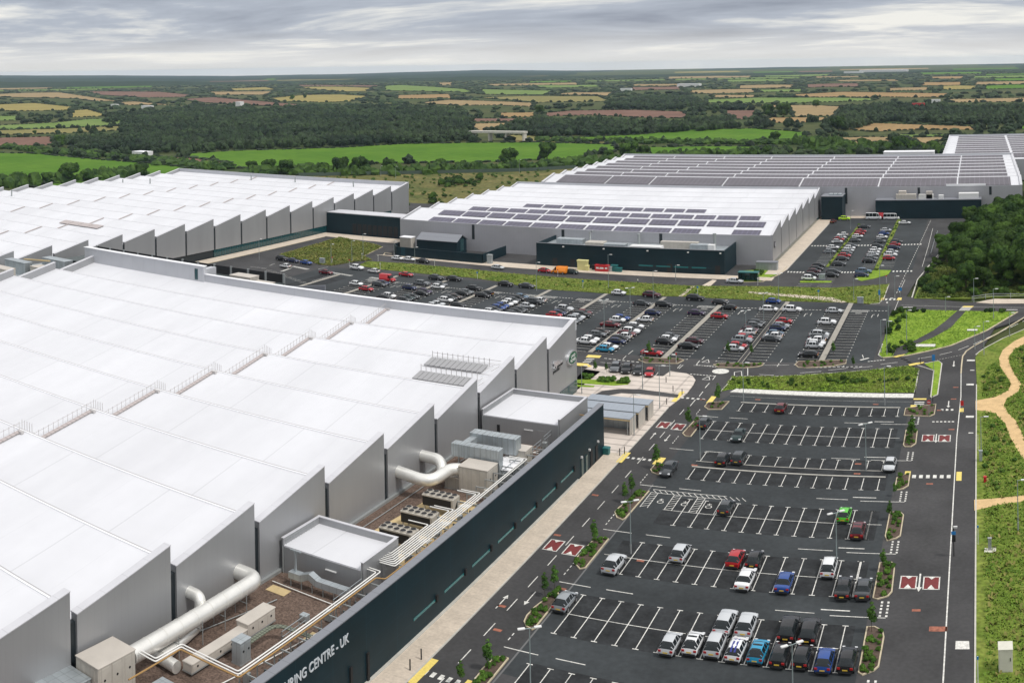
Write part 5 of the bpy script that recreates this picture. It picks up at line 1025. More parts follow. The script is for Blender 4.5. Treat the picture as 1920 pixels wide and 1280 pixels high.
tag(MB().slab([(0, 0), (11, .9), (11, 1.2), (0, .3)], 'y', 0, .6).build('timber_beam', M['timber']), 'pale timber beam sloping across the rooftop units at left', 'beam').location = (-229, 177.5, 12.0)
bl = empty('rear_block', (-150, 200, 0), 'dark glazed block behind the parapet of the nearest warehouse', 'building')
MB().box(-82, -12, -5, 7, 0, 9.6).build('wall', M['dark'], bl); MB().box(-82.2, -11.8, -5.2, 7.2, 9.6, 9.8).build('roof', M['darksteel'], bl)
for k in range(13): MB().box(-82 + k * 5.8, -81.4 + k * 5.8, 7.02, 7.3, 0, 12.2).build('post', M['steel'], bl)
for k in range(12): MB().box(-81.3 + k * 5.8, -76.3 + k * 5.8, 7.05, 7.15, 6, 12.0).build('louvre_screen', M['black'], bl)
unit(-166.5, 191.5, 12.0, 6.5, 3.4, 1.9, 'cream', 'white rooftop unit behind the parapet, larger of the pair'); unit(-158.6, 190.8, 12.0, 5, 2.2, 1.3, 'cream', 'white rooftop unit behind the parapet, smaller of the pair')
b2_ = empty('screen_wall', (-152, 194, 0), 'dark grey angled screen wall behind the parapet', 'wall'); MB().slab([(0, 0), (12, 0), (12, 14.0), (0, 12.4)], 'y', 0, .4).build('screen', M['tealcap'], b2_)
# ================================================================== VEHICLES
# profile: list of (x, belt z, roof z, half width, roof half width); glass flags from station ranges
KIND = {
 'hatchback': dict(L=4.15, W=1.78, st=[(-2.07, .62, .66, .66, .52), (-2.0, .95, 1.0, .82, .66), (-1.72, .96, 1.20, .87, .56), (-1.2, .94, 1.40, .89, .58), (-.3, .92, 1.45, .89, .60), (.45, .91, 1.36, .89, .58), (1.15, .92, .98, .88, .70), (1.75, .82, .86, .84, .62), (2.07, .60, .62, .60, .42)], g=(1, 6), ws=(5, 6), rw=(1, 3)),
 'saloon': dict(L=4.75, W=1.84, st=[(-2.37, .64, .68, .68, .52), (-2.3, .96, 1.0, .84, .7), (-1.75, 1.0, 1.05, .90, .72), (-1.0, .97, 1.40, .92, .60), (-.2, .95, 1.44, .92, .62), (.45, .94, 1.36, .92, .60), (1.2, .93, .98, .90, .72), (1.95, .82, .86, .86, .62), (2.37, .58, .60, .58, .4)], g=(2, 6), ws=(5, 6), rw=(2, 3)),
 'suv': dict(L=4.65, W=1.92, st=[(-2.32, .75, .8, .76, .62), (-2.27, 1.1, 1.15, .92, .76), (-1.98, 1.12, 1.40, .95, .64), (-1.35, 1.08, 1.62, .96, .66), (-.2, 1.05, 1.66, .96, .68), (.5, 1.04, 1.57, .96, .66), (1.1, 1.08, 1.16, .95, .80), (1.95, 1.0, 1.05, .92, .74), (2.32, .75, .78, .70, .5)], g=(1, 6), ws=(5, 6), rw=(1, 3)),
 'people carrier': dict(L=4.4, W=1.84, st=[(-2.2, .7, .75, .8, .66), (-2.16, 1.02, 1.06, .88, .72), (-1.9, 1.02, 1.36, .9, .62), (-1.3, 1.0, 1.56, .92, .64), (-.2, .98, 1.60, .92, .66), (.7, .97, 1.48, .92, .64), (1.5, .98, 1.05, .9, .74), (1.95, .86, .9, .86, .64), (2.2, .62, .66, .76, .5)], g=(1, 6), ws=(5, 6), rw=(1, 3)),
 'van': dict(L=5.2, W=2.0, st=[(-2.6, .7, 2.3, .95, .86), (-2.55, 1.2, 2.4, .99, .90), (-1.5, 1.2, 2.42, 1.0, .90), (-.4, 1.2, 2.42, 1.0, .90), (.6, 1.2, 2.38, 1.0, .88), (1.1, 1.15, 2.1, .99, .84), (1.75, 1.12, 1.25, .96, .82), (2.35, .95, 1.0, .92, .72), (2.6, .6, .64, .82, .6)], g=(4, 6), ws=(5, 6), rw=(0, 0)),
 'minibus': dict(L=6.2, W=2.05, st=[(-3.1, .7, 2.5, .96, .86), (-3.05, 1.25, 2.62, 1.0, .90), (-1.7, 1.25, 2.64, 1.02, .90), (-.4, 1.25, 2.64, 1.02, .90), (1.2, 1.25, 2.6, 1.02, .88), (1.9, 1.2, 2.3, 1.0, .84), (2.5, 1.15, 1.3, .97, .82), (2.95, .95, 1.0, .92, .72), (3.1, .6, .64, .84, .6)], g=(1, 6), ws=(5, 6), rw=(0, 0)),
}
def car_parts(kind):
    d = KIND[kind]; st0 = d['st']; B = MB(); Gs = MB()
    st = []; par = []
    for i in range(len(st0) - 1):
        p0, p1, p2, p3 = st0[max(i - 1, 0)], st0[i], st0[i + 1], st0[min(i + 2, len(st0) - 1)]
        nsub = 3 if 0 < i < len(st0) - 2 else 2
        for q in range(nsub):
            t = q / nsub; x = p1[0] + (p2[0] - p1[0]) * t; vals = [x]
            for c in range(1, 5):
                hx = p2[0] - p1[0]; m1 = (p2[c] - p0[c]) / max(p2[0] - p0[0], .01) * hx; m2 = (p3[c] - p1[c]) / max(p3[0] - p1[0], .01) * hx
                lim = 3 * abs(p2[c] - p1[c]) + .015; m1 = max(-lim, min(lim, m1)); m2 = max(-lim, min(lim, m2))
                vals.append((2 * t ** 3 - 3 * t ** 2 + 1) * p1[c] + (t ** 3 - 2 * t ** 2 + t) * m1 + (-2 * t ** 3 + 3 * t ** 2) * p2[c] + (t ** 3 - t ** 2) * m2)
            st.append(tuple(vals)); par.append(i)
    st.append(st0[-1]); par.append(len(st0) - 1); n = len(st)
    # refine stations
    sec = []
    for i, (x, zb, zr, w_, wr) in enumerate(st):
        zl = .30 if 0 < i < n - 1 else .42; low = max(zl + .12, .5)
        half = [(w_ * .90, zl), (w_ * .985, low), (w_, (low + zb) / 2), (w_ * .985, zb - .03), (w_ * .95, zb), (wr, zr - .05), (wr * .84, zr), (0, zr + .015)]
        sec.append([(x, y, z) for y, z in half] + [(x, -y, z) for y, z in half[-2::-1]])
    m_ = len(sec[0]); g0, g1 = d['g']
    def isglass(i, r):
        rr_ = r if r < 7 else 13 - r
        if rr_ == 4 and g0 <= i < g1: return True
        if rr_ in (5, 6) and (d['ws'][0] <= i < d['ws'][1] or d['rw'][0] <= i < d['rw'][1]): return True
        return False
    vb = [p for s_1 in sec for p in s_1]; fb = []; fg = []
    for i in range(n - 1):
        for r in range(m_ - 1):
            q = (i * m_ + r, (i + 1) * m_ + r, (i + 1) * m_ + r + 1, i * m_ + r + 1)
            (fg if isglass(par[i], r) else fb).append(q)
        fb.append((i * m_ + m_ - 1, (i + 1) * m_ + m_ - 1, (i + 1) * m_, i * m_))
    fb.append(tuple(range(m_))); fb.append(tuple(range((n - 1) * m_, n * m_))[::-1])
    B.add(vb, fb, 0, True)
    # inset glass: each pane shrunk slightly so that pillars of body colour show
    Gs.add(vb, fg, 0, False)
    P = MB()       # pillars and trims in body colour
    for i in range(g0 + 1, g1):
        x, zb, zr, w_, wr = st0[i]
        for s1 in (1, -1): P.slab([(s1 * w_ * .955, zb - .01), (s1 * (wr + .012), zr - .04), (s1 * (wr - .02), zr - .04), (s1 * (w_ * .93), zb - .01)][::s1], 'x', x - .045, x + .045)
    return B, Gs, P
def wheel_mb(r_=.32, w_=.2):
    b = MB(); n = 16
    b.tube([(0, -w_ / 2, 0), (0, w_ / 2, 0)], r_, n, 0); b.tube([(0, -w_ / 2 - .012, 0), (0, w_ / 2 + .012, 0)], r_ * .62, n, 1); return b
PROTO = {}; M['stripeblue'] = mat('stripe_blue', (.02, .03, .22), .4)
def proto(kind):
    d = KIND[kind]; L_ = d['L']; st = d['st']; B, Gs, P = car_parts(kind); wr = .36 if kind in ('suv', 'van', 'minibus') else .32; wx = L_ * .30; hw = d['W'] / 2
    B.v += []; nb = len(B.v)
    B.add(P.v, P.f, 0)
    # arches, sills, bumpers in black
    T = MB()
    for s1 in (1, -1):
        for x in (-wx, wx): T.tube([(x, s1 * (hw - .06), wr), (x, s1 * (hw + .012), wr)], wr * 1.13, 16, 0)
        T.box(-wx, wx, s1 * hw - .04 if s1 > 0 else -hw - .005, s1 * hw + .005 if s1 > 0 else -hw + .04, .24, .36)
    T.box(-L_ / 2 - .02, -L_ / 2 + .1, -hw * .75, hw * .75, .3, .5); T.box(L_ / 2 - .1, L_ / 2 + .02, -hw * .7, hw * .7, .28, .5)
    for s1 in (1, -1): T.box(st[6][0] - .35, st[6][0] - .15, s1 * (hw + .02) if s1 > 0 else -(hw + .18), s1 * (hw + .18) if s1 > 0 else -(hw + .02), .95, 1.08)
    me = {}
    me['body'] = (B, M['paint']); me['window'] = (Gs, M['carglass']); me['trim'] = (T, M['plastic'])
    Rr = MB(); zt = st[1][1]
    hl = MB()
    full = []
    mats = [M['paint'], M['carglass'], M['plastic'], M['tyre'], M['rim'], M['tail'], M['head'], M['plate']]
    # far version: one mesh
    one = MB(); one.add(B.v, B.f, 0, True); one.sm = B.sm[:]; one.add(Gs.v, Gs.f, 1); one.add(T.v, T.f, 2)
    wm_ = wheel_mb(wr)
    for sx in (-wx, wx):
        for sy in (-hw + .09, hw - .09):
            for f, mi, sm_ in zip(wm_.f, wm_.m, wm_.sm): pass
            b0 = len(one.v); one.v += [(x + sx, y + sy, z + wr) for x, y, z in wm_.v]
            for f, mi, sm_ in zip(wm_.f, wm_.m, wm_.sm): one.f.append([b0 + i for i in f]); one.m.append(3 + mi); one.sm.append(sm_)
    lz = zt - .26; rear = -L_ / 2; fr = L_ / 2
    for s1 in (1, -1):
        y0, y1 = sorted((s1 * hw * .55, s1 * hw * .90)); one.box(rear - .03, rear + .3, y0, y1, lz, lz + .2, 5); one.box(fr - .35, fr + .0, y0, y1, .60, .74, 6)
    one.box(rear - .035, rear, -.26, .26, lz - .12, lz, 7)
    near = dict(body=B, glass=Gs, trim=T, wr=wr, wx=wx, hw=hw, lz=lz, rear=rear, fr=fr)
    PROTO[kind] = (one, mats, near); return PROTO[kind]
NEARROOT = {}; FARMESH = {}
COL = {'white': (.74, .75, .76), 'silver': (.52, .54, .56), 'silver grey': (.26, .28, .30), 'grey': (.12, .13, .14), 'dark grey': (.045, .05, .055), 'black': (.010, .010, .012), 'red': (.40, .012, .018), 'dark red': (.13, .008, .014), 'maroon': (.07, .012, .02),
       'blue': (.015, .06, .25), 'navy': (.010, .018, .07), 'light blue': (.02, .27, .46), 'dark green': (.010, .03, .03), 'green': (.09, .48, .03), 'orange': (.80, .24, .01), 'dark purple': (.03, .012, .05), 'slate blue': (.09, .15, .22), 'hi-vis yellow': (.55, .85, .03), 'brown': (.06, .04, .035)}
def near_car(kind, col, loc, rz, label, group, roofc=None):
    one, mats, q = proto(kind) if kind not in PROTO else PROTO[kind]
    root = empty('parked_car', loc, label, 'car', group, rz); root.scale = (random.uniform(.97, 1.07), random.uniform(1.0, 1.05), random.uniform(.97, 1.03))
    if kind not in NEARROOT:
        ch = {}
        ch['body'] = MB().build('tmp', M['paint']); bpy.data.objects.remove(ch['body'])
        def mesh(nm, mb, mats_):
            o = mb.build(nm, mats_); me = o.data; bpy.data.objects.remove(o); return me
        hw, wr, wx, lz, rear, fr = q['hw'], q['wr'], q['wx'], q['lz'], q['rear'], q['fr']
        NEARROOT[kind] = dict(body=mesh('body', q['body'], [M['paint']]), window=mesh('window', q['glass'], [M['carglass']]), trim=mesh('bumper_trim', q['trim'], [M['plastic']]), wheel=mesh('wheel', wheel_mb(wr), [M['tyre'], M['rim']]),
            tail=mesh('tail_light', MB().bbox(rear - .03, rear + .3, -hw * .175, hw * .175, lz, lz + .2, .02), [M['tail']]), head=mesh('headlight', MB().bbox(fr - .35, fr, -hw * .175, hw * .175, .6, .74, .02), [M['head']]), plate=mesh('number_plate', MB().box(rear - .035, rear - .01, -.26, .26, lz - .12, lz), [M['plate']]),
            roofp=mesh('roof_panel', MB().add([(x, s1 * wr_ * .84, z + .012 + (.018 if s1 == 0 else 0)) for (x, _, z, _, wr_) in KIND[kind]['st'][3:6] for s1 in (-1, 0, 1)], [(0, 3, 4, 1), (1, 4, 5, 2), (3, 6, 7, 4), (4, 7, 8, 5)]), [M['carglass']]))
    D = NEARROOT[kind]
    def ch(nm, me, l=(0, 0, 0), c=None):
        o = bpy.data.objects.new(nm, me); S.collection.objects.link(o); o.parent = root; o.location = l
        if c: o.color = (*c, 1)
        return o
    C = COL[col]; hw, wr, wx = q['hw'], q['wr'], q['wx']
    ch('body', D['body'], c=C); ch('window', D['window']); ch('bumper_trim', D['trim'])
    for sx in (-wx, wx):
        for sy in (-hw + .09, hw - .09): ch('wheel', D['wheel'], (sx, sy, wr))
    for s1 in (-1, 1): ch('tail_light', D['tail'], (0, s1 * hw * .725, 0)); ch('headlight', D['head'], (0, s1 * hw * .725, 0))
    ch('number_plate', D['plate'])
    if roofc: ch('roof_panel', D['roofp'])
    return root
def far_car(kind, col, loc, rz, label, group, cat='car', name='parked_car'):
    one, mats, q = proto(kind) if kind not in PROTO else PROTO[kind]
    if kind not in FARMESH: o = one.build('parked_car', mats); FARMESH[kind] = o.data; bpy.data.objects.remove(o)
    o = bpy.data.objects.new(name, FARMESH[kind]); S.collection.objects.link(o); o.location = loc; o.rotation_euler = (0, 0, rz); o.color = (*COL[col], 1); o.scale = (random.uniform(.93, 1.06), random.uniform(.97, 1.03), random.uniform(.94, 1.07))
    return tag(o, label, cat, group)
ORD = ['first', 'second', 'third', 'fourth', 'fifth', 'sixth', 'seventh', 'eighth', 'ninth', 'tenth', 'eleventh', 'twelfth', 'thirteenth', 'fourteenth', 'fifteenth', 'sixteenth', 'seventeenth']
# near car park: (pixel, colour, kind, facing away?, extra)
NEAR = {
 'in the bottom row': [((1259, 1203), 'silver', 'hatchback', 1), ((1301, 1202), 'white', 'hatchback', 1, 'with black roof'), ((1344, 1205), 'silver', 'people carrier', 1), ((1383.5, 1213), 'white', 'hatchback', 1, 'with blue stripes'), ((1423, 1217), 'light blue', 'hatchback', 1, 'with black roof'), ((1463, 1223), 'black', 'hatchback', 1), ((1504, 1227), 'black', 'hatchback', 1, 'by the lamp post'), ((1549, 1234), 'blue', 'hatchback', 1), ((1588, 1232), 'black', 'hatchback', 1, 'with red tail lights')],
 'in the second row up': [((1064, 1125), 'silver grey', 'hatchback', 1, 'beside the planted island'), ((1363, 1165), 'silver', 'suv', 1), ((1403, 1169), 'silver', 'suv', 1), ((1481, 1177), 'black', 'suv', 1), ((1519, 1181), 'black', 'suv', 1)],
 'in the third row up': [((1401, 1082), 'white', 'saloon', 1), ((1474, 1088), 'blue', 'saloon', 1), ((1585, 1098), 'black', 'saloon', 1), ((1623, 1100), 'dark grey', 'saloon', 1)],
 'in the fourth row up': [((1155, 1055), 'silver', 'suv', 1, 'by the lamp post'), ((1278, 1034), 'silver', 'people carrier', 1), ((1381, 1044), 'red', 'hatchback', 1), ((1416, 1045), 'black', 'hatchback', 1), ((1557, 1060), 'white', 'people carrier', 1)],
 'in the fifth row up': [((1362.5, 948), 'dark grey', 'hatchback', 1, 'by the hatched bays'), ((1584.5, 962), 'green', 'hatchback', 1, 'beside a lamp post'), ((1610.5, 991), 'dark red', 'hatchback', 1, 'with black roof')],
 'beside the central footway': [((1257, 877), 'dark grey', 'saloon', 0, 'by the yellow paving'), ((1356, 858), 'black', 'hatchback', 1), ((1387, 856), 'dark grey', 'people carrier', 1), ((1670, 869), 'silver', 'hatchback', 0)],
 'near the top of the near car park': [((1325, 791), 'dark grey', 'hatchback', 1), ((1388, 814), 'dark green', 'saloon', 0), ((1457.5, 762), 'dark red', 'hatchback', 1)],
}
NX = [X0 + 1.2 + 2.4 * j for j in range(-1, 15)]
for zone, cars in NEAR.items():
    for c in sorted(cars, key=lambda c: c[0][0]):
        (px, py), col, kd, away = c[:4]; ex = c[4] if len(c) > 4 else ''
        x, y = G(px, py, .75); xs = min(NX, key=lambda q: abs(q - x)); x = xs * .75 + x * .25 if abs(xs - x) < 1.2 else x
        n_ = sorted(k[0][0] for k in cars).index(px)
        lb = f"{col} {kd} {ex + ', ' if ex else ''}{ORD[n_]} from left {zone}"
        near_car(kd, col, (x, y, 0.008), R(90 if away else -90) + random.uniform(-.02, .02), lb, 'cars in the near car park', ex == 'with black roof')
        if 'stripes' in ex:
            r = [o for o in S.objects if o.get('label') == lb][0]
            [MB().add([(x, y_ + q, z + .03) for (x, _, z, _, _w) in KIND[kd]['st'][2:7] for q in (0, .2)], [(2 * i, 2 * i + 2, 2 * i + 3, 2 * i + 1) for i in range(4)]).build('roof_stripe', M['stripeblue'], r) for y_ in (-.30, .10)]
# middle and far car parks: crop points, colour, kind, (facing +X unless 'L')
h, sa, su, mp_, va, mi = 'hatchback', 'saloon', 'suv', 'people carrier', 'van', 'minibus'
MID = [(960, 500, 6, [(600, 465, 'silver', su), (575, 500, 'black', h), (560, 528, 'navy', h), (485, 542, 'red', h), (750, 535, 'black', su), (865, 540, 'dark red', h), (715, 578, 'silver grey', mp_), (735, 618, 'grey', h), (640, 580, 'silver', h),
 (1505, 400, 'dark grey', h), (1720, 412, 'black', su), (1570, 503, 'navy', h), (1265, 562, 'blue', h), (1235, 592, 'white', h), (1155, 637, 'dark red', sa), (1470, 580, 'white', h), (1415, 655, 'white', h), (1345, 688, 'black', su), (1290, 722, 'white', su), (1230, 762, 'white', h), (1060, 735, 'brown', h), (970, 758, 'grey', h), (930, 795, 'white', h), (885, 832, 'white', sa), (1225, 785, 'dark red', h), (1160, 805, 'black', h), (1125, 842, 'navy', h), (1120, 878, 'white', h), (1070, 910, 'light blue', h), (1200, 288, 'white', h), (1572, 312, 'maroon', su), (1815, 780, 'grey', h), (1775, 812, 'white', h), (1740, 845, 'black', h), (1615, 965, 'red', sa),
 (130, 330, 'slate blue', h), (85, 358, 'black', h), (40, 382, 'dark grey', h), (20, 412, 'white', h), (270, 372, 'white', h), (235, 402, 'dark grey', su), (135, 437, 'silver', h), (20, 503, 'black', h), (110, 525, 'dark grey', h), (165, 210, 'dark grey', sa), (365, 38, 'red', h), (670, 52, 'dark green', h)]),
 (1280, 500, 6, [(65, 892, 'black', sa), (115, 833, 'maroon', h), (200, 520, 'dark purple', h), (400, 560, 'red', h), (480, 463, 'black', h), (425, 393, 'black', h), (142, 348, 'black', su), (990, 472, 'white', mp_), (1200, 472, 'white', su), (1020, 380, 'blue', h), (870, 645, 'grey', h), (815, 660, 'dark grey', h), (805, 692, 'maroon', h), (775, 727, 'white', h), (757, 785, 'red', h), (692, 818, 'silver grey', su), (630, 880, 'red', h), (590, 915, 'silver', h), (1085, 612, 'red', h), (1090, 645, 'silver grey', h), (1055, 682, 'navy', h), (1030, 747, 'slate blue', h), (1000, 773, 'white', h), (965, 805, 'dark grey', sa), (1720, 490, 'silver', h), (1645, 627, 'white', su), (1575, 752, 'silver', mp_), (1582, 790, 'grey', h), (1540, 815, 'white', h), (1525, 852, 'white', h), (1500, 893, 'silver', h), (1460, 990, 'black', h), (585, 157, 'silver', sa)]),
 (640, 440, 6, [(175, 368, 'white', su), (365, 402, 'white', h), (730, 442, 'red', sa), (1065, 480, 'dark grey', su), (1270, 492, 'black', su), (1850, 552, 'black', su), (180, 550, 'white', h), (240, 602, 'red', h), (405, 552, 'dark grey', h), (465, 540, 'navy', h), (850, 545, 'grey', su), (785, 590, 'navy', h), (1055, 572, 'white', h), (1105, 555, 'grey', h), (870, 648, 'black', sa), (945, 630, 'dark purple', h), (525, 677, 'white', h), (490, 702, 'black', h), (590, 725, 'dark grey', h), (715, 702, 'dark green', h), (750, 675, 'dark grey', h), (1185, 742, 'white', h), (1260, 720, 'dark grey', h), (1305, 697, 'brown', h), (1090, 772, 'silver', h), (1040, 788, 'silver', h), (1365, 657, 'black', h), (1440, 640, 'grey', h), (1500, 605, 'black', su), (1565, 680, 'black', h), (1655, 652, 'black', h), (1290, 803, 'black', h), (1740, 812, 'blue', h), (1830, 790, 'blue', h), (1880, 748, 'white', h), (1725, 842, 'dark grey', h), (1680, 852, 'silver', h), (1900, 855, 'dark grey', h), (635, 260, 'white', h), (765, 270, 'white', h), (920, 292, 'black', sa), (1760, 362, 'silver', h)]),
 (400, 400, 6, [(775, 508, 'black', su), (900, 527, 'navy', h), (1045, 548, 'blue', h), (810, 587, 'white', h), (1245, 667, 'dark red', sa)])]
UR = [(1440, 380, 6, [(850, 353, 'white', h), (815, 385, 'silver', h), (805, 408, 'red', h), (775, 432, 'silver', h), (735, 497, 'white', h), (690, 545, 'silver grey', h), (1070, 263, 'dark grey', sa), (1055, 316, 'red', h), (1010, 342, 'red', h), (985, 372, 'white', h), (960, 415, 'grey', h), (925, 478, 'grey', h), (895, 505, 'white', h), (870, 532, 'silver', h), (850, 560, 'grey', h), (835, 590, 'red', h), (830, 622, 'dark grey', h), (770, 682, 'dark grey', h), (560, 703, 'black', h), (580, 737, 'black', h), (505, 768, 'maroon', h), (490, 805, 'black', h), (455, 845, 'white', mp_), (720, 770, 'dark grey', h), (690, 808, 'black', sa),
 (1350, 302, 'silver', h), (1335, 342, 'blue', h), (1310, 382, 'white', h), (1290, 428, 'grey', h), (1255, 482, 'dark grey', h), (1240, 520, 'white', h), (1210, 550, 'white', h), (1215, 578, 'silver', h), (1190, 618, 'grey', h), (1180, 650, 'black', h), (1450, 432, 'dark grey', h), (1440, 463, 'red', h), (1430, 500, 'navy', h), (1425, 545, 'silver', h), (1375, 582, 'white', su), (1365, 620, 'red', h), (1120, 768, 'slate blue', su), (1115, 808, 'navy', h), (1545, 222, 'white', sa)])]
lst = []
for src, zone in ((MID, 'mid'), (UR, 'ur')):
    for ox, oy, s, cars in src:
        for cx, cy, col, kd in cars:
            x, y = G(ox + cx / s, oy + cy / s, .7)
            if zone == 'mid' and y < 262.5 and x > -196 and y > 214:
                xc = min((-33.8, -50.6, -67.4, -84.3, -101.1, -117.9, -134.7, -151.5, -168.3), key=lambda q: abs(abs(q - x) - 3.1)); sd = 1 if x > xc else -1
                if abs(abs(x - xc) - 3.1) < 2.4: x = xc + sd * 3.15 + random.uniform(-.2, .2)
                y = 215.2 + 2.31 * (round((y - 215.2 - 1.15) / 2.31) + .5); lst.append([zone, (xc, sd), x, y, col, kd])
            elif zone == 'ur':
                gx = min((-46.5, -31.8), key=lambda q: abs(abs(q - x) - 2.8)); sd = 1 if x > gx else -1
                if abs(abs(x - gx) - 2.8) < 2.6 and y > 280: x = gx + sd * 2.9
                lst.append([zone, (gx, sd), x, y, col, kd])
            else: lst.append([zone, None, x, y, col, kd])
# keep bays from doubling up
seen = []
for c in sorted(lst, key=lambda c: c[3]):
    for q in range(6):
        if any(abs(c[2] - a) < 2.8 and abs(c[3] - b) < 1.95 for a, b in seen): c[3] += 2.31 if c[0] == 'mid' and c[1] else 2.0
        else: break
    seen.append((c[2], c[3]))
grp = {}
for c in lst: grp.setdefault((c[0], c[1]), []).append(c)
COLS = [-33.8, -50.6, -67.4, -84.3, -101.1, -117.9, -134.7, -151.5, -168.3]
for (zone, key), cs in grp.items():
    cs.sort(key=lambda c: c[3] if key else c[2])
    for i, (z_, k_, x, y, col, kd) in enumerate(cs):
        if key and zone == 'mid': lb = f"{col} {kd}, {ORD[i]} from near end, {'right' if key[1] > 0 else 'left'} side of {ORD[COLS.index(key[0])]} walkway from right"
        elif zone == 'ur': lb = f"{col} {kd}, {ORD[i]} from near end {'right' if key[1] > 0 else 'left'} of {'left' if key[0] < -40 else 'right'} grass strip, upper right"
        else: lb = f"{col} {kd} outside the bays, " + (f"{ORD[i]} from left" if i < 17 else f"{ORD[len(cs) - 1 - i]} from right") + ", north edge of middle car park" if y < 290 else f"{col} {kd}, " + f"number {i} from left along the road before the teal plant block"
        if lb.endswith('plant block'):
            rk = sum(1 for q in cs[:i] if q[3] >= 290); lb = f"{col} {kd}, {ORD[rk]} from left on the road beside the middle warehouse"
        rz = 0.0 if key else R(-3); 
        if (col, kd) in (('white', 'hatchback'), ('black', 'hatchback')) and random.random() < .25: rz += math.pi
        far_car(kd, col, (x, y, .008), rz + random.uniform(-.03, .03), lb, 'cars in the middle car park' if zone == 'mid' else 'cars in the upper right car park')
for (px, py), col, kd, lb in [((1154, 688), 'grey', su, 'grey suv, leftmost of four cars facing the banded forecourt'), ((1175, 691), 'black', su, 'black suv, second of four cars facing the banded forecourt'), ((1197, 694), 'black', h, 'black hatchback, third of four cars facing the banded forecourt'), ((1218, 697), 'red', h, 'red hatchback, rightmost of four cars facing the banded forecourt')]:
    near_car(kd, col, (*G(px, py, .7), .01), R(-78), lb, 'cars facing the forecourt')
far_car('van', 'red', (*G(640 + 520 / 6, 440 + 485 / 6, 1.1), 0), 0, 'tall red panel van in the left part of the middle car park', None, 'van', 'parked_van')
far_car('van', 'orange', (*G(960 + 530 / 6, 500 + 36 / 6, 1.1), 0), math.pi, 'orange van in front of the teal plant block', None, 'van', 'parked_van')
far_car('minibus', 'white', (*G(1440 + 1190 / 6, 380 + 155 / 6, 1.2), 0), 0, 'left white minibus in front of the wide teal block', 'white minibuses at the far end', 'minibus', 'parked_minibus')
far_car('minibus', 'white', (*G(1440 + 1390 / 6, 380 + 155 / 6, 1.2), 0), 0, 'right white minibus in front of the wide teal block', 'white minibuses at the far end', 'minibus', 'parked_minibus')
far_car('suv', 'hi-vis yellow', (*G(1440 + 860 / 6, 380 + 174 / 6, .8), 0), 0, 'bright yellow patrol car beside the tall narrow teal block', None)
far_car('van', 'red', (*G(1440 + 1300 / 6, 380 + 150 / 6, 1.0), 0), 0, 'red van mostly hidden between the two white minibuses', None, 'van', 'parked_van')
far_car('hatchback', 'dark red', (*G(1440 + 735 / 6, 380 + 205 / 6, .7), 0), R(80), 'dark red hatchback alone at the far left corner of the upper right car park', None)
for k, (px, py, c) in enumerate([(948, 262, 'white'), (920, 261.6, 'silver'), (1016, 260, 'navy'), (1042, 261, 'white')]):
    far_car(h, c, (*G(px, py, 0), -.3), 0, f'{c} car on the distant road by the bridge, {ORD[k]} listed from the left' if 0 else f'{c} car on the distant road {["right of", "under", "well right of", "farthest right of"][k]} the grey bridge', 'cars on the distant road')
# ================================================================== TREES, PLANTS
def crown_mesh(name, lobes, leaf, n, seed, mt, inner=True):
    rg = np.random.RandomState(seed); vs = []; fs = []
    wts = np.array([l[3] ** 2 for l in lobes]); wts = wts / wts.sum(); idx = rg.choice(len(lobes), n, p=wts)
    L_ = np.array(lobes); c = L_[idx, :3]; r = L_[idx, 3]; d = rg.normal(size=(n, 3)); d /= np.linalg.norm(d, axis=1)[:, None]; d[:, 2] = np.where(d[:, 2] < -.35, -d[:, 2], d[:, 2])
    p = c + d * (r * (.80 + .28 * rg.rand(n)))[:, None] * np.array([1, 1, .85]); s = leaf * (.6 + .8 * rg.rand(n))
    nn_ = d + rg.normal(size=(n, 3)) * .38; nn_ /= np.linalg.norm(nn_, axis=1)[:, None]
    a = np.cross(nn_, rg.normal(size=(n, 3))); a /= np.linalg.norm(a, axis=1)[:, None]; b = np.cross(nn_, a)
    a *= s[:, None]; b *= (s * .7)[:, None]
    V = np.stack([p - a - b * .3, p - b, p + a + b * .2, p + b], 1).reshape(-1, 3); Fq = np.arange(4 * n).reshape(-1, 4)
    v = V.tolist(); f = Fq.tolist()
    if inner:
        bv, bf = ico(2)
        for l in lobes:
            dd = 1 + .2 * (rg.rand(len(bv)) - .5); k = len(v); v += (bv * dd[:, None] * l[3] * .82 * np.array([1, 1, .85]) + np.array(l[:3])).tolist(); f += (bf + k).tolist()
    me = bpy.data.meshes.new(name); me.from_pydata(v, [], f); me.materials.append(mt); me.update(); return me
def trunk_mesh(name, h, r, limbs, seed):
    rg = random.Random(seed); b = MB(); b.tube([(0, 0, -.3), (.05 * h * rg.uniform(-1, 1), .04 * h * rg.uniform(-1, 1), h * .5), (0, 0, h)], r, 8, rb=r * .35)
    for k in range(limbs):
        a = k * 2.4 + rg.random(); z = h * rg.uniform(.45, .8); b.tube([(0, 0, z), (math.cos(a) * h * .16, math.sin(a) * h * .16, z + h * .12), (math.cos(a) * h * .28, math.sin(a) * h * .28, z + h * .28)], r * .4, 6, rb=r * .12)
    o = b.build(name, M['bark']); me = o.data; bpy.data.objects.remove(o); return me
def lobes_for(R_, H_, k, seed, base=.35):
    rg = random.Random(seed); o = [(0, 0, H_ * .62, R_ * .72)]
    for i in range(k):
        a = i * 2.399 + rg.random() * .6; q = rg.uniform(.35, .72) * R_; z = H_ * rg.uniform(base, .84); o.append((q * math.cos(a), q * math.sin(a), z, R_ * rg.uniform(.30, .52)))
    return o
BIG = []
for s_1 in range(5):
    H_ = 11; R_ = 4.4; BIG.append((crown_mesh('crown', lobes_for(R_, H_, 9, s_1, .25), .30, 6500, s_1, M['leaf']), trunk_mesh('trunk', H_ * .6, .32, 5, s_1)))
MEDF = []
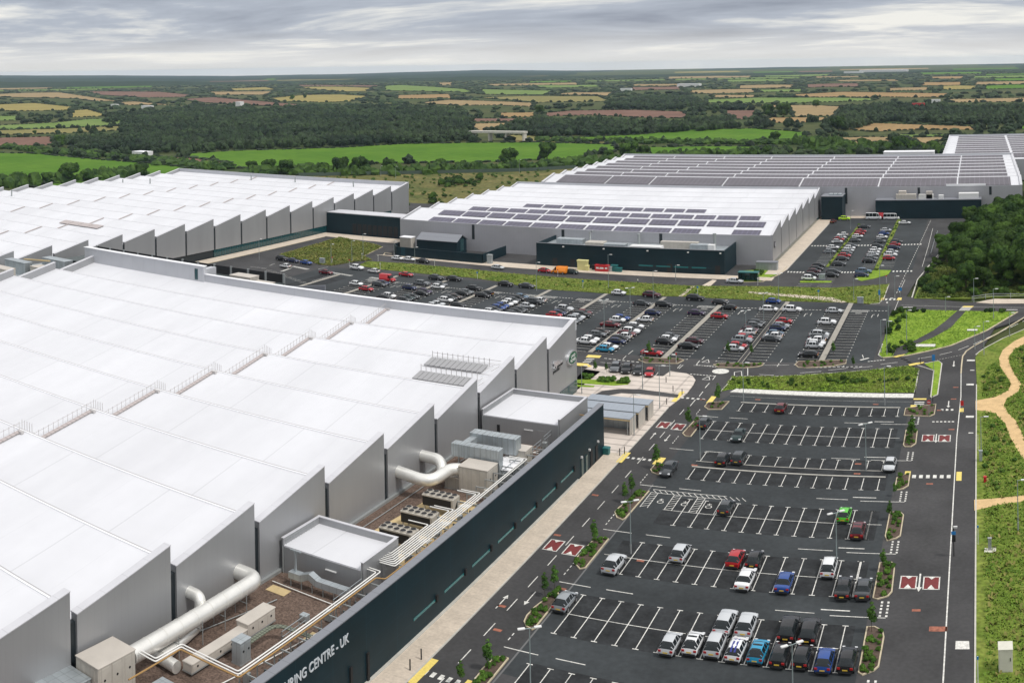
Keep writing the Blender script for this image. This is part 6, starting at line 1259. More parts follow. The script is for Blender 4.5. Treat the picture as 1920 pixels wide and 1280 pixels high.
for s_1 in range(4): MEDF.append((crown_mesh('crown', lobes_for(7.2, 13, 12, 20 + s_1, .3), .75, 1800, 20 + s_1, M['leafmid'] if 'leafmid' in M else M['leaf']), trunk_mesh('trunk', 7.5, .45, 5, s_1)))
SML = []; M['leafsap'] = leafmat('sapling_leaf', (0.03, 0.08, 0.012), (0.08, 0.17, 0.025), 0.8)
for s_1 in range(4): SML.append((crown_mesh('crown', [(0, 0, 2.5, .62), (.22, .1, 3.1, .55), (-.25, 0, 1.8, .55), (.15, -.25, 2.1, .5), (-.1, .2, 3.6, .42), (0, .05, 4.2, .26)], .13, 800, 40 + s_1, M['leafsap'], False), trunk_mesh('trunk', 3.4, .05, 4, s_1)))
SHR = []
for s_1 in range(4): SHR.append(crown_mesh('shrub', lobes_for(.8, .8, 5, 60 + s_1, .2), .13, 420, 60 + s_1, M['leafbright'], True))
BUSH = []
for s_1 in range(3): BUSH.append(crown_mesh('bush', lobes_for(1.5, 1.7, 6, 80 + s_1, .2), .22, 700, 80 + s_1, M['leaf'], True))
def tree(kit, x, y, z, sc, label, group=None, name='tree', sz=1.0):
    r = empty(name, (x, y, z), label, 'tree', group, random.uniform(0, 6.28)); r.scale = (sc, sc, sc * sz)
    for nm, me in (('crown', kit[0]), ('trunk', kit[1])):
        o = bpy.data.objects.new(nm, me); S.collection.objects.link(o); o.parent = r
    return r
def inst(me, name, x, y, z, sc, label, cat, group):
    o = bpy.data.objects.new(name, me); S.collection.objects.link(o); o.location = (x, y, z); o.scale = (sc, sc, sc * random.uniform(.8, 1.2)); o.rotation_euler = (0, 0, random.uniform(0, 6.28)); return tag(o, label, cat, group)
# the wood at the right
rw = random.Random(11)
WB = [(-7.2, 283), (-6.5, 300), (-11.5, 318), (-12.0, 334), (-6.0, 350), (-4.5, 372), (-4.5, 398), (1, 408), (50, 408), (50, 283)]
for gy in np.arange(284, 408, 6.4):
    for gx in np.arange(-12, 48, 6.4):
        x = gx + rw.uniform(-1.9, 1.9); y = gy + rw.uniform(-1.9, 1.9)
        if not pin(x, y, WB): continue
        if rw.random() < .06: continue
        edge = not pin(x - 5, y - 4, WB); sc = rw.uniform(.62, .85) if edge else rw.uniform(.85, 1.22)
        if y > 385: sc *= .85
        tree(rw.choice(BIG), x, y, 0, sc, 'dark green broadleaf tree massed in the wood at the right edge', 'trees in the wood at the right edge', 'woodland_tree', rw.uniform(.9, 1.1))
for k in range(90):
    x = rw.uniform(-17, 30); y = rw.uniform(277, 300)
    if x < -12 and y > 292: continue
    inst(rw.choice(BUSH), 'bush', x, y, .05, rw.uniform(.5, 1.15), 'dark bush in the scrub along the near foot of the wood', 'bush', 'scrub bushes below the wood')
for k in range(46):
    t = rw.random(); x = -15.5 + t * 7 + rw.uniform(-1.2, 1.2); y = 298 + t * 95 + rw.uniform(-4, 4)
    inst(rw.choice(BUSH), 'bush', x, y, .05, rw.uniform(.4, .8), 'low bush on the yellowish slope between road and wood', 'bush', 'bushes beside the road below the wood')
# trees one can tell apart in and before the far fields
for px, py, top, lb in [(128, 341, 301, 'big round dark tree at the left edge of the green field'), (31, 346, 319, 'dark tree at far left behind the warehouse roof'), (62, 345, 321, 'second dark tree from left behind the warehouse roof'), (88, 345, 322, 'small dark tree left of the big round one'), (165, 340, 317, 'round dark tree right of the big one at left'), (265, 331, 304, 'dark round tree behind the sawtooth edge of the left warehouse'), (472, 323, 301, 'leftmost of three trees on the near edge of the central field'), (505, 325, 298, 'middle of three trees on the near edge of the central field'), (535, 326, 298, 'rightmost of three trees on the near edge of the central field'), (608, 327, 302, 'dark tree at the left end of the long bushy belt'), (640, 327, 294, 'bulky tree in the bushy belt left of centre'), (672, 325, 293, 'bulky tree right of its twin in the bushy belt'), (728, 321, 297, 'rounded tree in the belt behind the left warehouse corner'), (826, 316, 295, 'rounded lone tree in the belt at centre'), (953, 309, 277, 'dense dark tree standing before the bright green field'), (1026, 299, 265, 'airy spreading tree standing before the bright green field'), (1140, 300, 280, 'dark tree before the long solar roof, left one'), (1178, 299, 264, 'bulky dark tree behind the long solar roof'), (1205, 297, 272, 'smaller dark tree right of the bulky one'), (1438, 293, 272, 'dark tree on the far edge of the long solar roof'), (1452, 266, 246, 'field edge tree right of the upper green field'), (1572, 246, 217, 'tall dark tree at the left end of the straw field'), (1688, 288, 255, 'bulky dark tree left of the farthest warehouse'), (1712, 288, 263, 'dark tree second left of the farthest warehouse'), (1750, 286, 263, 'dark tree touching the farthest warehouse corner'), (1012, 214, 196, 'lone dark tree beside the brown field at centre'), (548, 187, 178, 'lone tree in the yellow field, left one'), (572, 184, 177, 'small lone tree in the yellow field, right one'), (65, 252, 244, 'small lone tree in the pale field at left'), (174, 250, 240, 'bushy lone tree in the pale field at left'), (112, 275, 252, 'dark tree by the brown field at left'), (1470, 220, 192, 'bulky dark tree between straw fields at upper right'), (1440, 219, 195, 'dark tree left of the bulky one at upper right'), (1530, 201, 187, 'tree on the upper straw field edge')]:
    x, y = G(px, py, -.4); d = math.hypot(x, y); ht = (py - top) / K * d; tree(rw.choice(MEDF), x, y, -.5, max(ht / 13.6, .3), lb, 'field trees', 'field_tree')
# perimeter fence
pfn = empty('perimeter_fence', (*G(820, 324, 0), -.3), 'thin grey green perimeter fence before the bushy belt', 'fence'); P = GP([(560, 330), (700, 327), (860, 324), (1000, 320), (1080, 315)], 0); o_ = pfn.location
P = [(x - o_.x, y - o_.y) for x, y in P]; MB().wall(P, .05, .2, 2.2).build('mesh_panel', mat('fence_mesh', (0.06, 0.09, 0.07), .8), pfn)
# ------------------------------------------------------------------ planted islands
def island(pts, label, shr, tr=(), sc=1.0):
    P = GP(pts); cx = sum(p[0] for p in P) / len(P); cy = sum(p[1] for p in P) / len(P); r = empty('planting_island', (cx, cy, 0), label, 'planting bed', 'planted islands'); Q = [(x - cx, y - cy) for x, y in P]
    MB().prism(Q, 0, .10).build('soil', M['soil'], r); MB().wall(Q, .16, 0, .14, closed=True).build('kerb', M['kerbi'], r)
    x0, x1 = min(p[0] for p in P), max(p[0] for p in P); y0, y1 = min(p[1] for p in P), max(p[1] for p in P); n = 0; t = 0
    while n < shr and t < 900:
        t += 1; x = rw.uniform(x0 + .3, x1 - .3); y = rw.uniform(y0 + .3, y1 - .3)
        if not pin(x, y, P): continue
        n += 1; inst(rw.choice(SHR), 'shrub', x, y, .08, rw.uniform(.28, .55) * sc, 'green shrub planted in a kerbed car park island', 'shrub', 'shrubs in the planted islands')
M['kerbi'] = M['kerbwarm']
IS = [([(983, 1166), (988, 1155), (1002, 1140), (1043, 1108), (1050, 1101), (1043, 1128), (1003, 1178), (998, 1181), (987, 1175)], 'planted island by the left road, second from the bottom', 26),
 ([(880, 1290), (905, 1255), (927, 1234), (943, 1232), (953, 1235), (915, 1282), (905, 1292)], 'planted island by the left road, nearest the bottom edge', 16),
 ([(1077, 1056), (1083, 1045), (1110, 1016), (1132, 1009), (1141, 1011), (1098, 1065), (1087, 1067)], 'planted island by the left road, third from the bottom', 26),
 ([(1153, 961), (1160, 953), (1200, 921), (1217, 921), (1172, 973), (1167, 975), (1157, 971)], 'planted island by the hatched disabled bays', 24),
 ([(1220, 881), (1227, 873), (1238, 868), (1246, 874), (1235, 891), (1223, 886)], 'small planted island by the yellow paving on the left road', 9),
 ([(1280, 813), (1308, 783), (1313, 787), (1310, 800), (1295, 819), (1285, 818)], 'planted island at the upper left of the near car park', 5),
 ([(1321, 763), (1328, 755), (1367, 753), (1353, 768), (1328, 768)], 'top left corner planting bed of the near car park', 6),
 ([(1698, 766), (1755, 758), (1752, 777), (1743, 781), (1695, 779)], 'top right corner planting bed by the red no entry sign', 12),
 ([(1699, 807), (1720, 808), (1717, 832), (1708, 838), (1697, 838), (1694, 835)], 'planted island by the right road, topmost', 16),
 ([(1682, 896), (1706, 887), (1703, 911), (1693, 917), (1680, 919), (1678, 916)], 'planted island by the right road beside the yellow paving', 12),
 ([(1669, 961), (1687, 960), (1694, 966), (1688, 1005), (1680, 1010), (1663, 1014), (1660, 1006)], 'planted island by the right road, third from top', 22),
 ([(1650, 1056), (1672, 1055), (1677, 1066), (1672, 1110), (1665, 1118), (1645, 1124), (1637, 1122)], 'planted island by the right road, beside the two dark saloons', 22),
 ([(1626, 1176), (1640, 1176), (1655, 1184), (1657, 1195), (1647, 1250), (1638, 1258), (1617, 1266), (1610, 1262)], 'planted island by the right road, nearest the bottom', 24),
 ([(1338, 684), (1347, 682), (1432, 681), (1430, 685), (1420, 688), (1397, 690), (1347, 689)], 'long planting bed between the two walkways at the roundabout', 16),
 ([(1491, 684), (1497, 678), (1587, 675), (1586, 682), (1560, 687), (1513, 690), (1497, 689)], 'long planting bed at the lower right corner of the middle car park', 18),
 ([(1197, 675), (1206, 671), (1275, 673), (1282, 676), (1270, 682), (1210, 680.5)], 'planting bed with red tipped sign below the red saloon', 14)]
for pts, lb, n in IS: island(pts, lb, n)
for px, py, top, lb in [(1040, 1107, 1062, 'slim young tree in the second island from the bottom, left one'), (1022, 1118, 1075, 'thin yellowing sapling in the second island from the bottom'), (1115, 1022, 976, 'dense young tree at the top of the third island'), (1185, 930, 890, 'thin sapling above the hatched bay island'), (1172, 942, 905, 'slim sapling at the middle of the hatched bay island'), (1231, 879, 835, 'young tree in the small island by the yellow paving'), (1291, 805, 765, 'bushy young tree at the upper left island'), (1346, 760, 720, 'slim young conifer shaped tree at the top left planting bed'), (915, 1258, 1200, 'young tree in the bottom left island'), (864, 1285, 1240, 'young tree cut by the bottom edge near the zebra crossing'), (1710, 830, 780, 'dense young tree in the topmost right island'), (1678, 930, 905, 'sapling between the right islands, upper'), (1668, 975, 940, 'slim tree at the head of the third right island'), (1657, 1070, 1030, 'slim tree at the head of the right island by two saloons'), (1635, 1185, 1130, 'slim tree at the head of the bottom right island'), (1365, 667, 640, 'thin sapling left of the long planting bed'), (1409, 668, 645, 'thin sapling right of the dark footway strip'), (1563, 667, 640, 'thin sapling by the last walkway'), (1116, 700, 676, 'sapling by the forecourt grass, left one'), (1137, 700, 680, 'sapling by the forecourt grass, right one'), (1217, 668, 640, 'dark slim sapling beside the red saloon'), (1600, 690, 668, 'sapling beside the curved road')]:
    x, y = G(px, py, 0); d = math.hypot(x, y, H); ht = (py - top) / K * math.hypot(x, y) * 1.0; tree(rw.choice(SML), x, y, .05, ht / 4.3, lb, 'young trees around the car parks', 'young_tree')
# bushes on lawns and verges
def scrub(poly_, n, sc, label, z=.08):
    x0, x1 = min(p[0] for p in poly_), max(p[0] for p in poly_); y0, y1 = min(p[1] for p in poly_), max(p[1] for p in poly_); k = t = 0; VV = []; FF = []; base = 0
    src = [(np.array([v.co[:] for v in m_.vertices]), [list(p.vertices) for p in m_.polygons]) for m_ in BUSH]
    while k < n and t < 5000:
        t += 1; x = rw.uniform(x0, x1); y = rw.uniform(y0, y1)
        if not pin(x, y, poly_): continue
        k += 1; v, f = rw.choice(src); s_1 = rw.uniform(*sc); VV.append(v * s_1 * np.array([1, 1, rw.uniform(.7, 1.1)]) + np.array([x, y, z])); FF += [[i + base for i in p] for p in f]; base += len(v)
    me = bpy.data.meshes.new('scrub'); me.from_pydata(np.concatenate(VV).tolist(), [], FF); me.materials.append(M['leafmeadow']); o = bpy.data.objects.new('scrub', me); S.collection.objects.link(o); tag(o, label, 'scrub', kind='stuff')
M['leafmeadow'] = leafmat('meadow_leaf', (0.045, 0.11, 0.015), (0.12, 0.20, 0.035), 0.3)
def scatter(me, name, poly_, n, sc, label, cat, group, z=.08):
    x0, x1 = min(p[0] for p in poly_), max(p[0] for p in poly_); y0, y1 = min(p[1] for p in poly_), max(p[1] for p in poly_); k = t = 0
    while k < n and t < 5000:
        t += 1; x = rw.uniform(x0, x1); y = rw.uniform(y0, y1)
        if pin(x, y, poly_): k += 1; inst(rw.choice(me), name, x, y, z, rw.uniform(*sc), label, cat, group)
scatter(BUSH, 'bush', GP([(1663, 620), (1670, 595), (1690, 583), (1700, 590), (1690, 612), (1680, 628), (1665, 640)]), 14, (.35, .75), 'dark bush at the left tip of the grass triangle beside the junction', 'bush', 'bushes at the junction lawn')
scatter(BUSH, 'bush', GP([(1655, 645), (1700, 640), (1725, 648), (1697, 660), (1660, 664)]), 12, (.25, .5), 'low bush beside the diagonal path lawn', 'bush', 'low bushes by the diagonal path')
scatter(BUSH, 'bush', GP([(1700, 582), (1735, 583), (1735, 587), (1700, 587)]), 10, (.3, .45), 'hedge bush along the top of the junction lawn', 'bush', 'hedge bushes on the junction lawn')
scatter(BUSH, 'bush', GP([(1848, 582), (1885, 583), (1885, 587), (1848, 587)]), 10, (.3, .45), 'hedge bush along the top right of the junction lawn', 'bush', 'hedge bushes at the lawn top right')
scatter(BUSH, 'bush', GP([(1692, 652), (1728, 655), (1727, 662), (1690, 661)]), 9, (.3, .45), 'hedge bush beside the white cover slab', 'bush', 'hedge bushes by the white cover')
scatter(SHR, 'shrub', GP([(1095, 706), (1180, 716), (1178, 721), (1100, 714)]), 34, (.5, .95), 'leafy shrub in the hedge on the forecourt lawn', 'shrub', 'forecourt hedge shrubs', .12)
scatter(BUSH, 'bush', GP([(1390, 512), (1440, 510), (1425, 523), (1390, 525)]), 14, (.3, .6), 'dark bush by the green roofed glass shelter', 'bush', 'bushes by the glass shelter')
scatter(BUSH, 'bush', GP([(1550, 712), (1720, 712), (1718, 716), (1550, 720)]), 26, (.22, .42), 'low bush on the lawn above the near car park', 'bush', 'low bushes on the middle lawn')
scatter(BUSH, 'bush', GP([(1372, 712), (1450, 712), (1520, 718), (1520, 728), (1372, 728)]), 14, (.2, .38), 'small bush at the left of the middle lawn', 'bush', 'small bushes at left of middle lawn')
scrub(GP([(700, 493), (860, 506), (1080, 526), (1180, 532), (1380, 540), (1640, 542), (1640, 556), (1380, 556), (1080, 541), (860, 516), (720, 504)]), 45, (.12, .30), 'scrubby growth on the long grass verge above the middle car park')
scatter(BUSH, 'bush', GP([(820, 340), (910, 335), (900, 352), (830, 350)]), 18, (.8, 1.9), 'bush on the rough grassland between the warehouses', 'bush', 'bushes on the rough grassland', -.3)
scatter(BUSH, 'bush', GP([(795, 370), (835, 366), (835, 385), (800, 386)]), 8, (.8, 1.6), 'bush near the left end of the middle warehouse', 'bush', 'bushes by the middle warehouse end', -.3)
scrub(TG['urv1'], 26, (.15, .3), 'low growth in the left grass strip of the upper right car park'); scrub(TG['urv2'], 34, (.15, .3), 'low growth in the right grass strip of the upper right car park')
for poly_, n, lb, gr in [(GP([(1840, 700), (1895, 690), (1890, 735), (1840, 748)]), 12, 'bush in the meadow left of the winding path', 'meadow bushes left of the path'), (GP([(1840, 790), (1880, 800), (1925, 870), (1925, 925), (1840, 930)]), 18, 'bush in the meadow below the winding path', 'meadow bushes below the path'), (GP([(1905, 660), (1935, 650), (1935, 830), (1920, 800), (1900, 765), (1925, 720)]), 12, 'bush in the meadow right of the winding path', 'meadow bushes right of the path')]:
    scrub(poly_, n, (.15, .38), lb.replace('bush', 'bushy growth'))
scrub(GP([(480, 330), (740, 326), (900, 322), (1080, 317), (1100, 326), (985, 347), (860, 385), (775, 402), (764, 398), (764, 342)]), 150, (.25, .8), 'scrubby growth dotted over the rough grassland between the warehouses', -.3)
# grass and flower tufts: ground cover nobody could count
def tufts(name, poly_, n, hgt, mt, label, avoid=()):
    x0, x1 = min(p[0] for p in poly_), max(p[0] for p in poly_); y0, y1 = min(p[1] for p in poly_), max(p[1] for p in poly_); v = []; f = []; k = t = 0
    while k < n and t < n * 12:
        t += 1; x = rw.uniform(x0, x1); y = rw.uniform(y0, y1)
        if not pin(x, y, poly_) or any(pin(x, y, q) for q in avoid): continue
        k += 1
        for q in range(4):
            a = rw.uniform(0, 6.28); h_ = hgt * rw.uniform(.5, 1.3); w_ = h_ * .55; l_ = h_ * rw.uniform(.7, 1.6); cx, cy = x + rw.uniform(-.25, .25), y + rw.uniform(-.25, .25); b0 = len(v)
            v += [(cx - math.cos(a) * w_, cy - math.sin(a) * w_, .06), (cx + math.cos(a) * w_, cy + math.sin(a) * w_, .06), (cx + math.cos(a) * w_ * .6 - math.sin(a) * l_, cy + math.sin(a) * w_ * .6 + math.cos(a) * l_, .1 + h_), (cx - math.cos(a) * w_ * .6 - math.sin(a) * l_, cy - math.sin(a) * w_ * .6 + math.cos(a) * l_, .1 + h_)]; f.append((b0, b0 + 1, b0 + 2, b0 + 3))
    me = bpy.data.meshes.new(name); me.from_pydata(v, [], f); me.materials.append(mt); o = bpy.data.objects.new(name, me); S.collection.objects.link(o); return tag(o, label, 'grass', kind='stuff')
pathp = [GP([(1829, 752), (1867, 745), (1890, 733), (1895, 723), (1890, 710), (1875, 687), (1873, 673), (1880, 657), (1902, 640), (1925, 629), (1940, 628), (1925, 643), (1903, 655), (1892, 668), (1892, 681), (1901, 700), (1915, 720), (1909, 735), (1888, 748), (1882, 760), (1890, 775), (1905, 790), (1915, 810), (1925, 835), (1930, 872), (1918, 860), (1908, 845), (1893, 818), (1885, 795), (1865, 775), (1829, 769)]), GP([(1826.5, 938), (1860, 936), (1898, 932), (1935, 928), (1935, 940), (1900, 943), (1870, 948), (1827, 958)]), GP([(1870, 1215), (1906, 1213), (1908, 1268), (1872, 1268)])]
tufts('meadow_grass', [(-.1, 88), (-.1, 206), (1, 214), (12, 240), (22, 236), (14, 88)], 16000, .15, M['tuft'], 'rough bright green meadow grass right of the right hand road', pathp)
tufts('meadow_grass', [(.3, 88), (.3, 206), (12, 236), (22, 236), (14, 88)], 900, .30, M['tuftdry'], 'dry yellowish grass heads scattered in the right hand meadow', pathp)
tufts('verge_grass', TG['verge'], 1200, .18, M['tuftdry'], 'yellowish seed heads along the verge above the middle car park')
tufts('verge_grass', TG['verge'], 8000, .15, M['tuftolive'], 'long rough grass on the verge above the middle car park')
tufts('verge_grass', TG['tri'], 3200, .24, M['tuftdry'], 'yellowing long grass in the triangle at the upper left')
tufts('verge_grass', TG['tri'], 5200, .24, M['tuftolive'], 'green long grass mixed in the upper left triangle')
tufts('wood_edge_grass', [(-17.2, 277), (-16.5, 300), (-9.4, 337), (-9.2, 392), (-4, 392), (-4, 340), (-8, 300), (30, 296), (30, 282), (-4, 277)], 6500, .28, M['tuftolive'], 'yellowish rough grass along the foot of the wood')
tufts('lawn_grass', TG['mid'], 5000, .14, M['tuftolive'], 'grass of the lawn above the near car park')
tufts('lawn_grass', TG['big'], 3000, .12, M['tuft'], 'grass of the lawn crossed by the diagonal path', [GP([(1795, 583), (1812, 584), (1783, 615), (1750, 633), (1717, 647), (1700, 664), (1674, 669), (1680, 653), (1717, 638), (1750, 620), (1772, 603)])])
# ================================================================== STREET FURNITURE
def lamp(px, py, ht, label, two=False, arm=(1, 0), base=None, slim=False):
    x, y = G(px, py, 0) if base is None else base; r = empty('lamp_post', (x, y, 0), label, 'lamp post', 'lamp posts around the car parks')
    MB().tube([(0, 0, 0), (0, 0, 1.2)], .11, 8).build('base', M['steel'], r); MB().tube([(0, 0, 1.2), (0, 0, ht)], .065 if slim else .075, 8, rb=.05).build('pole', M['lampgrey'], r)
    for s1 in ((1, -1) if two else (1,)):
        MB().tube([(0, 0, ht - .06), (arm[0] * .6 * s1, arm[1] * .6 * s1, ht)], .04, 6).build('arm', M['lampgrey'], r); a = MB().bbox(-.38, .38, -.15, .15, -.05, .08, .03); h_ = a.build('lamp_head', M['whiteobj'], r)
        h_.location = (arm[0] * .85 * s1, arm[1] * .85 * s1, ht + .02); h_.rotation_euler = (0, 0, math.atan2(arm[1], arm[0]))
M['lampgrey'] = mat('lamp_post_grey', (0.30, 0.36, 0.36), 0.5, metal=.3)
LP = [(995, 1306, 6.9, 'twin headed lamp post in the second row of bays, cut by the bottom edge', 1, None), (1183, 1038, 6.8, 'twin headed lamp post with yellow collar beside the silver suv', 1, None), (1487, 1330, 6.4, 'lamp post among the bottom row of cars', 1, None), (1569, 1064, 6.9, 'lamp post beside the green hatchback', 1, None), (1313, 862, 7.0, 'lamp post beside the dark grey hatchback at upper left of the near car park', 0, None), (1624, 883, 7.3, 'lamp post at the right end of the central footway', 1, None), (1394, 752, 7.2, 'lamp post left on the top kerb of the near car park', 0, None), (1659, 760, 7.2, 'lamp post with grey box head right on the top kerb', 0, None),
 (1840, 862, 6.8, 'lamp post in the meadow right of the right hand road', 0, None), (1909, 995, 6.8, 'lamp post by the lower gravel path', 0, None), (1652, 662, 7.2, 'lamp post with side arm at the junction corner', 0, None), (1663, 666, 7.3, 'tall pale lamp post at the junction corner', 0, None), (1700, 640, 7, 'lamp post in the left half of the junction lawn', 0, None), (1863, 598, 7.3, 'thick lamp post by the top right of the junction lawn', 0, None), (1826, 567, 6.2, 'lamp post before the timber fence', 0, None), (1845, 666, 7.2, 'lamp post on the far side of the curved road', 0, None), (1666, 615, 7, 'slim lamp post beside the junction road', 0, None), (1893, 632, 5.5, 'slim lamp post right on the curved road', 0, None), (1828, 655, 5, 'slim lamp post on the curved road kerb', 0, None), (1773, 585, 3.8, 'short lamp post above the zebra crossing lawn', 0, None),
 (1133, 617, 7, 'lamp post between parked cars right of the emblem wall', 1, None), (1182, 592, 7, 'slim twin lamp post in the middle car park', 1, None), (1399, 640, 7, 'slim lamp post by the red cars of the middle car park', 1, None), (1432, 608, 7.5, 'tall slim lamp post right of the white suv rows', 1, None), (1460, 566, 7.5, 'tall slim lamp post by the blue hatchback', 1, None), (1141, 540, 9.5, 'thick lamp post on the long verge', 0, None), (1205, 730, 7.4, 'lamp post on the banded forecourt', 0, None), (1237, 767, 8, 'slim lamp post on the forecourt near the road', 0, None), (1256, 706, 4.5, 'short lamp post beside the forecourt bays', 0, None), (1091, 739, 5.5, 'slim post beside the emblem wall corner', 0, None), (1189, 817, 7, 'lamp post beside the grey roofed shelters', 0, None),
 (660, 491, 7, 'lamp post in the grass triangle', 0, None), (681, 480, 7.5, 'slim lamp post in the grass triangle', 0, None), (621, 495, 6.5, 'lamp post before the grass triangle', 0, None), (778, 495, 5.5, 'slim lamp post before the teal compound', 0, None), (739, 480, 5, 'lamp post at the road bend by the compound', 0, None), (486, 487, 7, 'slim lamp post before the strip windows at left', 0, None), (1006, 545, 8, 'slim lamp post above the emblem warehouse parapet', 0, None), (1267, 526, 4.5, 'short lamp post before the teal plant block', 0, None), (1225, 560, 7.5, 'slim lamp post on the verge by the maroon suv', 0, None), (1650, 560, 8.8, 'lamp post on the verge corner at the junction', 0, None), (1678, 560, 6, 'slim lamp post with side arm in the junction road', 0, None), (1601, 563, 5.6, 'slim lamp post on the verge near the grey cabinet', 0, None), (1557, 483, 5, 'lamp post among the cars of the upper right car park', 0, None), (1595, 430, 7, 'slim lamp post at the far left strip', 0, None), (1755, 409, 6.3, 'left of the pair of lamp posts before the wide teal block', 0, None), (1762, 405, 6.6, 'right of the pair of lamp posts before the wide teal block', 0, None), (1747, 405, 3.6, 'short lamp left of the pair before the wide teal block', 0, None), (742, 335, 7, 'thin mast behind the left warehouse corner', 0, None), (974, 325, 8, 'thin mast on the rough grassland at centre', 0, None), (714, 330, 6, 'short mast behind the left warehouse corner', 0, None)]
for px, py, ht, lb, two, b_ in LP: lamp(px, py, ht, lb, bool(two), (1, 0) if not two else (.8, .6), b_, slim='slim' in lb)
def sign_post(px, py, ht, lb, m1, w_=.55, h_=.55, z=0, rnd=False, post='lampgrey'):
    r = empty('road_sign', (*G(px, py, 0), z), lb, 'sign'); MB().tube([(0, 0, 0), (0, 0, ht)], .05, 6).build('post', M[post], r)
    if rnd: MB().slab([(math.cos(k * .5236) * w_ / 2, ht + math.sin(k * .5236) * w_ / 2) for k in range(12)], 'y', -.07, -.03).build('sign_face', M[m1], r); MB().box(-w_ * .36, w_ * .36, -.085, -.07, ht - .07, ht + .07).build('white_bar', M['whiteobj'], r)
    else: MB().box(-w_ / 2, w_ / 2, -.06, -.03, ht - h_, ht).build('sign_face', M[m1], r)
sign_post(1742, 781, 2.6, 'red and white no entry sign at the top right planting bed', 'red', .75, rnd=True)
sign_post(1804, 776, 2.4, 'red topped orange sign by the right hand road crossing', 'red', .6, .9)
sign_post(1751, 712, 5.0, 'tall blue direction sign at the junction', 'blue', .6, 1.2); sign_post(1688, 557, 2.6, 'round blue sign at the far crossing', 'blue', .9, .9)
sign_post(1649, 565, 3.0, 'blue topped bollard sign at the junction verge', 'blue', .5, 1.3, post='whiteobj'); sign_post(1535, 562, 2.6, 'white post with blue cap on the verge, right one', 'blue', .5, .5, post='whiteobj'); sign_post(1308, 553, 2.4, 'white post with blue cap by the black suv', 'blue', .5, .5, post='whiteobj'); sign_post(1093, 541, 2.4, 'white post with blue cap on the verge, centre one', 'blue', .5, .5, post='whiteobj'); sign_post(895, 523, 2.2, 'white post with blue cap on the verge, left one', 'blue', .5, .5, post='whiteobj')
for px, py, lb in [(1046, 518, 'white marker post on the verge before the orange van'), (713, 506, 'white marker post beside the white hatchback at left'), (709, 490, 'white marker post at the road bend'), (655, 499, 'white post with orange cap beside the pickup sized white suv'), (815, 500, 'white marker post on the verge left of centre'), (1421, 535, 'white marker post by the glass shelter'), (1662, 530, 'white post with red cap at the upper right car park corner'), (679, 487, 'pale marker post in the grass triangle'), (623, 494, 'red topped marker post before the grass triangle'), (1268, 681, 'white post beside the planting bed with the red saloon')]: sign_post(px, py, 2.2, lb, 'red' if 'red' in lb or 'orange' in lb else 'whiteobj', .35, .4, post='whiteobj')
sign_post(1834.5, 1330, 5.2, 'slim white edge post at the lower right meadow', 'blue', .2, .3, post='whiteobj'); sign_post(1834, 1022, 2.6, 'slim white marker post in the right meadow', 'blue', .2, .3, post='whiteobj'); sign_post(1834, 845, 2.6, 'slim white marker post above it in the right meadow', 'whiteobj', .1, .2, post='whiteobj')
r = empty('camera_mast', (*G(1788.5, 1042), 0), 'camera mast with dark box and blue sign on the right hand road', 'mast'); MB().tube([(0, 0, 0), (0, 0, 3.6)], .07, 8).build('pole', M['plastic'], r); MB().box(-.2, .25, -.25, .2, 1.9, 2.7).build('dark_box', M['black'], r); MB().box(-.3, .3, -.2, -.15, 2.8, 3.2).build('sign_face', M['blue'], r); MB().box(0, .5, -.1, .1, 3.6, 3.8).build('camera_head', M['whiteobj'], r)
# cabinets
def cab(px, py, w_, d_, h_, m1, lb, z=.1, nm='utility_cabinet'):
    r = empty(nm, (*G(px, py), z), lb, 'cabinet'); MB().bbox(-w_ / 2, w_ / 2, 0, d_, 0, h_, .03).build('casing', M[m1], r); MB().bbox(-w_ / 2 - .05, w_ / 2 + .05, -.05, d_ + .05, h_, h_ + .08, .03).build('lid', M[m1], r); MB().box(-w_ * .42, w_ * .42, -.02, 0, .1, h_ - .15).build('door', M[m1], r); MB().box(w_ * .3, w_ * .36, -.05, -.02, h_ * .5, h_ * .65).build('handle', M['black'], r)
cab(1886, 1262, 1.45, 1.5, 2.3, 'whitecab', 'large cream utility cabinet in the meadow at the bottom right') if 'whitecab' in M else None
M['whitecab'] = mat('cream_cabinet', (0.62, 0.60, 0.52), .6, var=.06, scale=1.5, coords='World')
cab(1886, 1262, 1.45, 1.5, 2.3, 'whitecab', 'large cream utility cabinet in the meadow at the bottom right')
cab(1856, 1034, .45, .3, 1.5, 'steel', 'slim grey pillar with white top on a cream slab in the meadow', .16); tag(MB().box(-.7, .8, -.5, .7, 0, .1).build('concrete_slab', M['whitecab']), 'cream concrete slab under the slim grey pillar', 'slab').location = (*G(1856, 1034), .08)
cab(1847, 906, .4, .4, .8, 'redbin', 'small red box in the meadow left of the lower path', .1, 'red_box'); cab(1839, 866, .5, .4, 1.6, 'galv', 'grey roadside cabinet by the meadow lamp post'); cab(1613, 570, 1.6, .6, 1.6, 'galv', 'grey roadside cabinet on the verge near the junction'); cab(1541, 525, 1.8, .6, 1.7, 'galv', 'grey cabinet at the lower edge of the upper right car park', 0); cab(603, 495, 1.8, .8, 1.7, 'galv', 'green grey cabinet before the grass triangle')
tag(MB().box(-2.2, 2.2, -.9, .9, 0, .15).build('cover_slab', M['white']), 'white rectangular cover slab on the junction lawn', 'cover').location = (*G(1735, 649), .1)
tag(MB().box(-1.2, 1.2, -.6, .6, 0, .15).build('cover_slab', M['white']), 'small white cover slab higher on the junction lawn', 'cover').location = (*G(1823, 620), .1)
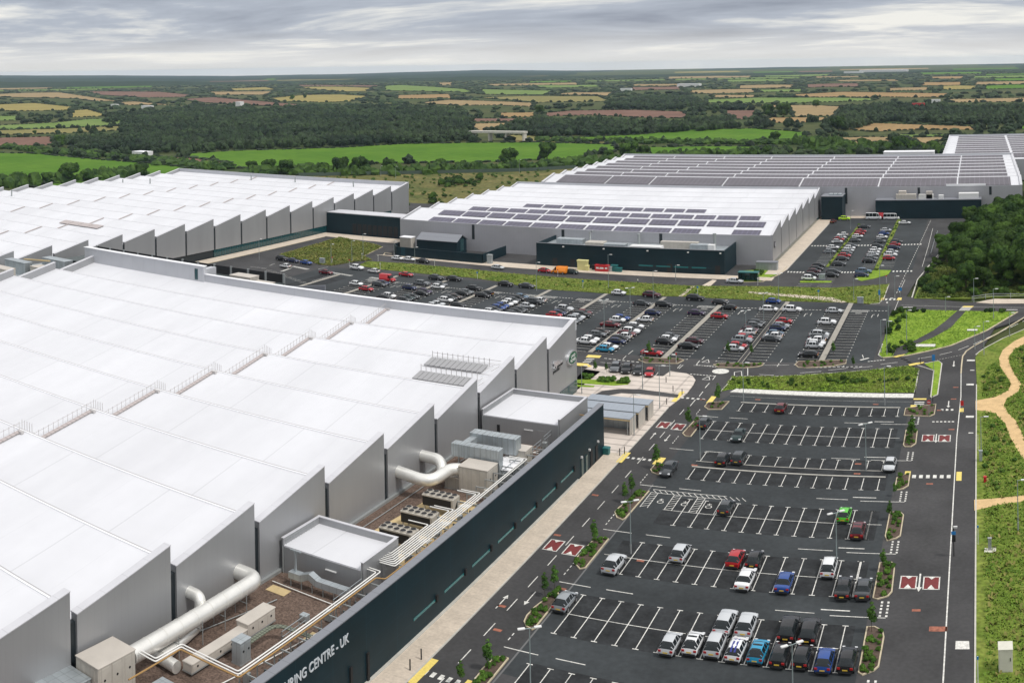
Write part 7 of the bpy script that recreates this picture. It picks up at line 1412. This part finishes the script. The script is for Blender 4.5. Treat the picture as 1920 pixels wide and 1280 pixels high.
# bins before the teal plant block
for px, py, w_, h_, m1, lb in [(1093, 506.5, 3.6, 3.1, 'yellowbox', 'pale yellow container before the teal plant block'), (1101, 507.5, 1.2, 1.6, 'yellowbox', 'small yellow bin beside the pale yellow container'), (1116, 506, 2.0, 1.5, 'black', 'dark bin left of the red bins'), (1122.5, 508.5, 2.2, 2.0, 'redbin', 'left one of the row of red bins'), (1129.5, 509, 2.2, 2.0, 'redbin', 'middle one of the row of red bins'), (1136.5, 509.2, 2.2, 2.0, 'redbin', 'right one of the row of red bins'), (1143.5, 509, 1.8, 1.6, 'galv', 'grey bin right of the red bins'), (1152, 509, 2.2, 2.0, 'greenbin', 'teal bin right of the grey bin'), (1160, 510, 2.2, 1.3, 'greenbin', 'low teal bin at the right end of the bin row')]:
    r = empty('wheeled_bin', (*G(px, py, 0), .1), lb, 'bin'); MB().slab([(-.5, 0), (.5, 0), (.65, h_ * .85), (-.65, h_ * .85)], 'x', -w_ / 2 * .9, w_ / 2 * .9).build('body', M[m1], r); MB().bbox(-w_ / 2, w_ / 2, -.7, .7, h_ * .85, h_, .08).build('lid', M[m1], r)
    if m1 == 'redbin': MB().box(-.6, .6, -.66, -.62, h_ * .4, h_ * .65).build('white_label', M['whiteobj'], r)
r = empty('wheeled_bin', (*G(1136, 852), .11), 'dark teal bin at the far end of the lettered teal wall', 'bin'); MB().slab([(-.4, 0), (.4, 0), (.5, .9), (-.5, .9)], 'x', -.6, .6).build('body', M['greenbin'], r); MB().bbox(-.7, .7, -.55, .55, .9, 1.15, .1).build('lid', M['greenbin'], r)
# speed cushions
for x, y, lb in [(-9.35, 126.4, 'left of the lower pair on the right hand road'), (-6.55, 126.3, 'right of the lower pair on the right hand road'), (-9.25, 174.7, 'left of the upper pair on the right hand road'), (-6.5, 174.6, 'right of the upper pair on the right hand road'), (-55.35, 126.9, 'left of the lower pair on the left road'), (-52.5, 126.6, 'right of the lower pair on the left road'), (-55.1, 175.2, 'left of the upper pair on the left road'), (-52.3, 174.9, 'right of the upper pair on the left road')]:
    r = empty('speed_cushion', (x, y, .004), 'maroon speed cushion with white border, ' + lb, 'speed cushion', 'maroon speed cushions'); w_, d_ = .95, 1.5
    MB().add([(-w_, -d_, 0), (w_, -d_, 0), (w_, d_, 0), (-w_, d_, 0), (-w_ + .3, -d_ + .5, .07), (w_ - .3, -d_ + .5, .07), (w_ - .3, d_ - .5, .07), (-w_ + .3, d_ - .5, .07)], [(0, 1, 5, 4), (1, 2, 6, 5), (2, 3, 7, 6), (3, 0, 4, 7), (4, 5, 6, 7)]).build('cushion', M['maroon'], r)
    b = MB()
    for a, c in (((-w_ - .1, -d_), (w_ + .1, -d_)), ((-w_ - .1, d_), (w_ + .1, d_)), ((-w_, -d_), (-w_, d_)), ((w_, -d_), (w_, d_))): b.line(a, c, .16, .016)
    b.build('border', M['white'], r)
    for s1 in (1, -1): MB().add([(-.46, s1 * (d_ - .06), .04), (.46, s1 * (d_ - .06), .04), (0, s1 * (d_ - .85), .12)], [(0, 1, 2) if s1 < 0 else (1, 0, 2)]).build('white_triangle', M['white'], r)
# bollards
for px, py in [(1249, 718), (1262, 735), (769, 1258), (790, 1238), (1171, 852), (1162, 855), (1250, 759), (1279, 741), (1716, 739), (1742, 740), (1749, 754), (1674, 667), (1726, 682)]:
    x, y = G(px, py); tag(MB().tube([(0, 0, 0), (0, 0, 1.15)], .08, 8).build('bollard', M['plastic']), 'slim black bollard beside a crossing or paving edge', 'bollard', 'black bollards').location = (x, y, .1)
# timber fence by the wood and its pale bank
fr_ = empty('timber_fence', (*G(1870, 568), .1), 'pale green post and rail fence at right below the wood', 'fence'); P = GP([(1823, 565), (1848, 561), (1863, 559.5), (1895, 559.5), (1960, 560)]); o_ = fr_.location; P = [(x - o_.x, y - o_.y) for x, y in P]
for z in (.55, 1.1): MB().wall(P, .08, z, z + .12).build('rail', M['galv'], fr_)
for (x, y) in P: MB().box(x - .08, x + .08, y - .08, y + .08, 0, 1.35).build('post', M['galv'], fr_)
slabs('stone_bank', GP([(1830, 568), (1850, 563.5), (1866, 561), (1960, 561.5), (1960, 569), (1860, 570)]), .05, .16, M['pave'])
br_ = empty('guard_rail', (*G(1739, 475), .1), 'grey guard rail on the grass beside the wood road', 'barrier'); P = GP([(1758, 437), (1752, 455), (1745, 480)]); o_ = br_.location; MB().wall([(x - o_.x, y - o_.y) for x, y in P], .1, .4, .8).build('rail', M['galv'], br_)
tag(MB().wall([(-16.4, 317), (-10.5, 352), (-10.2, 390)], .3, 0, .14).build('kerb', M['kerb']), None, None, None, 'structure')
# person by the plant block verge
pz = empty('person', (*G(1196, 533), .1), 'person in white top and black trousers standing on the long verge', 'person')
bm = MB(); 
me = bpy.data.meshes.new('body'); vs = [(0, 0, .92), (0, 0, 1.15), (0, 0, 1.42), (0, 0, 1.55), (0, 0, 1.68), (.10, 0, .88), (.12, .02, .48), (.12, -.02, .08), (.12, .12, .03), (-.10, 0, .88), (-.12, .05, .48), (-.12, .02, .08), (-.12, .16, .03), (.2, 0, 1.40), (.26, .02, 1.12), (.25, .10, .88), (-.2, 0, 1.40), (-.26, .02, 1.12), (-.25, .10, .88)]
es = [(0, 1), (1, 2), (2, 3), (3, 4), (0, 5), (5, 6), (6, 7), (7, 8), (0, 9), (9, 10), (10, 11), (11, 12), (2, 13), (13, 14), (14, 15), (2, 16), (16, 17), (17, 18)]
me.from_pydata(vs, es, []); ob = bpy.data.objects.new('body', me); S.collection.objects.link(ob); ob.parent = pz
sk_ = ob.modifiers.new('skin', 'SKIN'); rads = [.15, .14, .17, .06, .11, .10, .075, .05, .045, .10, .075, .05, .045, .07, .05, .04, .07, .05, .04]
for v_, q in zip(me.skin_vertices[0].data, rads): v_.radius = (q, q * .8)
ob.modifiers.new('sub', 'SUBSURF').levels = 1; ob.modifiers['sub'].render_levels = 1; me.materials.append(mat('dark_clothing', (.02, .02, .025), .8))
sh_ = MB().tube([(0, 0, .98), (0, 0, 1.2), (0, 0, 1.46)], .19, 12).build('shirt', M['whiteobj'], pz); MB().tube([(0, 0, 1.72), (0, 0, 1.8)], .10, 10, rb=.05).build('hair', M['plastic'], pz)
# ------------------------------------------------------------------ air between here and the hills
hz_ = MB().box(-11500, 11500, -11500, 11500, -1.8, 78).build('haze', None or M['white']); hz_.data.materials.clear()
hm = bpy.data.materials.new('haze_air'); hm.use_nodes = True; t_ = hm.node_tree; t_.nodes.clear(); o1 = t_.nodes.new('ShaderNodeOutputMaterial'); pv = t_.nodes.new('ShaderNodeVolumePrincipled')
pv.inputs['Color'].default_value = (.66, .82, 1.0, 1); pv.inputs['Density'].default_value = HAZE; pv.inputs['Anisotropy'].default_value = .2; t_.links.new(pv.outputs[0], o1.inputs['Volume']); hz_.data.materials.append(hm); hz_['kind'] = 'stuff'
hz_['label'] = 'thin pale haze over the far countryside'; hz_['category'] = 'haze'
